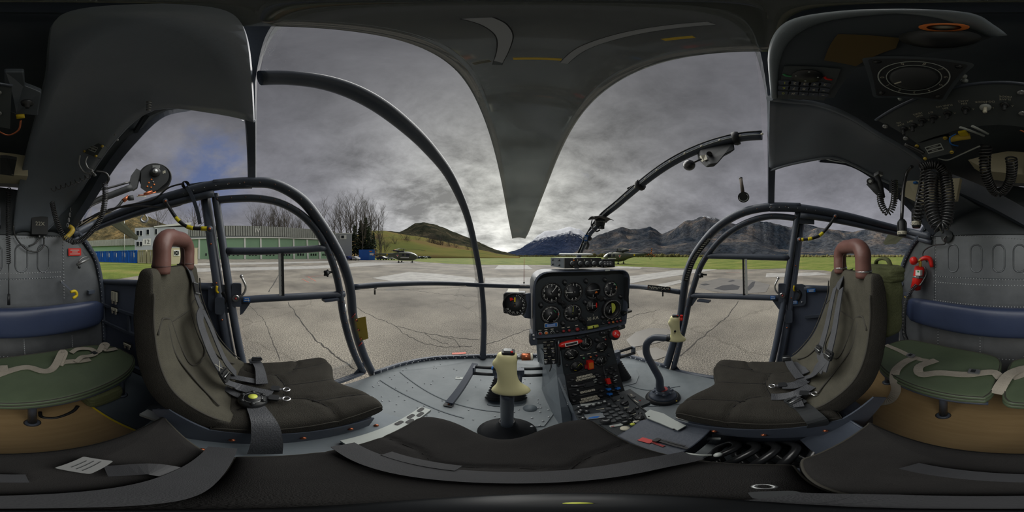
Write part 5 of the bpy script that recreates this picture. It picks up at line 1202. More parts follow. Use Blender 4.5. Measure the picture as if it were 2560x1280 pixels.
def belt(pts, w_, lab, z=-.722, nrm=up, lift=None):
    q = [rp(x, y, z+(l if lift else 0)) for (x, y), l in zip(pts, lift or [0]*len(pts))]
    return B(mat='beige').ribbon(q, w_, nrm, .003, n=5).obj('seat_strap', label=lab, cat='strap')
belt([(-30, 945), (30, 925), (70, 918), (110, 928), (135, 918), (155, 880), (160, 885), (148, 912), (160, 905), (200, 902), (225, 898)], .045, 'grey strap lying along the left bench, twisted up at its middle', lift=[0, .005, .01, .01, .01, .06, .05, .01, .01, .012, .01])
belt([(178, 882), (195, 872), (225, 872), (245, 880), (258, 860), (268, 862), (262, 875), (292, 871)], .038, 'grey strap looped at the back right of the left bench', lift=[.01, .02, .01, .02, .05, .05, .02, .01])
belt([(190, 905), (205, 892), (222, 890), (238, 885), (240, 878)], .034, 'short grey strap end with buckle on the left bench', lift=[.02, .035, .02, .02, .01])
belt([(2215, 862), (2245, 875), (2272, 888), (2300, 898), (2320, 902)], .036, 'beige strap with buckle at the back of the right bench')
q = [rp(2288, 893, -.715), rp(2262, 905, -.715), rp(2240, 925, -.72), P(2236, 950, z=-.76), P(2240, 975, z=-.85), P(2225, 1000, z=-.98), P(2195, 1008, z=-1.045), P(2165, 1006, z=-1.045)]
B(mat='beige').ribbon(q, .05, [up, up, up, Vector((-.5, .8, .3)), Vector((-.5, .8, .1)), Vector((-.3, .6, .8)), up, up], .003).obj('seat_strap', label='long beige strap falling from the right bench to the plywood floor', cat='strap')
belt([(2340, 900), (2300, 915), (2302, 935), (2350, 932), (2420, 936), (2480, 930), (2502, 945)], .05, 'beige lap strap folded across the right bench', lift=[.01, .02, .01, .005, .01, .01, .0])
belt([(2580, 920), (2555, 922), (2525, 935), (2505, 960), (2492, 985)], .06, 'wide beige strap between the two rear bench pads', lift=[.01, .01, .02, .01, -.02])
for x, y, lab, w_ in ((2277, 889, 'grey buckle on the strap at the back of the right bench', .05), (2435, 929, 'grey buckle on the folded lap strap of the right bench', .06), (236, 883, 'black buckle on the short strap of the left bench', .035)):
    B(frame(rp(x, y, -.705), Vector((1, .1, 0)), up), 'blackm' if x < 300 else 'steel').rbox((0, 0, 0), (w_, .04, .01), .006).m('black').box((.004, 0, .004), (w_*.4, .028, .006)).obj('strap_buckle', label=lab, cat='buckle')
B(mat='frame').tube([(-.66, -.83, -.815), (0, -.84, -.815), (.82, -.84, -.815)], .016, 8).obj('bench_crossbar', label='long steel tube running under both rear benches', cat='tube')
t = thing('olive_pouch', 'crumpled olive canvas pouch under the left end of the rear bench', 'bag', (-.50, -.72, FZ(-.5)+.01)); bag(B(mat='canvas'), Vector((-.50, -.72, -.965)), .11, .09, .07).obj('body', t)
B(mat='rubber').tube([P(100, 1030, z=-1.035), P(105, 1043, z=-1.035), P(140, 1045, z=-1.035), P(180, 1030, z=-1.03), P(195, 1015, z=-1.02)], .010, 6, n=4).obj('black_hose', label='black strap loop on the plywood floor under the left bench', cat='strap')
# blue back pads along the bulkhead
zc = [P(0, 770, y=-1.13).z, P(0, 843, y=-1.13).z]
def backpad(x0, x1, lab):
    rows = []; n = 26
    rings = []
    for i in range(n+1):
        u = -1+2*i/n; x = lerp(x0, x1, (u+1)/2); q = (1-abs(u)**10)**.35 if abs(u) < 1 else .05; zm = (zc[0]+zc[1])/2-.02*((x-.1)/.9)**2*0; hz = (zc[0]-zc[1])/2
        rings.append([(x, -1.135+.05*q*sg(math.cos(a), .6)+.01, zm+hz*(.55+.45*q)*sg(math.sin(a), .6)) for a in [2*PI*k/20 for k in range(20)]])
    b = B(mat='navy').loft(rings); return b.obj('back_cushion', label=lab, cat='back cushion')
backpad(-.83, .99, 'long dark blue padded back cushion on the rear bulkhead')
# ================================================================ instrument panel
YP = .75
def PP(x, y, o=0): return P(x, y, y=YP-o)
px_ = Vector((1, 0, 0)); pn = Vector((0, -1, 0))
t_pan = thing('instrument_panel', 'tall black instrument panel with eight round gauges under a grey hood', 'instrument panel', (.35, .75, FZ(.35)))
# rounded outline on the panel plane
def rr(p0, p1, p2, p3, r, n=7):
    c = [p0, p1, p2, p3]; o = []
    for i in range(4):
        a = c[i-1]; b_ = c[i]; d = c[(i+1) % 4]; u = (a-b_).normalized(); v = (d-b_).normalized(); ri = r[i]
        for k in range(n+1):
            q = k/n; s_ = b_+u*ri*(1-q)**2+v*ri*q**2; o.append(s_)
    return o
TLc, TRc, BRc, BLc = PP(1330, 676), PP(1568, 672), PP(1556, 806), PP(1330, 838)
out1 = rr(TLc, TRc, BRc, BLc, [.085, .085, .015, .015]); cen = (TLc+TRc+BRc+BLc)/4
def off(pts, s_, dy): return [cen+(p-cen)*s_+Vector((0, dy, 0)) for p in pts]
b = B(mat='frame')            # hood rim
b.loft([off(out1, 1.0, .0), off(out1, 1.0, -.035), off(out1, .975, -.042), off(out1, .955, -.03), off(out1, .94, -.004)], cap=False, smooth=False)
b.loft([off(out1, 1.0, 0), off(out1, .985, .13), off(out1, .93, .22), off(out1, .75, .26)], cap=False)
b.prism(off(out1, .76, .262), (0, -.004, 0)); b.obj('hood', t_pan)
B(mat='panel').prism(off(out1, .95, .0), (0, -.008, 0)).obj('face_plate', t_pan)
def gauge(parent, F, nrm, xax, cx, cy, r, marks=None, needles=(), name='gauge', ticks=(0, 360, 40), body=None, ttl=None, inner=None, rim='rubber', nums_r=.72, ns=.2, arcs=(), rise=.006):
    m = frame(F(cx, cy)+nrm*.008, xax, nrm)
    g = B(m, rim).lathe([(r, -.002), (r*1.02, rise*.6), (r*.98, rise), (r*.9, rise*.5), (r*.9, .0012)], 30, cap=False).m('dial').lathe([(r*.92, .0), (r*.92, .0012), (0, .0012)], 30)
    go = g.obj(name, parent); b = B(m, 'white')
    a0, a1, n = ticks
    for i in range(n+1):
        a = math.radians(90-a0-(a1-a0)*i/n); L_ = .13 if i % 5 == 0 else .07; c_, s_ = math.cos(a), math.sin(a)
        b.ribbon([(c_*r*.87, s_*r*.87, .0016), (c_*r*(.87-L_), s_*r*(.87-L_), .0016)], r*.022, (0, 0, 1), .0005)
    for i, (an, tx) in enumerate(marks or []):
        a = math.radians(90-an); b.text(tx, T(math.cos(a)*r*nums_r, math.sin(a)*r*nums_r, .002), r*ns*1.35)
    if ttl: b.text(ttl, T(0, r*.22, .002), r*.15)
    b.obj('dial_markings', go)
    for col, q0, q1, rad in arcs:
        B(m, col).ribbon([(math.cos(math.radians(90-a))*r*rad, math.sin(math.radians(90-a))*r*rad, .0022) for a in [q0+(q1-q0)*k/12 for k in range(13)]], r*.055, (0, 0, 1), .0005, n=1).obj('range_arc', go)
    for an, ln, col in needles:
        a = math.radians(90-an); c_, s_ = math.cos(a), math.sin(a)
        B(m, col).ribbon([(-c_*r*.15, -s_*r*.15, .0035), (c_*r*ln, s_*r*ln, .0035)], [r*.07, r*.03], (0, 0, 1), .0008, n=1).m('black').cyl((0, 0, .001), (0, 0, .005), r*.09, seg=10).obj('needle', go)
    if body: body(m, go, r)
    gl = B(m, 'lens').lathe([(r*.92, rise*.55), (0, rise*.55)], 24, cap=False).obj('glass', go)
    return go
def knobp(parent, F, nrm, xax, x, y, r=.011, h=.014, mt='black', top=None, name='knob', slot=True, lab=None):
    m = frame(F(x, y)+nrm*.008, xax, nrm); b = B(m, mt).lathe([(r*1.1, 0), (r*1.1, h*.3), (r*.85, h*.4), (r*.8, h), (0, h)], 14)
    if top: b.m(top).lathe([(r*.62, h), (r*.55, h*1.25), (0, h*1.3)], 12)
    elif slot: b.m('steel').box((0, 0, h+.0005), (r*1.1, r*.18, .001))
    return b.obj(name, parent, label=lab)
num9 = lambda k, step, st: [(st+step*i, str(v)) for i, v in enumerate(k)]
G1 = dict(parent=t_pan, F=PP, nrm=pn, xax=px_)
gauge(cx=1378, cy=731, r=.0505, marks=num9([5, 6, 7, 8, 9, 0, 1, 2, 3, 4], 36, 0), ns=.22, needles=[(38, .8, 'white')], ticks=(0, 360, 50), **G1)
gauge(cx=1432, cy=729, r=.0505, marks=[(0, '3'), (28, '5'), (90, '8'), (160, '5'), (190, '3'), (270, '0'), (300, '1'), (245, '1')], needles=[(270, .75, 'white')], ticks=(20, 340, 36), ttl=None, **G1)
def horiz(m, go, r):
    B(m, 'white').box((0, r*.12, .003), (r*1.6, r*.03, .0006)).box((0, -r*.55, .003), (r*.03, r*.3, .0006)).m('orange').prism([(r*.25, -r*.3, .002), (r*.6, -r*.25, .002), (r*.5, -r*.05, .002), (r*.3, -r*.1, .002)], (0, 0, .001)).obj('horizon_bar', go)
gauge(cx=1480.5, cy=727, r=.045, ticks=(140, 220, 8), body=horiz, **G1)
gauge(cx=1525, cy=722, r=.047, marks=[(-12, '80'), (45, '100'), (95, '120'), (160, '30'), (195, '20'), (250, '40'), (305, '60')], needles=[(185, .8, 'white')], ns=.17, ticks=(0, 360, 50), arcs=[('green', 30, 70, .84), ('amber', 70, 100, .84)], **G1)
gauge(cx=1376, cy=785, r=.048, marks=[(0, '30'), (35, '35'), (300, '25'), (325, '20')], ns=.13, needles=[(215, .75, 'white')], arcs=[('red', 80, 100, .75), ('green', 30, 70, .55)], nums_r=.8, ticks=(200, 520, 60), ttl='NR', **G1)
gauge(cx=1430, cy=780, r=.048, marks=[(0, '0'), (35, '5'), (70, '10'), (110, '15'), (150, '20'), (180, '25'), (210, '30'), (250, '35'), (290, '40'), (325, '45')], ns=.14, needles=[(5, .7, 'lime')], ticks=(0, 360, 50), **G1)
def turn(m, go, r):
    B(m, 'white').box((0, 0, .003), (r*.04, r*.9, .0006)).box((0, 0, .003), (r*1.2, r*.03, .0006)).m('red').box((r*.62, 0, .003), (r*.2, r*.7, .001)).obj('flag_bars', go)
gauge(cx=1479, cy=763, r=.037, ticks=(230, 310, 8), body=turn, **G1)
def hsi(m, go, r):
    b = B(m, 'rubber').lathe([(r*1.0, .0), (r*1.05, .02), (r*.9, .026), (r*.75, .012), (r*.72, .002)], 32, cap=False); b.m('white')
    for i in range(72):
        a = i*PI/36; b.ribbon([(math.cos(a)*r*.93, math.sin(a)*r*.93, .0265), (math.cos(a)*r*(1.0 if i % 3 else .97), math.sin(a)*r*(1.0 if i % 3 else .97), .0255)], .0008, (0, 0, 1), .0004)
    b.obj('compass_bezel', go)
    B(m, 'lime').prism([(r*math.cos(a)*.55+r*.1, r*math.sin(a)*.6, .002) for a in [PI*(-.42)+PI*.9*k/12 for k in range(13)]], (0, 0, .0008)).obj('scale_card', go, label='pale yellow-green half disc')
gauge(cx=1523, cy=770, r=.056, ticks=(0, 360, 36), body=hsi, needles=[(200, .5, 'white')], **G1)
for x, y in ((1409.5, 704), (1462, 701), (1509, 698), (1351, 759.5), (1460, 753), (1508, 745), (1547, 740), (1405, 805), (1503, 791)): knobp(x=x, y=y, r=.011, h=.016, name='post_light', **G1)
for x0, y0, x1, y1 in ((1396, 748, 1407, 757), (1448, 792, 1457, 800), (1491, 740, 1497, 742)):
    a, c = PP(x0, y0), PP(x1, y1); B(mat='rubber').cyl(a+pn*.006, a+pn*.03, .012, .010).cyl(a+pn*.02, c+pn*.025, .008).cyl(c+pn*.008, c+pn*.03, .011).obj('lamp_knob', t_pan)
b = B(frame(PP(1480, 795)+pn*.009, px_, pn), 'ivory').text('3E-KA', I4, .026).obj('lettering', t_pan, label='white letters 3E-KA')
B(frame(PP(1481, 787)+pn*.009, px_, pn), 'ivory').text('?', I4, .016).obj('lettering', t_pan)
b = B(frame(PP(1376.5, 811)+pn*.009, px_, pn), 'white').box((0, 0, 0), (.062, .022, .002)).m('blue').box((0, 0, .001), (.058, .018, .0015)).m('white')
for i in range(3): b.box((0, -.005+.005*i, .002), (.04, .0012, .0006))
b.obj('placard', t_pan, label='bright blue placard with white edge')
# lower lip with push buttons
lipA, lipB = PP(1332, 848, .02), PP(1556, 811, .02); lx = (lipB-lipA).normalized(); ln_ = Vector((0, -1, .25)).normalized()
lm = frame((lipA+lipB)/2, lx, ln_); hl_ = (lipB-lipA).length
b = B(lm, 'panel').rbox((0, 0, -.012), (hl_+.03, .058, .03), .01); b.obj('button_rail', t_pan)
FL = lambda x, y: PL(x, y, lm.translation+ln_*.003, ln_)
GL = dict(parent=t_pan, F=lambda x, y: FL(x, y)-ln_*.008, nrm=ln_, xax=lx)
for x, y, c, r in ((1350, 833.5, 'darkred', .0095), (1365, 832, 'orange', .0095), (1380.5, 830.5, 'black', .0095), (1408, 827, 'darkred', .0095), (1422, 825.5, 'darkred', .0095), (1442.5, 823, 'darkred', .014), (1521, 806.5, 'darkred', .009), (1531, 805, 'amber', .009), (1541, 803.5, 'darkred', .009), (1549.5, 801.5, 'darkred', .009)):
    m = frame(FL(x, y), lx, ln_); B(m, 'palegrey' if x < 1400 else 'black').lathe([(r, 0), (r, .006), (r*.75, .007)], 14, cap=False).m('black' if r < .012 else 'blackm').lathe([(r*1.15, 0), (r*1.15, .003)], 14).m(c).lathe([(r*.75, .004), (r*.7, .010), (0, .011)], 14).m('ivory').box((0, r+.007, .001), (.014, .0035, .001)).obj('push_button', t_pan)
for x, y in ((1393, 828.5), (1457, 822), (1508, 808.5)): knobp(x=x, y=y, r=.009, h=.004, **GL)
m = frame(FL(1481, 817), lx, ln_); B(m, 'black').rbox((0, 0, 0), (.072, .030, .006), .004).m('lime').cyl((-.03, 0, .004), (.03, 0, .004), .009, seg=12).m('black').box((0, 0, .012), (.006, .014, .003)).obj('slip_indicator', t_pan, label='yellow-green glass slip tube')
b = B(mat='frame').box(PP(1333, 843, .01), (.03, .05, .07)).m('rivet').ball(PP(1334, 838, .04), .006, 8).ball(PP(1335, 847, .04), .006, 8).obj('end_bracket', t_pan)
# top radio box
t = thing('radio_control_box', 'box with five knobs mounted on top of the instrument panel hood', 'radio box', (.37, .78, PP(1445, 676).z))
za, zb_ = P(1445, 645, y=.72).z, P(1445, 670, y=.72).z; xa, xb = P(1412, 655, y=.72).x, P(1503, 655, y=.72).x
B(mat='black').box(((xa+xb)/2, .725, (za+zb_)/2), (xb-xa, .012, za-zb_)).obj('front_plate', t)
xl = P(1377, 655, y=.90).x; B(mat='pedestal').prism([(xa, .73, zb_), (xb, .73, zb_), (xb-.02, .90, zb_), (xl, .90, zb_)], (0, 0, za-zb_)).m('black').ball((lerp(xa, xl, .3)-.002, .78, za-.012), .005, 6).ball((lerp(xa, xl, .3)-.002, .78, zb_+.012), .005, 6).ball((lerp(xa, xl, .8)-.002, .865, za-.012), .005, 6).ball((lerp(xa, xl, .8)-.002, .865, zb_+.012), .005, 6).obj('case', t)
B(mat='palegrey').prism([P(1400, 636, y=.80), P(1475, 636, y=.80), P(1482, 638, y=.74), P(1397, 638, y=.74)], (0, 0, .006)).obj('top_cover', t, label='pale thin plate on top')
F7 = lambda x, y: P(x, y, y=.719); x0_ = Vector((1, 0, 0))
for i, x in enumerate((1429, 1449, 1466, 1483, 1500)):
    m = frame(F7(x, 658), x0_, pn); B(m, 'blackm').lathe([(.013, 0), (.013, .004), (.010, .006), (.0095, .02), (0, .021)], 14).m('palegrey').lathe([(.0105, .006), (.0098, .018)], 14, cap=False).obj('knob', t)
    if i: B(frame(F7(x-5, 651), x0_, pn), 'ivory').text('3027'[i-1], I4, .013).obj('digit', t)
B(frame(F7(1434, 651), x0_, pn), 'orange').lathe([(.004, 0), (.003, .005), (0, .006)], 8).obj('lamp', t)
B(frame(F7(1434, 651), x0_, pn), 'ivory').box((0, .009, 0), (.009, .003, .001)).box((0, -.028, 0), (.006, .005, .001)).box((.115, -.033, 0), (.028, .003, .001)).box((.18, -.034, 0), (.018, .003, .001)).obj('lettering', t)
t = thing('small_switch_box', 'small black box with three round plugs right of the top radio box', 'switch box', P(1515, 660, y=.76))
B(mat='black').box(P(1516, 658, y=.76), (.08, .05, .045)).obj('case', t)
for x in (1512, 1519, 1526): B(mat='blackm').cyl(P(x, 659, y=.735), P(x, 659, y=.70), .013, .010).m('steel').cyl(P(x, 659, y=.70), P(x, 659, y=.698), .004).obj('plug', t)
B(frame(P(1519, 675, y=.705), x0_, pn), 'palegrey').box((0, 0, 0), (.03, .01, .002)).obj('small_plate', label='tiny pale plate stuck on the panel hood edge', cat='plate')
# left side gauge box
t = thing('torque_gauge_box', 'black single gauge box bolted to the left side of the panel', 'gauge box', P(1285, 765, y=.72))
n8 = Vector((-.12, -1, .05)).normalized(); x8 = Vector((1, -.12, 0)).normalized(); c8 = P(1286, 759, y=.70); F8 = lambda x, y: PL(x, y, c8, n8)
f8 = frame(c8, x8, n8); a, c = F8(1257, 733), F8(1313, 785); w8 = (F8(1313, 759)-F8(1257, 759)).length; h8 = (F8(1286, 733)-F8(1286, 786)).length
B(f8, 'blackm').rbox((0, 0, -.012), (w8, h8, .024), .012).m('frame').box((0, 0, -.05), (w8*.92, h8*.9, .07)).obj('case', t, bevel=.002)
B(f8, 'ivory').prism([(-w8*.38, h8*.45, -.02), (w8*.2, h8*.45, -.02), (w8*.1, h8*.52, -.09), (-w8*.4, h8*.52, -.09)], (0, .003, 0)).obj('cover', t)
B(f8, 'rubber').ball((-w8*.43, h8*.42, .001), .006, 6).ball((-w8*.43, -h8*.42, .001), .006, 6).ball((w8*.43, h8*.42, .001), .006, 6).obj('rivets', t)
G8 = dict(parent=t, F=lambda x, y: F8(x, y)-n8*.007, nrm=n8, xax=x8)
gauge(cx=1287, cy=761, r=.052, marks=[(40, '2'), (65, '4'), (90, '6'), (115, '8'), (140, '9'), (165, '11'), (190, '13'), (215, '15'), (235, '16')], needles=[(0, .0, 'amber')], ns=.15, ticks=(10, 240, 24), **G8)
B(frame(F8(1283, 748)+n8*.008, x8, n8), 'red').prism([(-.012, -.006, 0), (.004, 0, 0), (-.004, .009, 0), (-.014, .008, 0)], (0, 0, .002)).m('yellow').box((.008, .0, .001), (.006, .02, .002)).obj('warning_marks', t, label='red arrow and yellow bar')
knobp(x=1306, y=782, r=.008, h=.012, top='steel', **G8)
B(mat='frame').prism([F8(1303, 735), P(1327, 733, y=.745), P(1328, 797, y=.745), F8(1312, 795), F8(1300, 783)], (0, .012, 0)).m('rivet').ball(P(1318, 742, y=.735), .004, 6).ball(P(1318, 753, y=.735), .004, 6).ball(P(1319, 766, y=.735), .004, 6).ball(P(1319, 780, y=.735), .004, 6).obj('bracket', t)
# right side folder box
t = thing('chart_holder', 'narrow black chart box on the right flank of the instrument panel', 'box', P(1565, 735, y=.75))
a, c = P(1558, 693, y=.74), P(1572, 776, y=.69); B(mat='blackm').prism([P(1557, 694, y=.75), P(1570, 694, y=.70), P(1573, 771, y=.70), P(1557, 775, y=.75)], (.02, .05, 0)).obj('case', t)
B(mat='black').box(P(1566, 779, y=.72), (.06, .03, .012)).m('steel').cyl(P(1567, 778, y=.71), P(1568, 782, y=.71), .006).obj('bracket', t)
# ================================================================ pedestal
cTL, cTR, cBL, cBR = P(1400, 848, y=.725), P(1523, 830, y=.725), P(1412, 936, y=.68), P(1540, 905, y=.68)
lx2 = (cTR-cTL).normalized(); n2 = lx2.cross(cBL-cTL).normalized(); n2 = n2 if n2.y < 0 else -n2
FI = lambda x, y: PL(x, y, (cTL+cBR)/2, n2)
bTL, bTR, bBL, bBR = FI(1413, 934), FI(1541, 907), P(1428, 1014, y=.575), P(1562, 984, y=.575)
n3 = (bTR-bTL).cross(bBL-bTL).normalized(); n3 = n3 if n3.y < 0 else -n3
FJ = lambda x, y: PL(x, y, (bTL+bBR)/2, n3)
t = thing('pedestal', 'grey sheet-metal pedestal carrying the engine gauges and radios', 'pedestal', (.33, .68, FZ(.33)))
zf = FZ(.3)
b = B(mat='pedestal')
prof = [(.98, zf), (.98, -.55), (.92, -.43), (.74, -.40), (.735, -.43), (.69, -.64), (.585, -.82), (.55, zf)]
xl0, xr0 = .195, .50
poly = [(xl0, y, z) for y, z in prof]; b.prism([Vector((xl0+(.0 if z > -.7 else -.015), y, z)) for y, z in prof], (xr0-xl0, 0, 0))
b.prism([P(1340, 845, y=.95), P(1398, 850, y=.80), P(1412, 935, y=.72), P(1345, 905, y=1.02)], (0, .02, 0))
b.prism([PF(1350, 905), PF(1438, 1056), Vector((.215, .52, -.80)), Vector((.20, .72, -.62)), P(1352, 870, y=.93)], (-.008, 0, 0))
b.m('rivet')
for i in range(20): b.ball(P(1411+16*i/19, 935+75*i/19, y=.70-.12*i/19)+Vector((-.012, 0, 0)), .0035, 5)
b.obj('body', t)
pane2 = [cTL, cTR, FI(1541, 906), FI(1411, 936)]
B(mat='panel').prism([p-n2*.012 for p in pane2], n2*.018).obj('engine_panel', t)
GI = dict(parent=t, F=FI, nrm=n2, xax=lx2)
gauge(cx=1462, cy=857, r=.038, marks=[(30*i, str((12 if i == 0 else i))) for i in range(0, 12, 3)], ns=.2, needles=[(0, .7, 'white'), (120, .5, 'white')], ticks=(0, 360, 48), rise=.014, **G1 | GI)
gauge(cx=1427, cy=885, r=.036, marks=[(-80, '0'), (-45, '2'), (-10, '4'), (30, '6')], needles=[(-40, .7, 'white')], ticks=(-80, 80, 20), ns=.17, ttl=None, **GI)
gauge(cx=1502, cy=867, r=.034, marks=[(-60, '0'), (0, '5'), (60, '10')], needles=[(0, .0, 'white')], ticks=(-80, 80, 16), ns=.15, **GI)
gauge(cx=1441, cy=915, r=.035, needles=[(40, .7, 'lime')], ticks=(-100, 100, 16), arcs=[('yellow', 40, 80, .7), ('yellow', 190, 220, .7)], **GI)
gauge(cx=1501, cy=901, r=.034, marks=[(-50, '5'), (0, '4'), (90, '2'), (180, '0')], needles=[(-20, .6, 'white'), (20, .6, 'white')], ticks=(0, 360, 24), ns=.15, **GI)
for x, y, c in ((1418, 865, 'darkred'), (1456, 893, 'green'), (1473, 890, 'orange'), (1487, 887, 'darkred'), (1510, 847, 'darkred')): knobp(x=x, y=y, r=.009, h=.008, top=c, name='warning_lamp', **GI)
for x, y in ((1438, 861), (1490, 849), (1415, 911), (1519, 886), (1441, 843), (1466, 838), (1480, 897), (1485, 905)): knobp(x=x, y=y, r=.008 if x != 1490 else .013, h=.010, **GI)
m = frame(FI(1421, 854)+n2*.03, (FI(1443, 849)-FI(1399, 858)), n2); B(m, 'red').loft([[(x, w_*math.cos(a), .012*math.sin(a)) for a in [2*PI*k/10 for k in range(10)]] for x, w_ in ((-.058, .004), (-.045, .014), (-.015, .018), (.03, .015), (.05, .01), (.056, .003))]).m('white').box((.0, 0, .012), (.062, .018, .002)).m('blackm').box((0, 0, .0135), (.054, .011, .001)).obj('red_handle', t, label='red lever handle with white plate')
m = frame(FI(1471, 909)+n2*.012, lx2, n2); B(m, 'red').rbox((0, 0, .004), (.030, .055, .02), .005).m('orange').rbox((0, -.002, .016), (.022, .038, .004), .004).m('darkred').box((-.02, -.01, 0), (.014, .02, .016)).obj('switch_guard', t, label='red guarded switch')
for x, y in ((1453, 887), (1470, 883), (1486, 880), (1417, 870), (1508, 842), (1427, 893), (1502, 875)): B(frame(FI(x, y)+n2*.009, lx2, n2), 'ivory').box((0, 0, 0), (.020, .003, .001)).obj('lettering', t)
# radio stack
B(mat='black').prism([p-n3*.012 for p in [bTL, bTR, bBR, bBL]], n3*.018).obj('radio_rack', t)
ax3 = (FJ(1500, 960)-FJ(1440, 972)).normalized()
b = B(mat='blackm')
for (x0, y0, x1, y1) in ((1413, 936, 1505, 915), (1416, 955, 1509, 935), (1419, 973, 1514, 954), (1423, 992, 1519, 973), (1427, 1008, 1525, 990)):
    b.tube([FJ(x0, y0)+n3*.01, FJ(x1, y1)+n3*.01], .0045, 6)
b.tube([FJ(1505, 916)+n3*.01, FJ(1526, 990)+n3*.01], .006, 6).obj('rack_rail', t)
def keys(F, n_, ax, rows, mt='ivory', sz=(.0155, .0115, .012), name='push_key', dx=None):
    for (x0, y0, x1, y1, k) in rows:
        for i in range(k):
            x = lerp(x0, x1, i/max(1, k-1)); y = lerp(y0, y1, i/max(1, k-1)); b = B(frame(F(x, y)+n_*.008, ax, n_), mt); b.rbox((0, 0, 0), sz, .003).m('blackm').box((0, 0, sz[2]/2+.0004), (sz[0]*.4, sz[1]*.25, .0006)); b.obj(name, t)
keys(FJ, n3, ax3, [(1443, 943, 1474, 936, 5), (1441, 950, 1481, 941, 6), (1452, 980, 1480, 974, 4), (1454, 997, 1486, 990, 5), (1451, 1004, 1491, 995, 6)])
for x, y in ((1488, 936), (1428, 948), (1493, 940), (1434, 985), (1431, 1000), (1498, 988), (1500, 976), (1497, 956)): knobp(x=x, y=y, r=.011, h=.014, **(GI | dict(F=FJ, nrm=n3, xax=ax3)))
b = B(mat='cable').tube([FJ(1424, 964)+n3*.02, FJ(1440, 962)+n3*.03, FJ(1456, 960)+n3*.025], .008, 8, n=3).m('blackm').rbox((0, 0, .02), (.05, .028, .018), .005, frame(FJ(1466, 959), ax3, n3)).obj('plug_connector', t)
for x, y, c in ((1516, 952, 'red'), (1517, 972, 'blue'), (1540, 970, 'blue'), (1520, 984, 'blue')):
    B(frame(FJ(x, y)+n3*.014, ax3, n3), c).rbox((0, 0, 0), (.02, .038 if c == 'red' else .014, .018), .004).obj('switch_guard', t, label=c+' switch cap')
for x, y in ((1512, 923), (1524, 919), (1509, 935), (1522, 932), (1530, 945), (1533, 955), (1530, 935), (1535, 965), (1528, 975), (1540, 978), (1517, 942), (1534, 925), (1512, 962)): knobp(x=x, y=y, r=.0085, h=.014, name='toggle', **(GI | dict(F=FJ, nrm=n3, xax=ax3)))
for x, y in ((1436, 940), (1440, 976), (1434, 995), (1484, 955), (1475, 957), (1486, 949), (1538, 940), (1536, 950)): B(frame(FJ(x, y)+n3*.009, ax3, n3), 'palegrey').box((0, 0, 0), (.020, .0035, .001)).box((.004, .005, 0), (.008, .002, .001)).obj('lettering', t)
# side switch panel
sA = P(1375, 882, y=.70); ns = Vector((-.25, -1, .12)).normalized(); FS = lambda x, y: PL(x, y, sA, ns); xs_ = (FS(1392, 880)-FS(1358, 882)).normalized()
t5 = thing('side_switch_panel', 'small black panel with two columns of switches left of the pedestal', 'switch panel', (sA.x, sA.y, FS(1376, 912).z))
b = B(mat='black').prism([FS(1358, 855), FS(1388, 853), FS(1393, 909), FS(1361, 912)], -ns*.02).m('pedestal').prism([FS(1358, 855)-ns*.02, FS(1388, 853)-ns*.02, FS(1385, 845)-ns*.05, FS(1366, 846)-ns*.05], -ns*.01); b.obj('case', t5)
for x, y in ((1363, 861), (1380, 860), (1363.5, 876), (1382, 876), (1365, 889), (1383, 887), (1365, 904), (1384, 904), (1372, 868), (1374, 896)):
    B(frame(FS(x, y), xs_, ns), 'steel' if y in (876, 904) else 'blackm').lathe([(.008, 0), (.008, .004), (.005, .006), (.004, .016), (0, .017)], 10).m('ivory').box((0, .013, 0), (.014, .003, .001)).obj('toggle', t5)
B(mat='cable').tube([FS(1378, 911), FS(1378, 918), FS(1374, 928)], .003, 6, n=3).tube([FS(1396, 850), FS(1397, 875), FS(1398, 912)], .007, 6).obj('wire', t5)
# red knob lever at the right of the panel bottom
t = thing('emergency_lever', 'black lever with red round cap sticking out under the panel right corner', 'lever', P(1530, 838, y=.66))
a = P(1500, 832, y=.70); c = P(1537, 836, y=.62)
B(mat='cable').tube([a, P(1515, 833, y=.69), c], .009, 8, n=3).tube([P(1520, 825, y=.69), P(1536, 828, y=.67), P(1545, 820, y=.66), P(1550, 815, y=.65)], .010, 8, n=3).obj('arm', t)
nk = -c.normalized(); fk = frame(c, (1, 0, 0), nk); B(fk, 'black').lathe([(.006, -.03), (.026, -.022), (.031, -.005), (.026, .008), (.02, .012), (0, .012)], 20).obj('knob', t); B(fk, 'red').lathe([(.021, .010), (.021, .017), (0, .018)], 20).m('white').text('E', T(-.004, .005, .0185), .014).text('8', T(.004, -.008, .0185), .012).obj('cap', t, label='red cap with white marks')
# ================================================================ centre console
zc_ = -.795; FCp = Vector((.3, .4, zc_)); nc = Vector((-.02, -.12, 1)).normalized(); FCn = lambda x, y: PL(x, y, FCp, nc); axc = (FCn(1600, 1050)-FCn(1500, 1070)).normalized()
t = thing('centre_console', 'black radio console with keypad running back between the front seats', 'console', (.32, .35, FZ(.32)))
q = [FCn(1430, 1014), FCn(1562, 984), FCn(1662, 1056), FCn(1700, 1098), FCn(1640, 1128), FCn(1500, 1062), FCn(1445, 1050)]
B(mat='frame').prism([p+Vector((0, 0, -.20)) for p in q], (0, 0, .19)).obj('body', t); B(mat='panel').prism([p+Vector((0, 0, -.008)) for p in q], (0, 0, .012)).obj('top_plate', t)
b = B(mat='blackm')
for a_, c_ in (((1435, 1026), (1530, 995)), ((1445, 1045), (1550, 1020)), ((1525, 992), (1655, 1112)), ((1500, 1062), (1590, 1042)), ((1570, 990), (1672, 1066))): b.tube([FCn(*a_)+nc*.006, FCn(*c_)+nc*.006], .0035, 6)
b.obj('module_edge', t)
GC = dict(parent=t, F=FCn, nrm=nc, xax=axc)
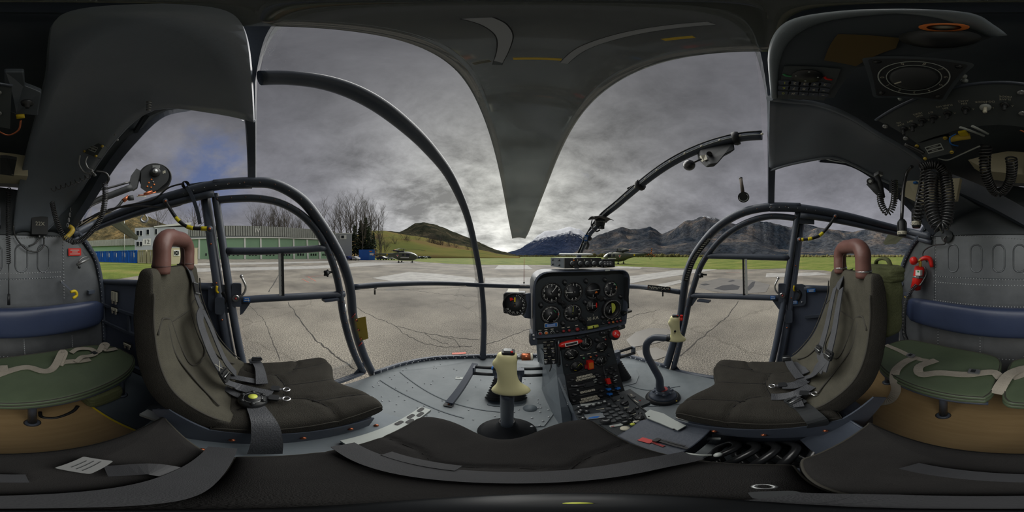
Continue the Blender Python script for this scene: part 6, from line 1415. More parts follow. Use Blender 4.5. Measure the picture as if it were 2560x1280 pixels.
for x, y in ((1467, 1020), (1483, 1016), (1497, 1012), (1511, 1008)): knobp(x=x, y=y, r=.010, h=.012, mt='blackm', top='palegrey', **GC)
B(frame(FCn(1483, 1011)+nc*.007, axc, nc), 'palegrey').box((0, 0, 0), (.095, .012, .002)).obj('label_strip', t)
for x, y in ((1447, 1022), (1448, 1035), (1458, 1049), (1522, 1015), (1452, 1030), (1467, 1032)): knobp(x=x, y=y, r=.009, h=.014, mt='blackm', top='steel', name='toggle', **GC)
B(frame(FCn(1486, 1042)+nc*.008, axc, nc), 'screen').rbox((0, 0, 0), (.062, .034, .004), .003).m('blue').prism([(-.024, -.012, .0025), (.006, -.014, .0025), (.016, -.004, .0025), (-.004, -.002, .0025), (-.02, -.006, .0025)], (0, 0, .0006)).obj('display', t, label='dark teal display')
for i in range(4):
    for j in range(3):
        x = 1506+14*j+8.5*i; y = 1030-6*j+8.2*i; B(frame(FCn(x, y)+nc*.010, axc, nc), 'keygrey').rbox((0, 0, 0), (.017, .014, .010), .003).m('ivory').text('123456789*0#'[i*3+j], T(0, 0, .0045), .008).obj('key', t)
for x, y, r in ((1515, 1055, .018), (1562, 1058, .012), (1575, 1050, .009), (1590, 1060, .009)): knobp(x=x, y=y, r=r, h=.014, **GC)
B(frame(FCn(1562, 1073)+nc*.008, axc, nc), 'ivory').lathe([(.014, 0), (.014, .006), (.006, .008), (0, .008)], 16).m('lime').ball((.03, .012, .006), .009, 8).m('ivory').ball((.045, .02, .006), .010, 8).ball((.055, .022, .004), .006, 8).obj('yellow_knobs', t)
B(frame(FCn(1540, 1065)+nc*.007, axc, nc), 'palegrey').rbox((0, 0, 0), (.04, .012, .004), .003).m('darkred').box((-.012, -.002, .003), (.01, .004, .001)).obj('label_strip', t)
for x, y in ((1561, 1010), (1577, 1030), (1598, 1046), (1625, 1066)):
    m = frame(FCn(x, y)+nc*.006, axc, nc) @ R(.6+x*.01, 'Z'); B(m, 'black').lathe([(.017, 0), (.016, .006), (.012, .008), (0, .008)], 14).rbox((0, 0, .014), (.036, .010, .014), .004).m('steel').box((.012, 0, .0215), (.008, .002, .001)).obj('rotary_knob', t)
for x, y in ((1536, 1003), (1555, 996), (1542, 1018), (1600, 1035), (1592, 1022), (1562, 1025), (1618, 1055), (1606, 1060), (1578, 1040)): knobp(x=x, y=y, r=.007, h=.006, name='screw', **GC)
for x, y, w_ in ((1566, 1020, .02), (1583, 1037, .02), (1604, 1053, .022), (1500, 1024, .03), (1547, 1002, .012)): B(frame(FCn(x, y)+nc*.007, axc, nc), 'ivory').box((0, 0, 0), (w_, .003, .001)).obj('lettering', t)
t = thing('switch_module', 'small tilted black module with slotted switch right of the centre console', 'switch module', FCn(1585, 1000))
m = frame(P(1583, 998, z=-.80), P(1598, 1010, z=-.8)-P(1566, 988, z=-.8), Vector((0, 0, 1))); B(m, 'panel').rbox((0, 0, 0), (.14, .065, .03), .004).obj('case', t); B(m, 'black').rbox((-.02, .005, .016), (.04, .022, .006), .006).m('ivory').box((-.02, .005, .02), (.012, .004, .001)).box((.03, -.008, .016), (.03, .004, .001)).m('red').ball((.035, .008, .016), .003, 6).obj('slot_switch', t)
# blue-grey pouch box and white handle by the right seat
t = thing('document_box', 'blue-grey open box with red tape and black hinge between middle and right seats', 'box', (.30, .17, -.95))
q = [P(1640, 1078, z=-.70), P(1700, 1090, z=-.70), P(1765, 1115, z=-.70), P(1745, 1140, z=-.70), P(1690, 1128, z=-.70), P(1610, 1098, z=-.70)]
q = [Vector((.225, .30, -.74)), Vector((.33, .33, -.74)), Vector((.40, .30, -.74)), Vector((.395, .14, -.74)), Vector((.215, .14, -.74))]
B(mat='frame').prism([p+Vector((0, 0, -.12)) for p in q], (0, 0, .12)).obj('body', t, bevel=.004)
B(mat='red').ribbon([P(1600, 1097, z=-.735), P(1630, 1105, z=-.735)], .02, up, .003, n=1).m('darkred').ribbon([P(1628, 1104, z=-.7355), P(1660, 1116, z=-.7355)], .008, up, .002, n=1).obj('red_tape', t, label='red tape strip')
B(mat='black').ribbon([P(1645, 1101, z=-.73), P(1720, 1122, z=-.73)], .008, up, .006, n=1).ribbon([P(1655, 1100, z=-.73), P(1712, 1115, z=-.73)], .005, up, .006, n=1).rbox((0, 0, 0), (.02, .012, .01), .003, frame(P(1642, 1100, z=-.728), (1, 0, 0), up)).obj('hinge', t)
B(mat='palegrey').prism([p+Vector((0, 0, .0)) for p in (P(1612, 1035, z=-.735), P(1625, 1026, z=-.735), P(1660, 1036, z=-.735), P(1716, 1066, z=-.735), P(1695, 1078, z=-.735), P(1650, 1060, z=-.735), P(1618, 1047, z=-.735))], (0, 0, .010)).m('black').ball(P(1622, 1042, z=-.728)+Vector((0, 0, .003)), .004, 6).ball(P(1684, 1073, z=-.725), .004, 6).obj('armrest_plate', label='pale grey curved plate standing right of the centre console', cat='plate', bevel=.003)
B(mat='palegrey').tube([P(1712, 1133, z=-.68), P(1750, 1138, z=-.68), P(1780, 1138, z=-.68)], .004, 6).ball(P(1795, 1137, z=-.68), .012, 10, sc_=(1, .6, .5)).obj('release_handle', label='thin white release rod with flat knob beside the middle seat', cat='handle')
for x, y, lab in ((1738, 1082, 'white wire clip nearer the console in the tray between seats'), (1778, 1097, 'white wire clip nearer the hoses in the tray between seats')):
    B(mat='palegrey').rbox((0, 0, 0), (.045, .012, .012), .003, frame(P(x, y, z=-.80), (.3, -1, 0), up)).tube([P(x, y, z=-.80), P(x-12, y+4, z=-.82), P(x-20, y-2, z=-.84)], .002, 5).obj('wire_clip', label=lab, cat='clip')
# ================================================================ cyclic sticks
def gripmesh(b, M, h):
    secs = [(0, .034, .052, .008), (.012, .040, .060, .01), (.03, .036, .050, .010), (.05, .027, .033, .004), (.085, .025, .029, .0), (.112, .026, .030, -.002), (.14, .027, .031, -.003), (.155, .027, .029, -.001), (.165, .029, .033, -.001), (.182, .027, .031, -.001), (.19, .02, .026, -.001), (.193, .004, .004, .002)]
    k = h/.193
    b.loft([[(ox+a*math.cos(t_)*k*(1.45 if (math.cos(t_) < 0 and .12 < z < .158) else 1), w_*.8*math.sin(t_)*k, z*k) for t_ in [2*PI*i/20 for i in range(20)]] for z, w_, a, ox in secs], M=M)
def stick(lab, M, base, stem, side_btn, h):
    t = thing('cyclic_stick', lab, 'control stick', base)
    b = B(M, 'grip'); gripmesh(b, I4, h); b.obj('grip', t, label='cream-yellow moulded grip', sub=1)
    b = B(M, 'black').rbox((.002, 0, h*1.0), (.036, .03, .008), .008).m('steel').rbox((0, 0, h*1.0+.006), (.022, .018, .006), .004).m('red').ball((.012, -.01, h*1.0+.006), .004, 6); b.obj('thumb_switch', t)
    if side_btn:
        B(M, 'steel').cyl((.02, 0, h*.9), (.04, 0, h*.9), .009).m('copper').cyl((.038, 0, h*.9), (.062, 0, h*.9), .0125, seg=18).m('ivory').cyl((.062, 0, h*.9), (.068, 0, h*.9), .0125).m('black').cyl((.068, 0, h*.9), (.0695, 0, h*.9), .010).obj('side_button', t); B(M, 'blue').ball((-.036, 0, h*.62), .009, 10).m('black').cyl((-.02, 0, h*.62), (-.038, 0, h*.62), .009).obj('trigger_button', t, label='blue button')
    else:
        B(M, 'red').ball((.034, -.005, h*.88), .010, 10).box((.034, 0, h*.98), (.014, .012, .016)).obj('red_switch', t, label='red switch on the grip'); B(M, 'black').cyl((0, -.028, h*.5), (0, -.034, h*.5), .006).obj('trigger_button', t)
    for nm, mt_, pts, r in stem: B(mat=mt_).tube(pts, r, 14, n=5).obj(nm, t)
    return t
gb_ = P(1268, 981, d=.43); gt = P(1270, 880, d=.445); bs = PF(1262, 1082); bs = Vector((-.018, .575, FZ(0)))
t = stick('cream-gripped cyclic stick standing in front of the middle seat', frame(gb_+Vector((.0, 0, -.0)), (1, -.05, 0), gt-gb_), bs, [('stem', 'frame', [gb_, gb_.lerp(bs, .35), bs.lerp(gb_, .25)], [.019, .02, .021])], True, (gt-gb_).length)
B(T(*bs), 'rubber').lathe([(.105, .0), (.105, .012), (.085, .02), (.08, .03), (.045, .04), (.038, .09), (.034, .095), (.030, .13), (.024, .13), (.022, .08)], 30).m('rivet').ball((.09, .02, .015), .008, 8).obj('boot', t, label='black rubber floor boot')
gb2 = P(1688, 853, d=.88); gt2 = P(1680, 790, d=.88); b2 = PF(1652, 1000); b2 = Vector((.725, .545, FZ(.72)))
gooseneck = [P(1678, 846, d=.885), P(1660, 845, d=.9), P(1634, 845, d=.915), P(1617, 860, d=.92), P(1617, 885, d=.92), P(1632, 915, d=.91), P(1648, 945, d=.905), P(1650, 968, d=.905), b2+Vector((-.0, 0, .05))]
t = stick('cream-gripped cyclic stick on a curved gooseneck before the right seat', frame(gb2, P(1710, 853, d=.88)-gb2, gt2-gb2), b2, [('stem', 'frame', gooseneck, [.016, .021, .021, .021, .021, .021, .022, .024, .026]), ('collar', 'black', [P(1682, 846, d=.885), P(1668, 845, d=.892)], .023)], False, (gt2-gb2).length)
B(T(*b2), 'rubber').lathe([(.098, 0), (.098, .01), (.085, .03)], 30).m('frame').lathe([(.084, .028), (.07, .045), (.045, .055), (.044, .07), (.05, .075), (.05, .085), (.03, .09), (.026, .10)], 30).m('copper').ball((-.02, -.085, .025), .007, 8)
b = B(T(*b2), 'frame').lathe([(.084, .028), (.07, .045), (.045, .055), (.044, .07), (.05, .075), (.05, .085), (.03, .09), (.026, .10)], 30)
for i in range(8): a = i*PI/4; b.ball((.05*math.cos(a), .05*math.sin(a), .08), .012, 8)
b.m('rubber').lathe([(.098, 0), (.098, .01), (.083, .032)], 30).m('darkred').lathe([(.027, .10), (.027, .105)], 16).m('goldp').ball((-.005, -.092, .018), .006, 8); b.obj('boot', t)
# ================================================================ pedals
def pedals(lab, items, boots, base):
    t = thing('rudder_pedals', lab, 'pedals', base)
    for a, c in items:
        b = B(mat='blackm'); d_ = (c-a); dn = Vector((0, -.03, -.045))
        b.cyl(a, c, .013).cyl(a+dn, c+dn, .013).m('frame').box(a+dn/2, (.012, .04, .075)).box(c+dn/2, (.012, .04, .075)); b.obj('pedal', t)
    for top, foot in boots:
        b = B(mat='frame').tube([top, top.lerp(foot, .6)], .018, 10).box(top, (.05, .035, .06)); b.obj('pedal_arm', t)
        b = B(mat='rubber'); ax = (top-foot); pr = []
        L_ = .17
        for i in range(9):
            z = L_*i/8; r = lerp(.062, .024, i/8); pr += [(r*.80, z), (r, z+L_/16)]
        b.lathe(pr, 22, frame(foot, (1, 0, 0), ax)); b.obj('bellows', t)
    b = B(mat='floorgrey'); return t
zt = -.86
t = pedals('black bar pedals with rubber bellows behind the middle cyclic stick', [(P(1187, 917, y=1.02), P(1240, 920, y=1.02)), (P(1300, 922, y=1.02), P(1358, 921, y=1.02))], [(P(1243, 930, y=.98), PF(1240, 998)+Vector((0, 0, .004))), (P(1300, 930, y=.98), PF(1290, 998)+Vector((0, 0, .004)))], PF(1270, 990))
B(mat='floorline').prism([PF(x, y, .001) for x, y in ((1218, 1012), (1228, 975), (1310, 975), (1316, 1005), (1308, 1014), (1235, 1016))], (0, 0, .004)).obj('base_plate', t)
t = pedals('black bar pedals with rubber bellows in front of the right seat', [(P(1543, 880, y=.98), P(1580, 869, y=.98)), ], [(P(1541, 885, y=.95), PF(1557, 948)+Vector((0, 0, .004))), (P(1536, 905, y=.93), PF(1535, 958)+Vector((0, 0, .004)))], PF(1550, 945))
B(mat='floorgrey').prism([PF(x, y, .001) for x, y in ((1528, 985), (1540, 930), (1590, 925), (1597, 940), (1590, 958), (1550, 968))], (0, 0, .004)).obj('base_plate', t)
# angle bracket strut on the left front floor
a, c = PF(1122, 1012, .005), P(1187, 908, y=1.12); B(mat='frame').loft([[p+Vector((s_*.02, 0, 0)) for s_ in (-1, 1)]+[p+Vector((.02, 0, -.03)), p+Vector((-.02, 0, -.004))] for p in (a+Vector((0, 0, .03)), c)], smooth=False).m('black').rbox((0, 0, .003), (.05, .04, .006), .01, frame(a, (1, 0, 0), up)).m('copper').ball(a+Vector((0, 0, .008)), .006, 8).obj('floor_strut', label='grey angled strut rising from the front floor to the canopy post', cat='strut')
B(frame(PF(1148, 945, .003), (1, .15, 0), up), 'palegrey').box((0, 0, 0), (.05, .03, .001)).m('blackm').box((-.008, .005, .001), (.025, .005, .001)).obj('floor_label', label='small white label stuck on the front left floor', cat='label')
# yellow plate on the left door post
cpl = P(905, 822, d=1.06); npl = (-cpl.normalized()); f_ = frame(cpl, Vector((1, 0, 0)), npl)
t = thing('checklist_plate', 'yellow plate clipped to the left windscreen post', 'plate', f_)
B(mat='goldp').prism([P(x, y, d=1.06) for x, y in ((889, 797), (914, 791), (921, 846), (900, 853))], npl*.004).obj('plate', t)
for x, y in ((891, 801), (896, 825), (902, 848)): B(mat='copper').ball(P(x, y, d=1.045), .008, 8).m('black').box(P(x, y, d=1.05), (.02, .01, .012)).obj('clip', t)
for x, y, lab in ((884, 789, 'red label on the left windscreen post above the yellow plate'), (901, 860, 'red label on the left windscreen post below the yellow plate')):
    p = P(x, y, x=-.888 if y < 800 else -.90); B(frame(p, Vector((1, -.9, 0)), Vector((.7, -.8, .1))), 'red').rbox((0, 0, 0), (.035, .035, .003), .004).m('white').box((0, .004, .002), (.02, .003, .001)).box((0, -.004, .002), (.014, .003, .001)).obj('red_label', label=lab, cat='label')
# ================================================================ overhead equipment
dn = Vector((0, 0, -1))
# phone-like radio console on the roof, face down
def HZ(z): return lambda x, y: P(x, y, z=z)
t = thing('overhead_radio', 'grey-edged overhead radio console with phone keypad and brown screen', 'radio', (.13, -.08, .50))
K5 = HZ(.50)
outl = [K5(1932, 240), K5(1940, 160), K5(1962, 95), K5(2050, 42), K5(2250, 26), K5(2420, 50), K5(2485, 90)]
q = [Vector((.30, -.08, .47)), Vector((.285, -.012, .48)), Vector((.15, -.006, .50)), Vector((.03, -.01, .52)), Vector((-.02, -.035, .52)), Vector((-.03, -.10, .52)), Vector((.06, -.155, .50)), Vector((.21, -.15, .48))]
q = [K5(1936, 245), K5(1936, 150), K5(1985, 70), K5(2120, 36), K5(2300, 30), K5(2440, 62), K5(2490, 90), K5(2420, 120), K5(2250, 150), K5(2140, 170), K5(2085, 245), K5(2000, 250)]
B(mat='pedestal').tube([p+Vector((0, 0, .002)) for p in q[:7]], .008, 8, n=4).obj('lit_edge_trim', t)  # lighter grey puts the light catching this edge into its colour
B(mat='liningdk').prism(q, (0, 0, .05)).obj('body', t)
axk = (K5(2085, 225)-K5(1950, 215)).normalized()
def ov(x, y, z=.497): return P(x, y, z=z)
fk = lambda x, y, z=.4975: frame(ov(x, y, z), axk, dn)
B(fk(2140, 118), 'lcdbrown').prism([(fk(2140, 118).inverted() @ ov(x, y)) for x, y in ((2060, 150), (2095, 85), (2250, 95), (2240, 120), (2140, 165))], (0, 0, .003)).obj('screen', t, label='brown display screen')
B(mat='ovpanel').prism([ov(x, y) for x, y in ((1944, 246), (1960, 165), (2102, 172), (2090, 205), (2060, 250))], (0, 0, -.004)).obj('keypad_plate', t)
for i in range(3):
    for j in range(5):
        x = 1962+25*j+i*-2; y = 206+13*i+1.2*j; B(fk(x, y, .492), 'frame').rbox((0, 0, 0), (.021, .015, .005), .004).m('ivory' if j else 'lime').text('123456789*0#+-='[i*5+j], T(0, 0, .003) @ R(PI, 'Z'), .012).obj('key', t)
B(fk(2018, 190, .492), 'black').lathe([(.024, 0), (.024, .004), (0, .004)], 20).m('palegrey').ball((0, .017, .004), .002, 6).ball((0, -.017, .004), .002, 6).ball((.017, 0, .004), .002, 6).ball((-.017, 0, .004), .002, 6).obj('joystick_pad', t)
B(fk(1972, 188, .492), 'green').tube([(-.008, .004, 0), (-.003, -.003, 0), (.007, -.004, 0)], .0025, 6, n=3).obj('call_key', t, label='green call symbol'); B(fk(2072, 196, .492), 'red').tube([(-.008, .004, 0), (-.003, -.003, 0), (.007, -.004, 0)], .0028, 6, n=3).obj('end_key', t, label='red hang-up symbol')
B(frame(P(2360, 68, z=.49), (1, 0, 0), dn), 'orange').lathe([(.013, 0), (.013, .006), (.009, .007)], 20, cap=False).m('ivory').lathe([(.009, .002), (0, .004)], 16).obj('lamp_ring', t, label='orange ring lamp')
B(frame(P(2350, 97, z=.49), (1, 0, 0), dn), 'black').lathe([(.03, 0), (.03, .004), (.024, .006), (.022, .02), (0, .02)], 28).obj('rotary_knob', t)
# square dial unit
md = frame(P(2285, 195, z=.46), Vector((1, 1, .1)), Vector((-.25, .35, -1))); t = thing('dial_unit', 'diamond-set black overhead unit with big round selector dial', 'dial', md)
B(md, 'liningdk').rbox((0, 0, -.03), (.135, .135, .05), .01).obj('case', t)
b = B(md, 'black').rbox((0, 0, -.002), (.12, .12, .006), .006); b.m('palegrey').tube([(.052*math.cos(a), .052*math.sin(a), .002) for a in [2*PI*k/40 for k in range(40)]], .0012, 5, loop=True).tube([(.040*math.cos(a), .040*math.sin(a), .002) for a in [2*PI*k/40 for k in range(40)]], .0010, 5, loop=True); b.obj('dial_plate', t)
b = B(md, 'ivory')
for i, c in enumerate('0123456789'): a = i*2*PI/11; b.text(c, T(.046*math.cos(a), .046*math.sin(a), .002) @ R(a-PI/2, 'Z'), .009)
b.obj('dial_numbers', t); B(md, 'blackm').lathe([(.036, 0), (.035, .016), (.03, .02), (0, .02)], 30).m('ivory').box((.022, .015, .021), (.012, .003, .001), rot=R(.6, 'Z')).obj('selector_knob', t)
for x, y in ((.05, .05), (-.05, .05), (.05, -.05), (-.05, -.05)): B(md, 'black').ball((x, y, .001), .006, 8).obj('screw', t)
for x, y, lab in ((2275, 176, 'pale screw head before the overhead dial unit'), (2352, 180, 'pale screw head behind the overhead dial unit'), (2252, 238, 'upper pale screw between dial unit and switch panel'), (2252, 248, 'lower pale screw between dial unit and switch panel'), (2408, 193, 'upper small pale screw on the dark roof beside the switch panel'), (2411, 204, 'lower small yellowish screw on the dark roof beside the switch panel')):
    p = P(x, y, z=.50); B(frame(p, (1, 0, 0), dn), 'palegrey').lathe([(.007, -.01), (.006, .002), (0, .003)], 10).obj('screw', label=lab, cat='screw')
# curved switch panel
pA, pB2, pC, pD = P(2190, 300, z=.475), P(2580, 212, z=.475), P(2580, 318, z=.41), P(2292, 358, z=.415)
ns_ = (pB2-pA).cross(pD-pA).normalized(); ns_ = ns_ if ns_.z < 0 else -ns_; FSW = lambda x, y: PL(x, y, (pA+pD)/2, ns_)
t = thing('overhead_switch_panel', 'curved overhead switch panel with a row of lettered toggles behind the pilots', 'switch panel', (pA+pC)/2)
crv = [FSW(x, y) for x, y in ((2190, 300), (2235, 272), (2300, 243), (2370, 222), (2440, 209), (2520, 206), (2590, 215))]; low = [FSW(x, y) for x, y in ((2292, 358), (2350, 338), (2420, 318), (2500, 312), (2585, 322))]
B(mat='ovpanel').prism(crv+low[::-1], -ns_*.015).obj('face_plate', t); B(mat='frame').tube([p+ns_*.002 for p in crv], .005, 8, n=4).prism([p-ns_*.015 for p in crv]+[p-ns_*.016 for p in low[::-1]], -ns_*.07).obj('housing', t)
axs = (FSW(2240, 300)-FSW(2440, 262)).normalized()
for x, y, tx, tx2 in ((2261, 322, 'FUNK', 'HQ'), (2284, 314, 'SEKY', ''), (2307, 301, 'KLIM', 'HEIZG'), (2334, 293, 'ELT', ''), (2370, 283, 'EIN', 'FUNK HQ'), (2415, 272, 'EIN', 'AUX2'), (2464, 268, 'DG-MODE', ''), (2512, 262, 'SLAVE', 'MODE')):
    m = frame(FSW(x, y)+ns_*.002, axs, ns_); big = x == 2464
    b = B(m, 'palegrey' if big else 'black').lathe([(.010 if not big else .013, 0), (.010 if not big else .013, .004), (.006, .006)], 14); b.m('ivory' if big else 'blackm').tube([(0, 0, .004), (0, .004, .014), (0, .01, .022)], .0045, 8).ball((0, .01, .022), .0055, 8)
    b.obj('toggle', t); b = B(m, 'ivory').text(tx, T(0, -.020, .001) @ R(0, 'Z'), .0085)
    if tx2: b.text(tx2, T(0, -.029, .001), .0085)
    b.text('A' if not big else 'L', T(-.016, .002, .001), .007); b.obj('lettering', t)
for x, y in ((2214, 315), (2265, 345), (2553, 231), (2555, 283)): B(frame(FSW(x, y)+ns_*.002, axs, ns_), 'steel').lathe([(.009, 0), (.008, .004), (.003, .005), (0, .003)], 12).obj('screw', t)
# relay boxes with engraved plates
def relay(lab, c, ax, nn, w_=.115, h_=.075, plate=True):
    m = frame(c, ax, nn); t = thing('relay_box', lab, 'box', m)
    B(m, 'ovpanel').rbox((0, 0, -.02), (w_, h_, .04), .006).obj('case', t, bevel=.002)
    if plate: B(m, 'palegrey').box((0, 0, .001), (w_*.52, h_*.40, .001)).m('black').box((0, h_*.1, .002), (w_*.46, h_*.1, .001)).box((0, -h_*.08, .002), (w_*.46, h_*.1, .001)).m('palegrey').box((0, h_*.1, .0026), (w_*.3, h_*.03, .001)).box((0, -h_*.08, .0026), (w_*.2, h_*.03, .001)).obj('type_plate', t)
    for x in (-.45, .45):
        for y in (-.4, .4): B(m, 'goldp').lathe([(.007, 0), (.0065, .005), (0, .006)], 10, M=T(x*w_, y*h_, 0)).m('black').box((x*w_, y*h_, .0065), (.010, .0015, .001)).obj('screw', t)
    return t
relay('dark relay box with white type plate under the overhead switch panel', P(2336, 371, z=.40), P(2365, 362, z=.40)-P(2305, 378, z=.40), Vector((-.4, .6, -.9)), .11, .075)
relay('dark relay box with white type plate on the left window frame', P(233, 372, d=.72), P(258, 381, d=.70)-P(208, 362, d=.74), -dirpx(233, 372), .085, .075)
# visible wiring
def wire(pts, r, lab, mt='cable', n=5, cat='wire', nm='wire'): return B(mat=mt).tube(pts, r, 6, n=n).obj(nm, label=lab, cat=cat)
wire([P(2345, 396, z=.40), P(2370, 400, z=.385), P(2405, 385, z=.39), P(2450, 365, z=.40)], .003, 'thin white wire under the overhead switch panel', 'palegrey')
wire([P(2390, 335, z=.41), P(2375, 345, z=.40), P(2378, 360, z=.39), P(2395, 365, z=.40)], .0025, 'thin blue wire loop beside the yellow-tagged cylinder', 'blue')
B(mat='goldp').cyl(P(2375, 348, z=.41), P(2425, 340, z=.42), .012).m('yellow').box(P(2408, 333, z=.41), (.022, .02, .01)).obj('filter_capacitor', label='brass cylinder with yellow tag under the overhead switch panel', cat='cylinder')
wire([P(2262, 360, z=.42), P(2300, 378, z=.40), P(2308, 383, z=.395)], .008, 'black conduit running down from the switch panel corner')
B(mat='palegrey').tube([P(2400, 318, z=.40), P(2460, 340, z=.42)], .004, 6).tube([P(2430, 315, z=.40), P(2470, 335, z=.41)], .004, 6).obj('bracket_rod', label='pale double rod behind the overhead switch panel', cat='bracket')
# beige box behind
B(mat='cream').prism([P(2420, 400, y=-.85), P(2520, 378, y=-.85), P(2630, 390, y=-.85), P(2630, 440, y=-.85), P(2540, 436, y=-.85), P(2470, 428, y=-.85)], (0, -.12, 0)).obj('storage_box', label='beige box fixed high in the dark roof recess behind', cat='box')
B(mat='cream').prism([P(2268, 452, d=.90), P(2330, 452, d=.88), P(2400, 445, d=.86), P(2390, 500, d=.88), P(2300, 510, d=.90), P(2250, 486, d=.90)], (.0, -.03, 0)).m('blue').box(P(2289, 457, d=.885), (.02, .02, .012)).obj('first_aid_box', label='tan box with blue corner behind the coiled headset cords', cat='box')
# frame post details and straps in the dark left corner
t = thing('roof_bracket', 'dark metal bracket with yellow-capped plug at the left rear of the roof', 'bracket', P(60, 230, z=.5))
B(mat='liningdk').prism([P(10, 180, z=.52), P(60, 180, z=.52), P(62, 215, z=.50), P(104, 232, z=.48), P(95, 290, z=.44), P(40, 285, z=.44), P(8, 275, z=.46)], (0, 0, .03)).obj('plate', t, bevel=.003)
B(mat='black').lathe([(.014, 0), (.013, .01), (.006, .012), (.005, .03), (0, .03)], 14, frame(P(68, 256, z=.455), (1, 0, 0), dn)).obj('knob', t); B(mat='yellow').cyl(P(52, 296, z=.43), P(50, 286, z=.44), .010).m('copper').tube([P(52, 300, z=.43), P(46, 325, z=.41), P(20, 338, z=.40), P(-10, 325, z=.41)], .003, 6, n=5).obj('plug', t, label='yellow-capped plug with copper lead')
B(mat='blackm').prism([P(0, 395, z=.42+.1), P(15, 395, z=.52), P(42, 400, z=.50), P(34, 440, z=.46), P(0, 436, z=.46)], (0, 0, .02)).obj('dark_plate', label='dark flat plate hanging at the rear left of the roof', cat='plate')
# coiled cords
def cord(path, R_, r, turns, lab, nm='coiled_cable', mt='cable'): return B(mat=mt).coil(path, R_, r, turns).obj(nm, label=lab, cat='cord')
d0 = .78
cord([P(2316, 420, d=.66), P(2310, 470, d=.68), P(2300, 520, d=.70), P(2292, 550, d=.71)], .021, .0042, 15, 'left coil of the bundle of hanging headset cords')
cord([P(2330, 435, d=.66), P(2326, 480, d=.66), P(2330, 530, d=.66), P(2345, 565, d=.66), P(2362, 560, d=.67), P(2371, 520, d=.68), P(2368, 470, d=.68), P(2362, 430, d=.68)], .025, .0045, 40, 'largest coiled headset cord looping down in the bundle')
cord([P(2352, 440, d=.70), P(2348, 490, d=.70), P(2352, 545, d=.70)], .02, .004, 16, 'middle coil hidden inside the bundle of headset cords')
cord([P(2300, 418, d=.64), P(2322, 412, d=.64), P(2345, 414, d=.64), P(2360, 430, d=.66)], .018, .004, 12, 'horizontal coil gathered above the headset connectors')
cord([P(2466, 362, z=.42), P(2462, 400, z=.38), P(2466, 440, z=.34), P(2485, 478, z=.31), P(2505, 480, z=.31), P(2524, 455, z=.33), P(2530, 420, z=.36), P(2528, 395, z=.38)], .019, .004, 38, 'U-shaped coiled cord hanging at the far rear of the roof')
cord([P(2201, 470, d=.86), P(2202, 505, d=.86), P(2215, 530, d=.86), P(2228, 525, d=.86), P(2236, 495, d=.86), P(2236, 450, d=.86)], .016, .0038, 30, 'coiled cord looping from the handset on the right lining')
def plug(px, py0, py1, top, d, word, lab):
    t = thing('headset_connector', lab, 'connector', P(px, py1, d=d)); c0, c1 = P(px, py0, d=d), P(px+1, py1, d=d); L_ = (c0-c1)
    B(mat='cable').tube([P(*top[0], d=d-.05)]+[P(x, y, d=d) for x, y in top[1:]]+[c0], .009, 8, n=5).obj('lead', t); m = frame(c1, Vector((.9, .8, 0)), L_); h = L_.length
    b = B(m, 'black').lathe([(.018, 0), (.020, h*.06), (.022, h*.1), (.022, h*.85), (.012, h)], 20)
    for i in range(10): a = i*PI/5; b.box((.0215*math.cos(a), .0215*math.sin(a), h*.55), (.004, .004, h*.5), rot=R(a, 'Z'))
    b.obj('shell', t); B(m, 'ivory').lathe([(.0228, h*.12), (.0228, h*.30)], 20, cap=False).obj('name_band', t)
    f_ = frame(c1+L_*.21-dirpx(px, py1)*.0232, L_.cross(-dirpx(px, py1)), -dirpx(px, py1)); B(f_, 'black').text(word, I4, .014).obj('lettering', t)
plug(2254, 548, 592, [(2280, 416), (2267, 432), (2259, 470)], .78, 'PILOT', 'black headset connector marked PILOT')
plug(2290, 518, 570, [(2312, 410), (2305, 440), (2297, 480)], .76, 'COPILOT', 'black headset connector marked COPILOT')
t = thing('handset', 'black lamp handset clipped to the right roof lining', 'handset', P(2185, 460, d=.86)); B(mat='blackm').tube([P(2176, 455, d=.85), P(2192, 475, d=.86), P(2208, 495, d=.86)], [.026, .022, .014], 12).tube([P(2193, 440, d=.84), P(2200, 462, d=.85), P(2206, 490, d=.86)], .014, 8).obj('body', t)
B(mat='black').cyl(P(2176, 454, d=.84), P(2175, 453, d=.825), .018).m('palegrey').cyl(P(2175.5, 453.5, d=.828), P(2175, 453, d=.822), .009).obj('lens', t); B(mat='steel').box(P(2196, 436, d=.85), (.04, .03, .02)).obj('clip', t)
B(mat='blackm').box(P(2231, 470, d=.88), (.02, .03, .06)).obj('cord_clip', label='small black clip at the right window corner', cat='clip')
wire([P(2050, 392, d=.83), P(2080, 402, d=.84), P(2110, 406, d=.84), P(2140, 404, d=.84)], .0035, 'white cable sagging along the right lining edge', 'palegrey')
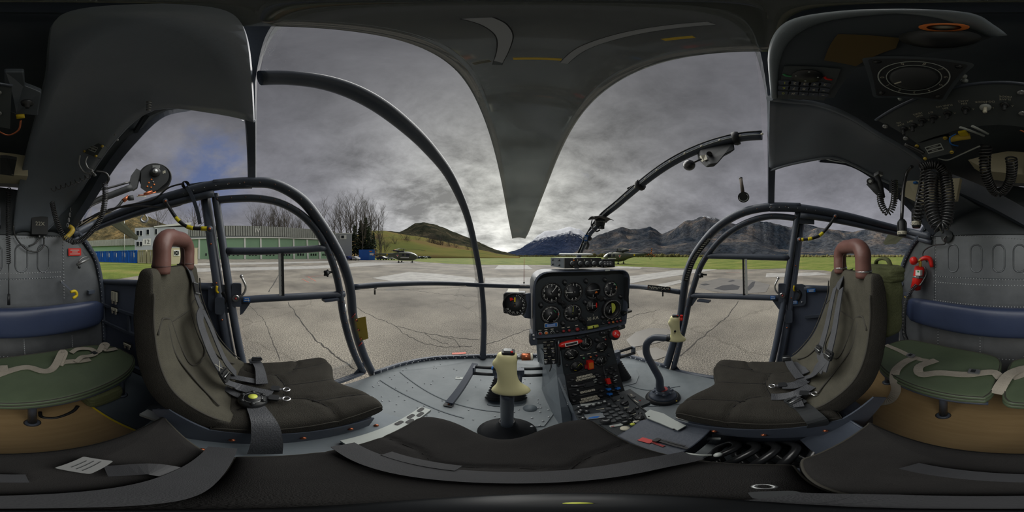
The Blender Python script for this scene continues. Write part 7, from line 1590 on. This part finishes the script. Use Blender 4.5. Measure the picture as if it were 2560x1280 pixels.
# left side cords
cord([P(262, 455, d=.80), P(263, 490, d=.82), P(257, 530, d=.84), P(243, 560, d=.86), P(222, 585, d=.9), P(200, 602, d=.93), P(178, 606, d=.95)], .013, .0033, 46, 'long coiled cord swinging below the left roof window frame')
cord([P(130, 505, d=1.02), P(138, 540, d=1.0), P(150, 575, d=.98), P(168, 598, d=.97), P(185, 604, d=.96)], .014, .0033, 26, 'shorter coiled cord beside the 22X box')
wire([P(238, 428, d=.76), P(262, 432, d=.77), P(272, 445, d=.78), P(266, 460, d=.80)], .007, 'thick black lead bending into the left coiled cord')
cord([P(22, 470, y=-1.05), P(20, 560, y=-1.05), P(22, 660, y=-1.08)], .013, .003, 40, 'straight coiled cord hanging down the rear bulkhead')
t = thing('hanging_plug', 'slim black plug on a cord before the rear bulkhead', 'plug', P(22, 760, y=-1.1)); B(mat='cable').tube([P(22, 660, y=-1.1), P(22, 735, y=-1.1)], .0035, 6).obj('lead', t); B(mat='black').cyl(P(22, 735, y=-1.1), P(22, 762, y=-1.1), .009, .011).obj('body', t)
wire([P(200, 388, d=.74), P(198, 410, d=.77), P(210, 430, d=.78), P(228, 435, d=.77)], .0045, 'grey lead looping from the left relay box outer side', 'steel'); wire([P(219, 390, d=.74), P(214, 405, d=.75), P(220, 420, d=.76), P(232, 426, d=.76)], .0045, 'grey lead looping from the left relay box inner side', 'steel')
wire([P(300, 280, d=.56), P(306, 300, d=.60), P(290, 335, d=.66), P(270, 352, d=.70)], .0045, 'grey lead running up the left lining to the roof', 'steel')
cord([P(130, 475, d=.9), P(170, 462, d=.86), P(200, 450, d=.82), P(228, 438, d=.79)], .012, .003, 8, 'loose coil stretched across the left recess')
for x, y, d, lab in ((368, 268, .49, 'upper steel clamp on the left roof window edge'), (288, 346, .68, 'lower steel clamp on the left roof window edge'), (232, 436, .78, 'steel clamp gathering the left leads')):
    b = B(mat='steel'); p = P(x, y, d=d)
    for k in range(4): b.cyl(p+Vector((-.02+.012*k, .01*k-.01, 0)), p+Vector((-.014+.012*k, .01*k-.006, .006)), .008, seg=8)
    b.obj('cable_clamp', label=lab, cat='clamp')
B(mat='liningdk').prism([P(334, 333, d=.70), P(365, 286, d=.56), P(374, 290, d=.56), P(344, 332, d=.69)], (.0, .0, .03)).obj('roof_tab', label='dark tab hanging from the left roof window edge', cat='tab')
b = B(mat='steel').tube([P(105, 470, y=-1.0), P(150, 480, y=-1.02), P(182, 490, y=-1.05)], .007, 8)
for i in range(6): p = P(184-3*i, 498+13*i, y=-1.06); b.tube([p+Vector((.006*math.cos(a), 0, .016*math.sin(a))) for a in [2*PI*k/10 for k in range(10)]], .0025, 5, loop=True)
b.obj('chain', label='steel rod with short chain at the left rear window corner', cat='chain')
t = thing('relay_unit', 'grey box marked 22X high on the rear bulkhead', 'box', P(100, 580, y=-1.18)); mb_ = frame(P(100, 563, y=-1.12), (-1, 0, 0), (0, 1, 0))
B(mb_, 'blackm').rbox((0, 0, -.03), (.12, .135, .06), .006).obj('case', t, bevel=.002); B(mb_, 'ivory').text('22X', T(0, .01, .001), .04).obj('lettering', t, label='white 22X stencil')
B(mb_, 'steel').cyl((.035, -.07, -.02), (.035, -.095, -.02), .008).cyl((-.0, -.07, -.02), (-.0, -.09, -.02), .008).m('cable').tube([(.035, -.09, -.02), (.03, -.15, -.02), (-.02, -.19, -.02), (-.10, -.17, -.02), (-.17, -.09, -.01), (-.19, .0, 0)], .006, 6, n=5).tube([(0, -.09, -.02), (-.03, -.13, -.02), (-.08, -.15, -.01)], .006, 6, n=4).obj('leads', t)
B(frame(P(187, 630, y=-1.185), (-1, 0, .02), (0, 1, 0)), 'red').box((0, 0, 0), (.115, .06, .003)).m('palegrey').box((0, .015, .002), (.08, .006, .001)).box((0, 0, .002), (.05, .006, .001)).box((0, -.016, .002), (.09, .005, .001)).obj('warning_placard', label='red warning placard with white lines on the left of the bulkhead', cat='placard')
t = thing('door_damper', 'small steel damper with black knob on the bulkhead left edge', 'damper', P(200, 660, y=-1.17)); B(mat='steel').cyl(P(192, 662, y=-1.14), P(222, 647, y=-1.14), .011).tube([P(196, 655, y=-1.15), P(204, 646, y=-1.15), P(220, 640, y=-1.16)], .004, 6, n=3).obj('cylinder', t); B(mat='black').ball(P(198, 668, y=-1.14), .013, 10).obj('knob', t)
t = thing('swivel_hook', 'short grey arm ending in a yellow hook on the rear bulkhead', 'hook', P(170, 722, y=-1.17)); B(mat='steel').ball(P(153, 704, y=-1.16), .012, 10).m('frame').ribbon([P(153, 704, y=-1.15), P(182, 730, y=-1.12)], .016, (0, 1, 0), .012, n=1).obj('arm', t); B(mat='yellow').tube([P(176, 730, y=-1.12), P(188, 728, y=-1.12), P(192, 738, y=-1.12), P(182, 746, y=-1.12)], .012, 8, n=3).obj('hook', t, label='yellow hook end')
B(mat='goldp').tube([P(174, 566, d=1.18), P(182, 575, d=1.16), P(170, 590, d=1.15), P(158, 596, d=1.14)], .018, 10, n=3).obj('yellow_handle', label='pale yellow bent handle at the left rear door corner', cat='handle')
# striped grab handles
def grab(pts, k, lab, d_):
    P_ = spl(pts, 10); n = len(P_); t = thing('grab_handle', lab, 'handle', P_[0]); B(mat='rubber').tube(P_, .0105, 10).obj('bar', t)
    for q in ((.42, .52), (.70, .80), (.9, .99)): a, c = int(q[0]*n), max(int(q[0]*n)+2, int(q[1]*n)); B(mat='tape').tube(P_[a:c+1], .0118, 10).obj('tape_band', t, label='yellow tape band')
    for p in (P_[0], P_[-1]): B(mat='frame').ball(p, .018, 10, sc_=(1, 1, 1)).m('copper').ball(p*.985, .008, 8).obj('end_bolt', t)
grab([P(414, 503, x=-.815), P(427, 525, x=-.80), P(447, 552, x=-.79), P(475, 569, x=-.79), P(524, 572, x=-.80)], -1, 'black and yellow taped grab handle at the left rear door corner', 0)
grab([P(2088, 541, x=1.06), P(2072, 565, x=1.04), P(2050, 588, x=1.03), P(2025, 597, x=1.03), P(1999, 599, x=1.05)], 1, 'black and yellow taped grab handle at the right rear door corner', 0)
# ================================================================ hoist and outside fittings, left
dh = 1.55
t = thing('rescue_hoist', 'black rescue hoist with round drum outside the left roof window', 'hoist', P(385, 480, d=dh))
ch = P(388, 442, d=dh); nh = -dirpx(388, 442); nh = Vector((nh.x, nh.y, nh.z*.4)).normalized(); fh = frame(ch, Vector((0, 0, 1)).cross(nh), nh)
B(fh, 'black').lathe([(.150, -.14), (.160, -.12), (.160, -.01), (.150, .0), (.146, -.006), (0, -.006)], 44).obj('drum', t)
B(fh, 'blackm').prism([(.13*math.cos(a), .13*math.sin(a)+.01, 0) for a in [math.radians(q) for q in range(-50, 141, 10)]]+[(-.13, .06, 0), (-.14, -.12, 0), (-.08, -.17, 0), (.02, -.15, 0)], (0, 0, .02)).obj('front_plate', t)
B(fh, 'black').lathe([(.05, .02), (.05, .04), (.036, .045), (.036, .06), (0, .06)], 26, T(.0, .045, 0)).m('steel').lathe([(.026, .061), (.022, .064), (.008, .064), (.008, .067), (0, .067)], 18, T(0, .045, 0)).obj('hub', t)
B(fh, 'steel').box((.01, .105, .024), (.07, .035, .004)).m('ivory').box((.09, .05, .022), (.012, .03, .002)).box((.075, .045, .022), (.008, .03, .002)).obj('type_plate', t)
for x, y, c in ((-.06, -.07, 'orange'), (-.035, -.035, 'orange'), (-.075, -.11, 'orange'), (-.04, -.12, 'orange'), (-.01, -.09, 'orange'), (-.02, -.06, 'steel')): B(fh, c).lathe([(.009, .02), (.008, .025), (0, .026)], 10, T(x, y, 0)).obj('bolt', t)
B(mat='blackm').prism([P(341, 421, d=dh), P(352, 427, d=dh), P(342, 468, d=dh), P(332, 475, d=dh), P(320, 472, d=dh), P(327, 440, d=dh)], -nh*.06).obj('guard', t)
B(mat='copper').tube([P(345, 488, d=dh), P(365, 487, d=dh), P(390, 480, d=dh)], .007, 6, n=3).m('ivory').tube([P(342, 491, d=dh), P(366, 491, d=dh)], .006, 6).m('copper').tube([P(360, 485, d=dh-.02), P(380, 478, d=dh)], .012, 6).obj('cable_winding', t)
B(mat='blackm').tube([P(330, 468, d=dh), P(280, 487, d=dh+.02), P(225, 510, d=dh+.05), P(170, 552, d=dh+.05)], .035, 12, n=4).obj('boom', t)
B(mat='cable').tube([P(325, 455, d=dh), P(270, 470, d=dh), P(205, 482, d=dh)], .012, 8, n=4).tube([P(300, 473, d=dh), P(240, 495, d=dh), P(180, 535, d=dh)], .006, 6, n=4).tube([P(270, 500, d=dh-.1), P(230, 515, d=dh-.1), P(175, 560, d=dh-.1)], .006, 6, n=4).obj('hydraulic_hoses', t)
B(mat='black').tube([P(258, 532, d=1.5), P(290, 520, d=1.5), P(308, 500, d=1.5)], .014, 8, n=3).m('copper').cyl(P(308, 502, d=1.5), P(322, 492, d=1.5), .02).m('blackm').cyl(P(320, 496, d=1.5), P(334, 494, d=1.5), .026).obj('hose_union', t)
B(mat='red').ribbon([P(199, 500, d=1.5), P(206, 515, d=1.5), P(213, 530, d=1.5)], .03, -dirpx(205, 515), .004).obj('red_band', t, label='red marking band')
B(mat='cable').tube([P(160, 590, d=1.45), P(200, 565, d=1.30), P(260, 530, d=1.15), P(330, 515, d=1.05), P(420, 518, d=.98), P(465, 505, d=.95), P(478, 485, d=.93)], .006, 6, n=5).tube([P(170, 580, d=1.42), P(240, 535, d=1.2), P(300, 517, d=1.08), P(380, 500, d=1.0), P(420, 470, d=.95), P(460, 458, d=.92)], .006, 6, n=5).tube([P(165, 575, d=1.40), P(215, 548, d=1.25), P(270, 525, d=1.13)], .006, 6, n=4).obj('wiring_loom', label='black wiring loom tied along the left roof rail', cat='wiring')
B(mat='black').lathe([(.022, -.012), (.026, 0), (.022, .012)], 18, frame(P(464, 462, d=.9), (0, 0, 1), Vector((.4, 1, 0))), cap=False).m('frame').ribbon([P(466, 466, x=-.81), P(480, 490, x=-.81), P(494, 530, x=-.815), P(500, 560, x=-.815)], .02, (1, 0, 0), .006).obj('loom_clip', label='black ring clip with metal strip at top of the left door post', cat='clip')
t = thing('rescue_hook', 'steel rescue hook hanging below the left roof rail', 'hook', P(361, 556, d=1.5)); hk = P(361, 546, d=1.5); fh2 = frame(hk, Vector((0, 0, 1)).cross(nh), nh)
B(fh2, 'steel').tube([(-.006, .035, 0), (-.03, .005, 0), (-.028, -.02, 0), (0, -.035, 0), (.025, -.02, 0), (.028, .005, 0), (.006, .035, 0)], [.006, .009, .013, .014, .012, .007, .006], 10, n=4).cyl((0, .035, 0), (0, .055, 0), .011).obj('hook_body', t); B(fh2, 'cable').tube([(0, .05, 0), (.02, .09, 0), (.03, .12, 0)], .004, 6).obj('cable', t)
# own rotor blades drooping at the rear corners
B(mat='oliveheli').prism([P(262, 552, d=4.3), P(288, 545, d=4.4), P(345, 598, d=5.6), P(341, 601, d=5.6), P(318, 590, d=5.2)], (.05, .05, .08)).obj('rotor_blade', label='olive rotor blade drooping outside the left rear window', cat='rotor blade')
B(mat='oliveheli').prism([P(2213, 612, d=5.4), P(2233, 580, d=4.6), P(2262, 590, d=4.4), P(2240, 610, d=5)], (.05, .05, .06)).obj('rotor_blade', label='olive rotor blade tip outside the right rear window', cat='rotor blade')
# ================================================================ fittings on the right arch
t = thing('magnetic_compass', 'round black compass under a brimmed shade on the right canopy arch', 'compass', P(1500, 572, d=1.28))
cc = P(1500, 556, d=1.24); B(T(*cc), 'blackm').lathe([(.012, -.045), (.034, -.03), (.040, 0), (.036, .022), (.02, .03)], 22).m('black').lathe([(.040, -.012), (.041, .008)], 22, cap=False).m('ivory')
b = B(T(*cc), 'blackm').lathe([(.012, -.045), (.034, -.03), (.040, 0), (.036, .022), (.02, .03)], 22); b.m('ivory')
for i in range(16): a = -PI*.9+i*PI*.08; b.box((.041*math.cos(a), .041*math.sin(a), .0), (.002, .002, .008), rot=R(a, 'Z'))
b.m('black').box((0, -.02, -.045), (.035, .03, .02)); b.obj('bowl', t)
B(mat='black').sheet([[cc+Vector((-.075+.165*i/8, -.05+.10*j/5, .046-.45*((i/8-.45)**2)*.12-.2*((j/5-.5)**2)*.3)) for j in range(6)] for i in range(9)], .004).obj('shade', t)
B(mat='frame').tube([P(1474, 585, d=1.28), P(1484, 575, d=1.26), cc+Vector((-.01, 0, -.02))], .018, 8, n=3).m('cable').tube([P(1480, 548, d=1.3), P(1478, 565, d=1.26), P(1490, 578, d=1.22), P(1500, 575, d=1.22)], .006, 6, n=4).obj('mounting', t)
B(frame(P(1465, 595, d=1.34), Vector((1, -.5, -.2)), -dirpx(1465, 595)), 'blue').box((0, 0, 0), (.03, .05, .003)).m('white').box((0, .008, .002), (.02, .006, .001)).box((0, -.008, .002), (.022, .014, .001)).obj('arrow_placard', label='blue and white placard below the compass on the arch', cat='placard')
wire([P(1467, 604, d=1.34), P(1470, 612, d=1.34), P(1466, 622, d=1.36)], .014, 'thick black plug tail hanging below the compass placard')
t = thing('map_lamp', 'black adjustable unit with ball-ended lever on the right canopy arch', 'lamp', P(1790, 400, d=.78))
dL = .76; B(mat='blackm').prism([P(1750, 374, d=dL+.02), P(1835, 354, d=dL-.02), P(1838, 374, d=dL-.04), P(1815, 385, d=dL-.05), P(1795, 408, d=dL-.06), P(1775, 410, d=dL-.05), P(1765, 402, d=dL-.03), P(1752, 390, d=dL)], Vector((.03, .03, .0))).obj('housing', t, bevel=.006)
B(mat='ivory').prism([P(1752, 388, d=dL-.03), P(1764, 386, d=dL-.03), P(1769, 398, d=dL-.04), P(1758, 402, d=dL-.03)], Vector((.01, .01, 0))).m('black').cyl(P(1773, 384, d=dL-.06), P(1773, 384, d=dL+.02), .012).obj('pivot_plate', t, label='pale pivot plate')
B(mat='cable').cyl(P(1753, 398, d=dL-.04), P(1730, 408, d=dL-.05), .005).ball(P(1723, 413, d=dL-.05), .028, 14).obj('ball_lever', t)
B(frame(P(1705, 397, d=.95), P(1722, 390, d=.93)-P(1688, 404, d=.97), -dirpx(1705, 397)), 'blue').box((0, 0, 0), (.095, .018, .003)).m('black').box((0, 0, .002), (.07, .006, .001)).obj('blue_placard', label='long blue placard on the right canopy arch by the lamp', cat='placard')
B(frame(P(1588, 470, d=1.08), P(1606, 462, d=1.07)-P(1570, 478, d=1.09), -dirpx(1588, 470)), 'blackm').rbox((0, 0, 0), (.10, .05, .006), .006).m('palegrey').box((0, .01, .004), (.07, .003, .001)).box((0, 0, .004), (.08, .003, .001)).box((0, -.01, .004), (.06, .003, .001)).obj('data_plate', label='dark data plate hung under the right canopy arch', cat='plate')
t = thing('window_vent_knob', 'round black knob with slim rod on the glass above the right door', 'knob', P(1858, 500, d=1.1)); B(mat='black').cyl(P(1859, 493, d=1.07), P(1859, 493, d=1.10), .038, .036, 24).m('palegrey').tube([P(1859, 493, d=1.066)+Vector((.0, .03*math.cos(a), .03*math.sin(a))) for a in [2*PI*k/20 for k in range(20)]], .0015, 5, loop=True).obj('disc', t); B(mat='bark').cyl(P(1852, 446, d=1.12), P(1857, 482, d=1.10), .011, .013).m('black').cyl(P(1852, 444, d=1.12), P(1852, 448, d=1.12), .012).obj('rod', t)
# scale marks on the right door post: correction card strip
b = B(mat='black'); rp_ = resample([P(1772, 598, x=1.095), P(1752, 622, x=1.085), P(1733, 650, x=1.085), P(1720, 685, x=1.085), P(1714, 703, x=1.085)], 22)
b.ribbon(rp_, .035, (-1, -.4, 0), .003, n=1).m('ivory')
for i in range(21): b.box(rp_[i]+Vector((-.004, -.002, 0)), (.002, .022, .0022))
b.obj('ribbed_cable_guide', label='black ribbed strip with white notches on the right door post', cat='strip')
# ================================================================ right rear: fire extinguisher etc
t = thing('fire_extinguisher', 'red fire extinguisher clamped to the right edge of the bulkhead', 'fire extinguisher', P(2290, 728, d=1.42))
a, c = P(2300, 668, d=1.42), P(2289, 722, d=1.42); B(mat='red').tube([a+(a-c)*.06, a, c, c-(a-c)*.06], [.02, .046, .046, .044, .02], 22).m('white').box(a.lerp(c, .25)-dirpx(2298, 680)*.046, (.05, .03, .045)).m('green').box(a.lerp(c, .2)-dirpx(2298, 680)*.05, (.02, .026, .014)).obj('cylinder', t)
B(mat='steel').lathe([(.048, -.008), (.050, -.006), (.050, .006), (.048, .008)], 22, frame(a.lerp(c, .45), (1, 0, 0), a-c), cap=False).box(a.lerp(c, .45)-dirpx(2298, 690)*.05, (.03, .02, .02)).obj('clamp', t)
B(mat='red').tube([P(2300, 650, d=1.38), P(2312, 645, d=1.38), P(2325, 648, d=1.38), P(2330, 668, d=1.38)], [.014, .02, .022, .016], 10, n=3).ball(P(2284, 652, d=1.36), .036, 16).obj('trigger_head', t); B(mat='goldp').cyl(P(2301, 668, d=1.40), P(2300, 650, d=1.39), .014).tube([P(2293, 655, d=1.38), P(2303, 648, d=1.37)], .008, 6).obj('valve', t)
B(mat='cable').tube([P(2312, 668, d=1.38), P(2316, 685, d=1.38), P(2306, 705, d=1.38), P(2298, 715, d=1.38)], .009, 8, n=4).obj('hose', t)
cord([P(2292, 712, d=1.34), P(2276, 730, d=1.33), P(2264, 755, d=1.33), P(2260, 790, d=1.33), P(2260, 830, d=1.33), P(2266, 850, d=1.34)], .016, .004, 40, 'black coiled cord hanging from the fire extinguisher')
t = thing('round_flange', 'pale round flange with looped cable on the upper right bulkhead', 'flange', P(2367, 606, y=-1.17)); B(frame(P(2367, 590, y=-1.175), (-1, 0, 0), (0, 1, 0)), 'silver').lathe([(.052, 0), (.052, .008), (.022, .010), (.018, .018), (0, .018)], 26).obj('plate', t); B(mat='cable').tube([P(2366, 590, y=-1.15), P(2358, 600, y=-1.14), P(2362, 610, y=-1.14), P(2335, 613, y=-1.15), P(2312, 625, y=-1.15), P(2307, 640, y=-1.15), P(2318, 655, y=-1.15)], .006, 6, n=5).obj('lead', t)
b = B(mat='frame').box(P(190, 712+22, y=-1.17)+Vector((-.14, 0, 0)), (.06, .03, .03)).obj('hinge_block', label='dark hinge block on the left bulkhead edge', cat='hinge')
B(mat='frame').box(P(2268, 735, y=-1.17), (.06, .03, .03)).m('goldp').box(P(2264, 742, y=-1.15), (.02, .01, .01)).obj('hinge_block', label='dark hinge block on the right bulkhead edge', cat='hinge')
# roof details: pale curves painted as reflections, plus ochre strips on the spine
for pts, w_, mt_, lab in (([(1385+25, 158), (1450, 125), (1530, 95), (1640, 72), (1780, 58)], .016, 'palegrey', 'pale curved reflection painted on the right of the roof spine'), ([(1243, 162), (1256, 130), (1262, 95), (1240, 65), (1190, 45)], .018, 'palegrey', 'pale curved reflection painted on the left of the roof spine')):
    q = [P(x, y, z=.683) for x, y in pts]; B(mat='lining' if False else 'blackm').ribbon(q, w_, dn, .002).m('greywall').ribbon([p+Vector((0, 0, -.0015)) for p in q], w_*.85, dn, .001).obj('spine_strip', label=lab, cat='strip')
for a, c, lab in (((1183, 160), (1226, 152), 'ochre strip on the left edge of the roof spine'), ((1283, 147), (1404, 149), 'ochre strip across the middle of the roof spine'), ((1658, 100), (1735, 92), 'ochre strip on the right rear of the roof spine')):
    B(mat='goldp').ribbon([P(*a, z=.683), P(*c, z=.683)], .010, dn, .002, n=1).obj('spine_strip', label=lab, cat='strip')
# added fill spot, not a fitted lamp, to brighten the instruments from overhead
ld = bpy.data.lights.new('panel_fill_spot', 'SPOT'); ld.energy = 10; ld.spot_size = math.radians(62); ld.spot_blend = .8; ld.shadow_soft_size = .03; ld.color = (1, .98, .95)
o = bpy.data.objects.new('panel_fill_spot', ld); C.objects.link(o); o.location = Vector((.10, -.07, .46+CZ)); o.rotation_euler = (Vector((.10, -.07, .46))-Vector((.33, .74, -.42))).to_track_quat('Z', 'Y').to_euler()
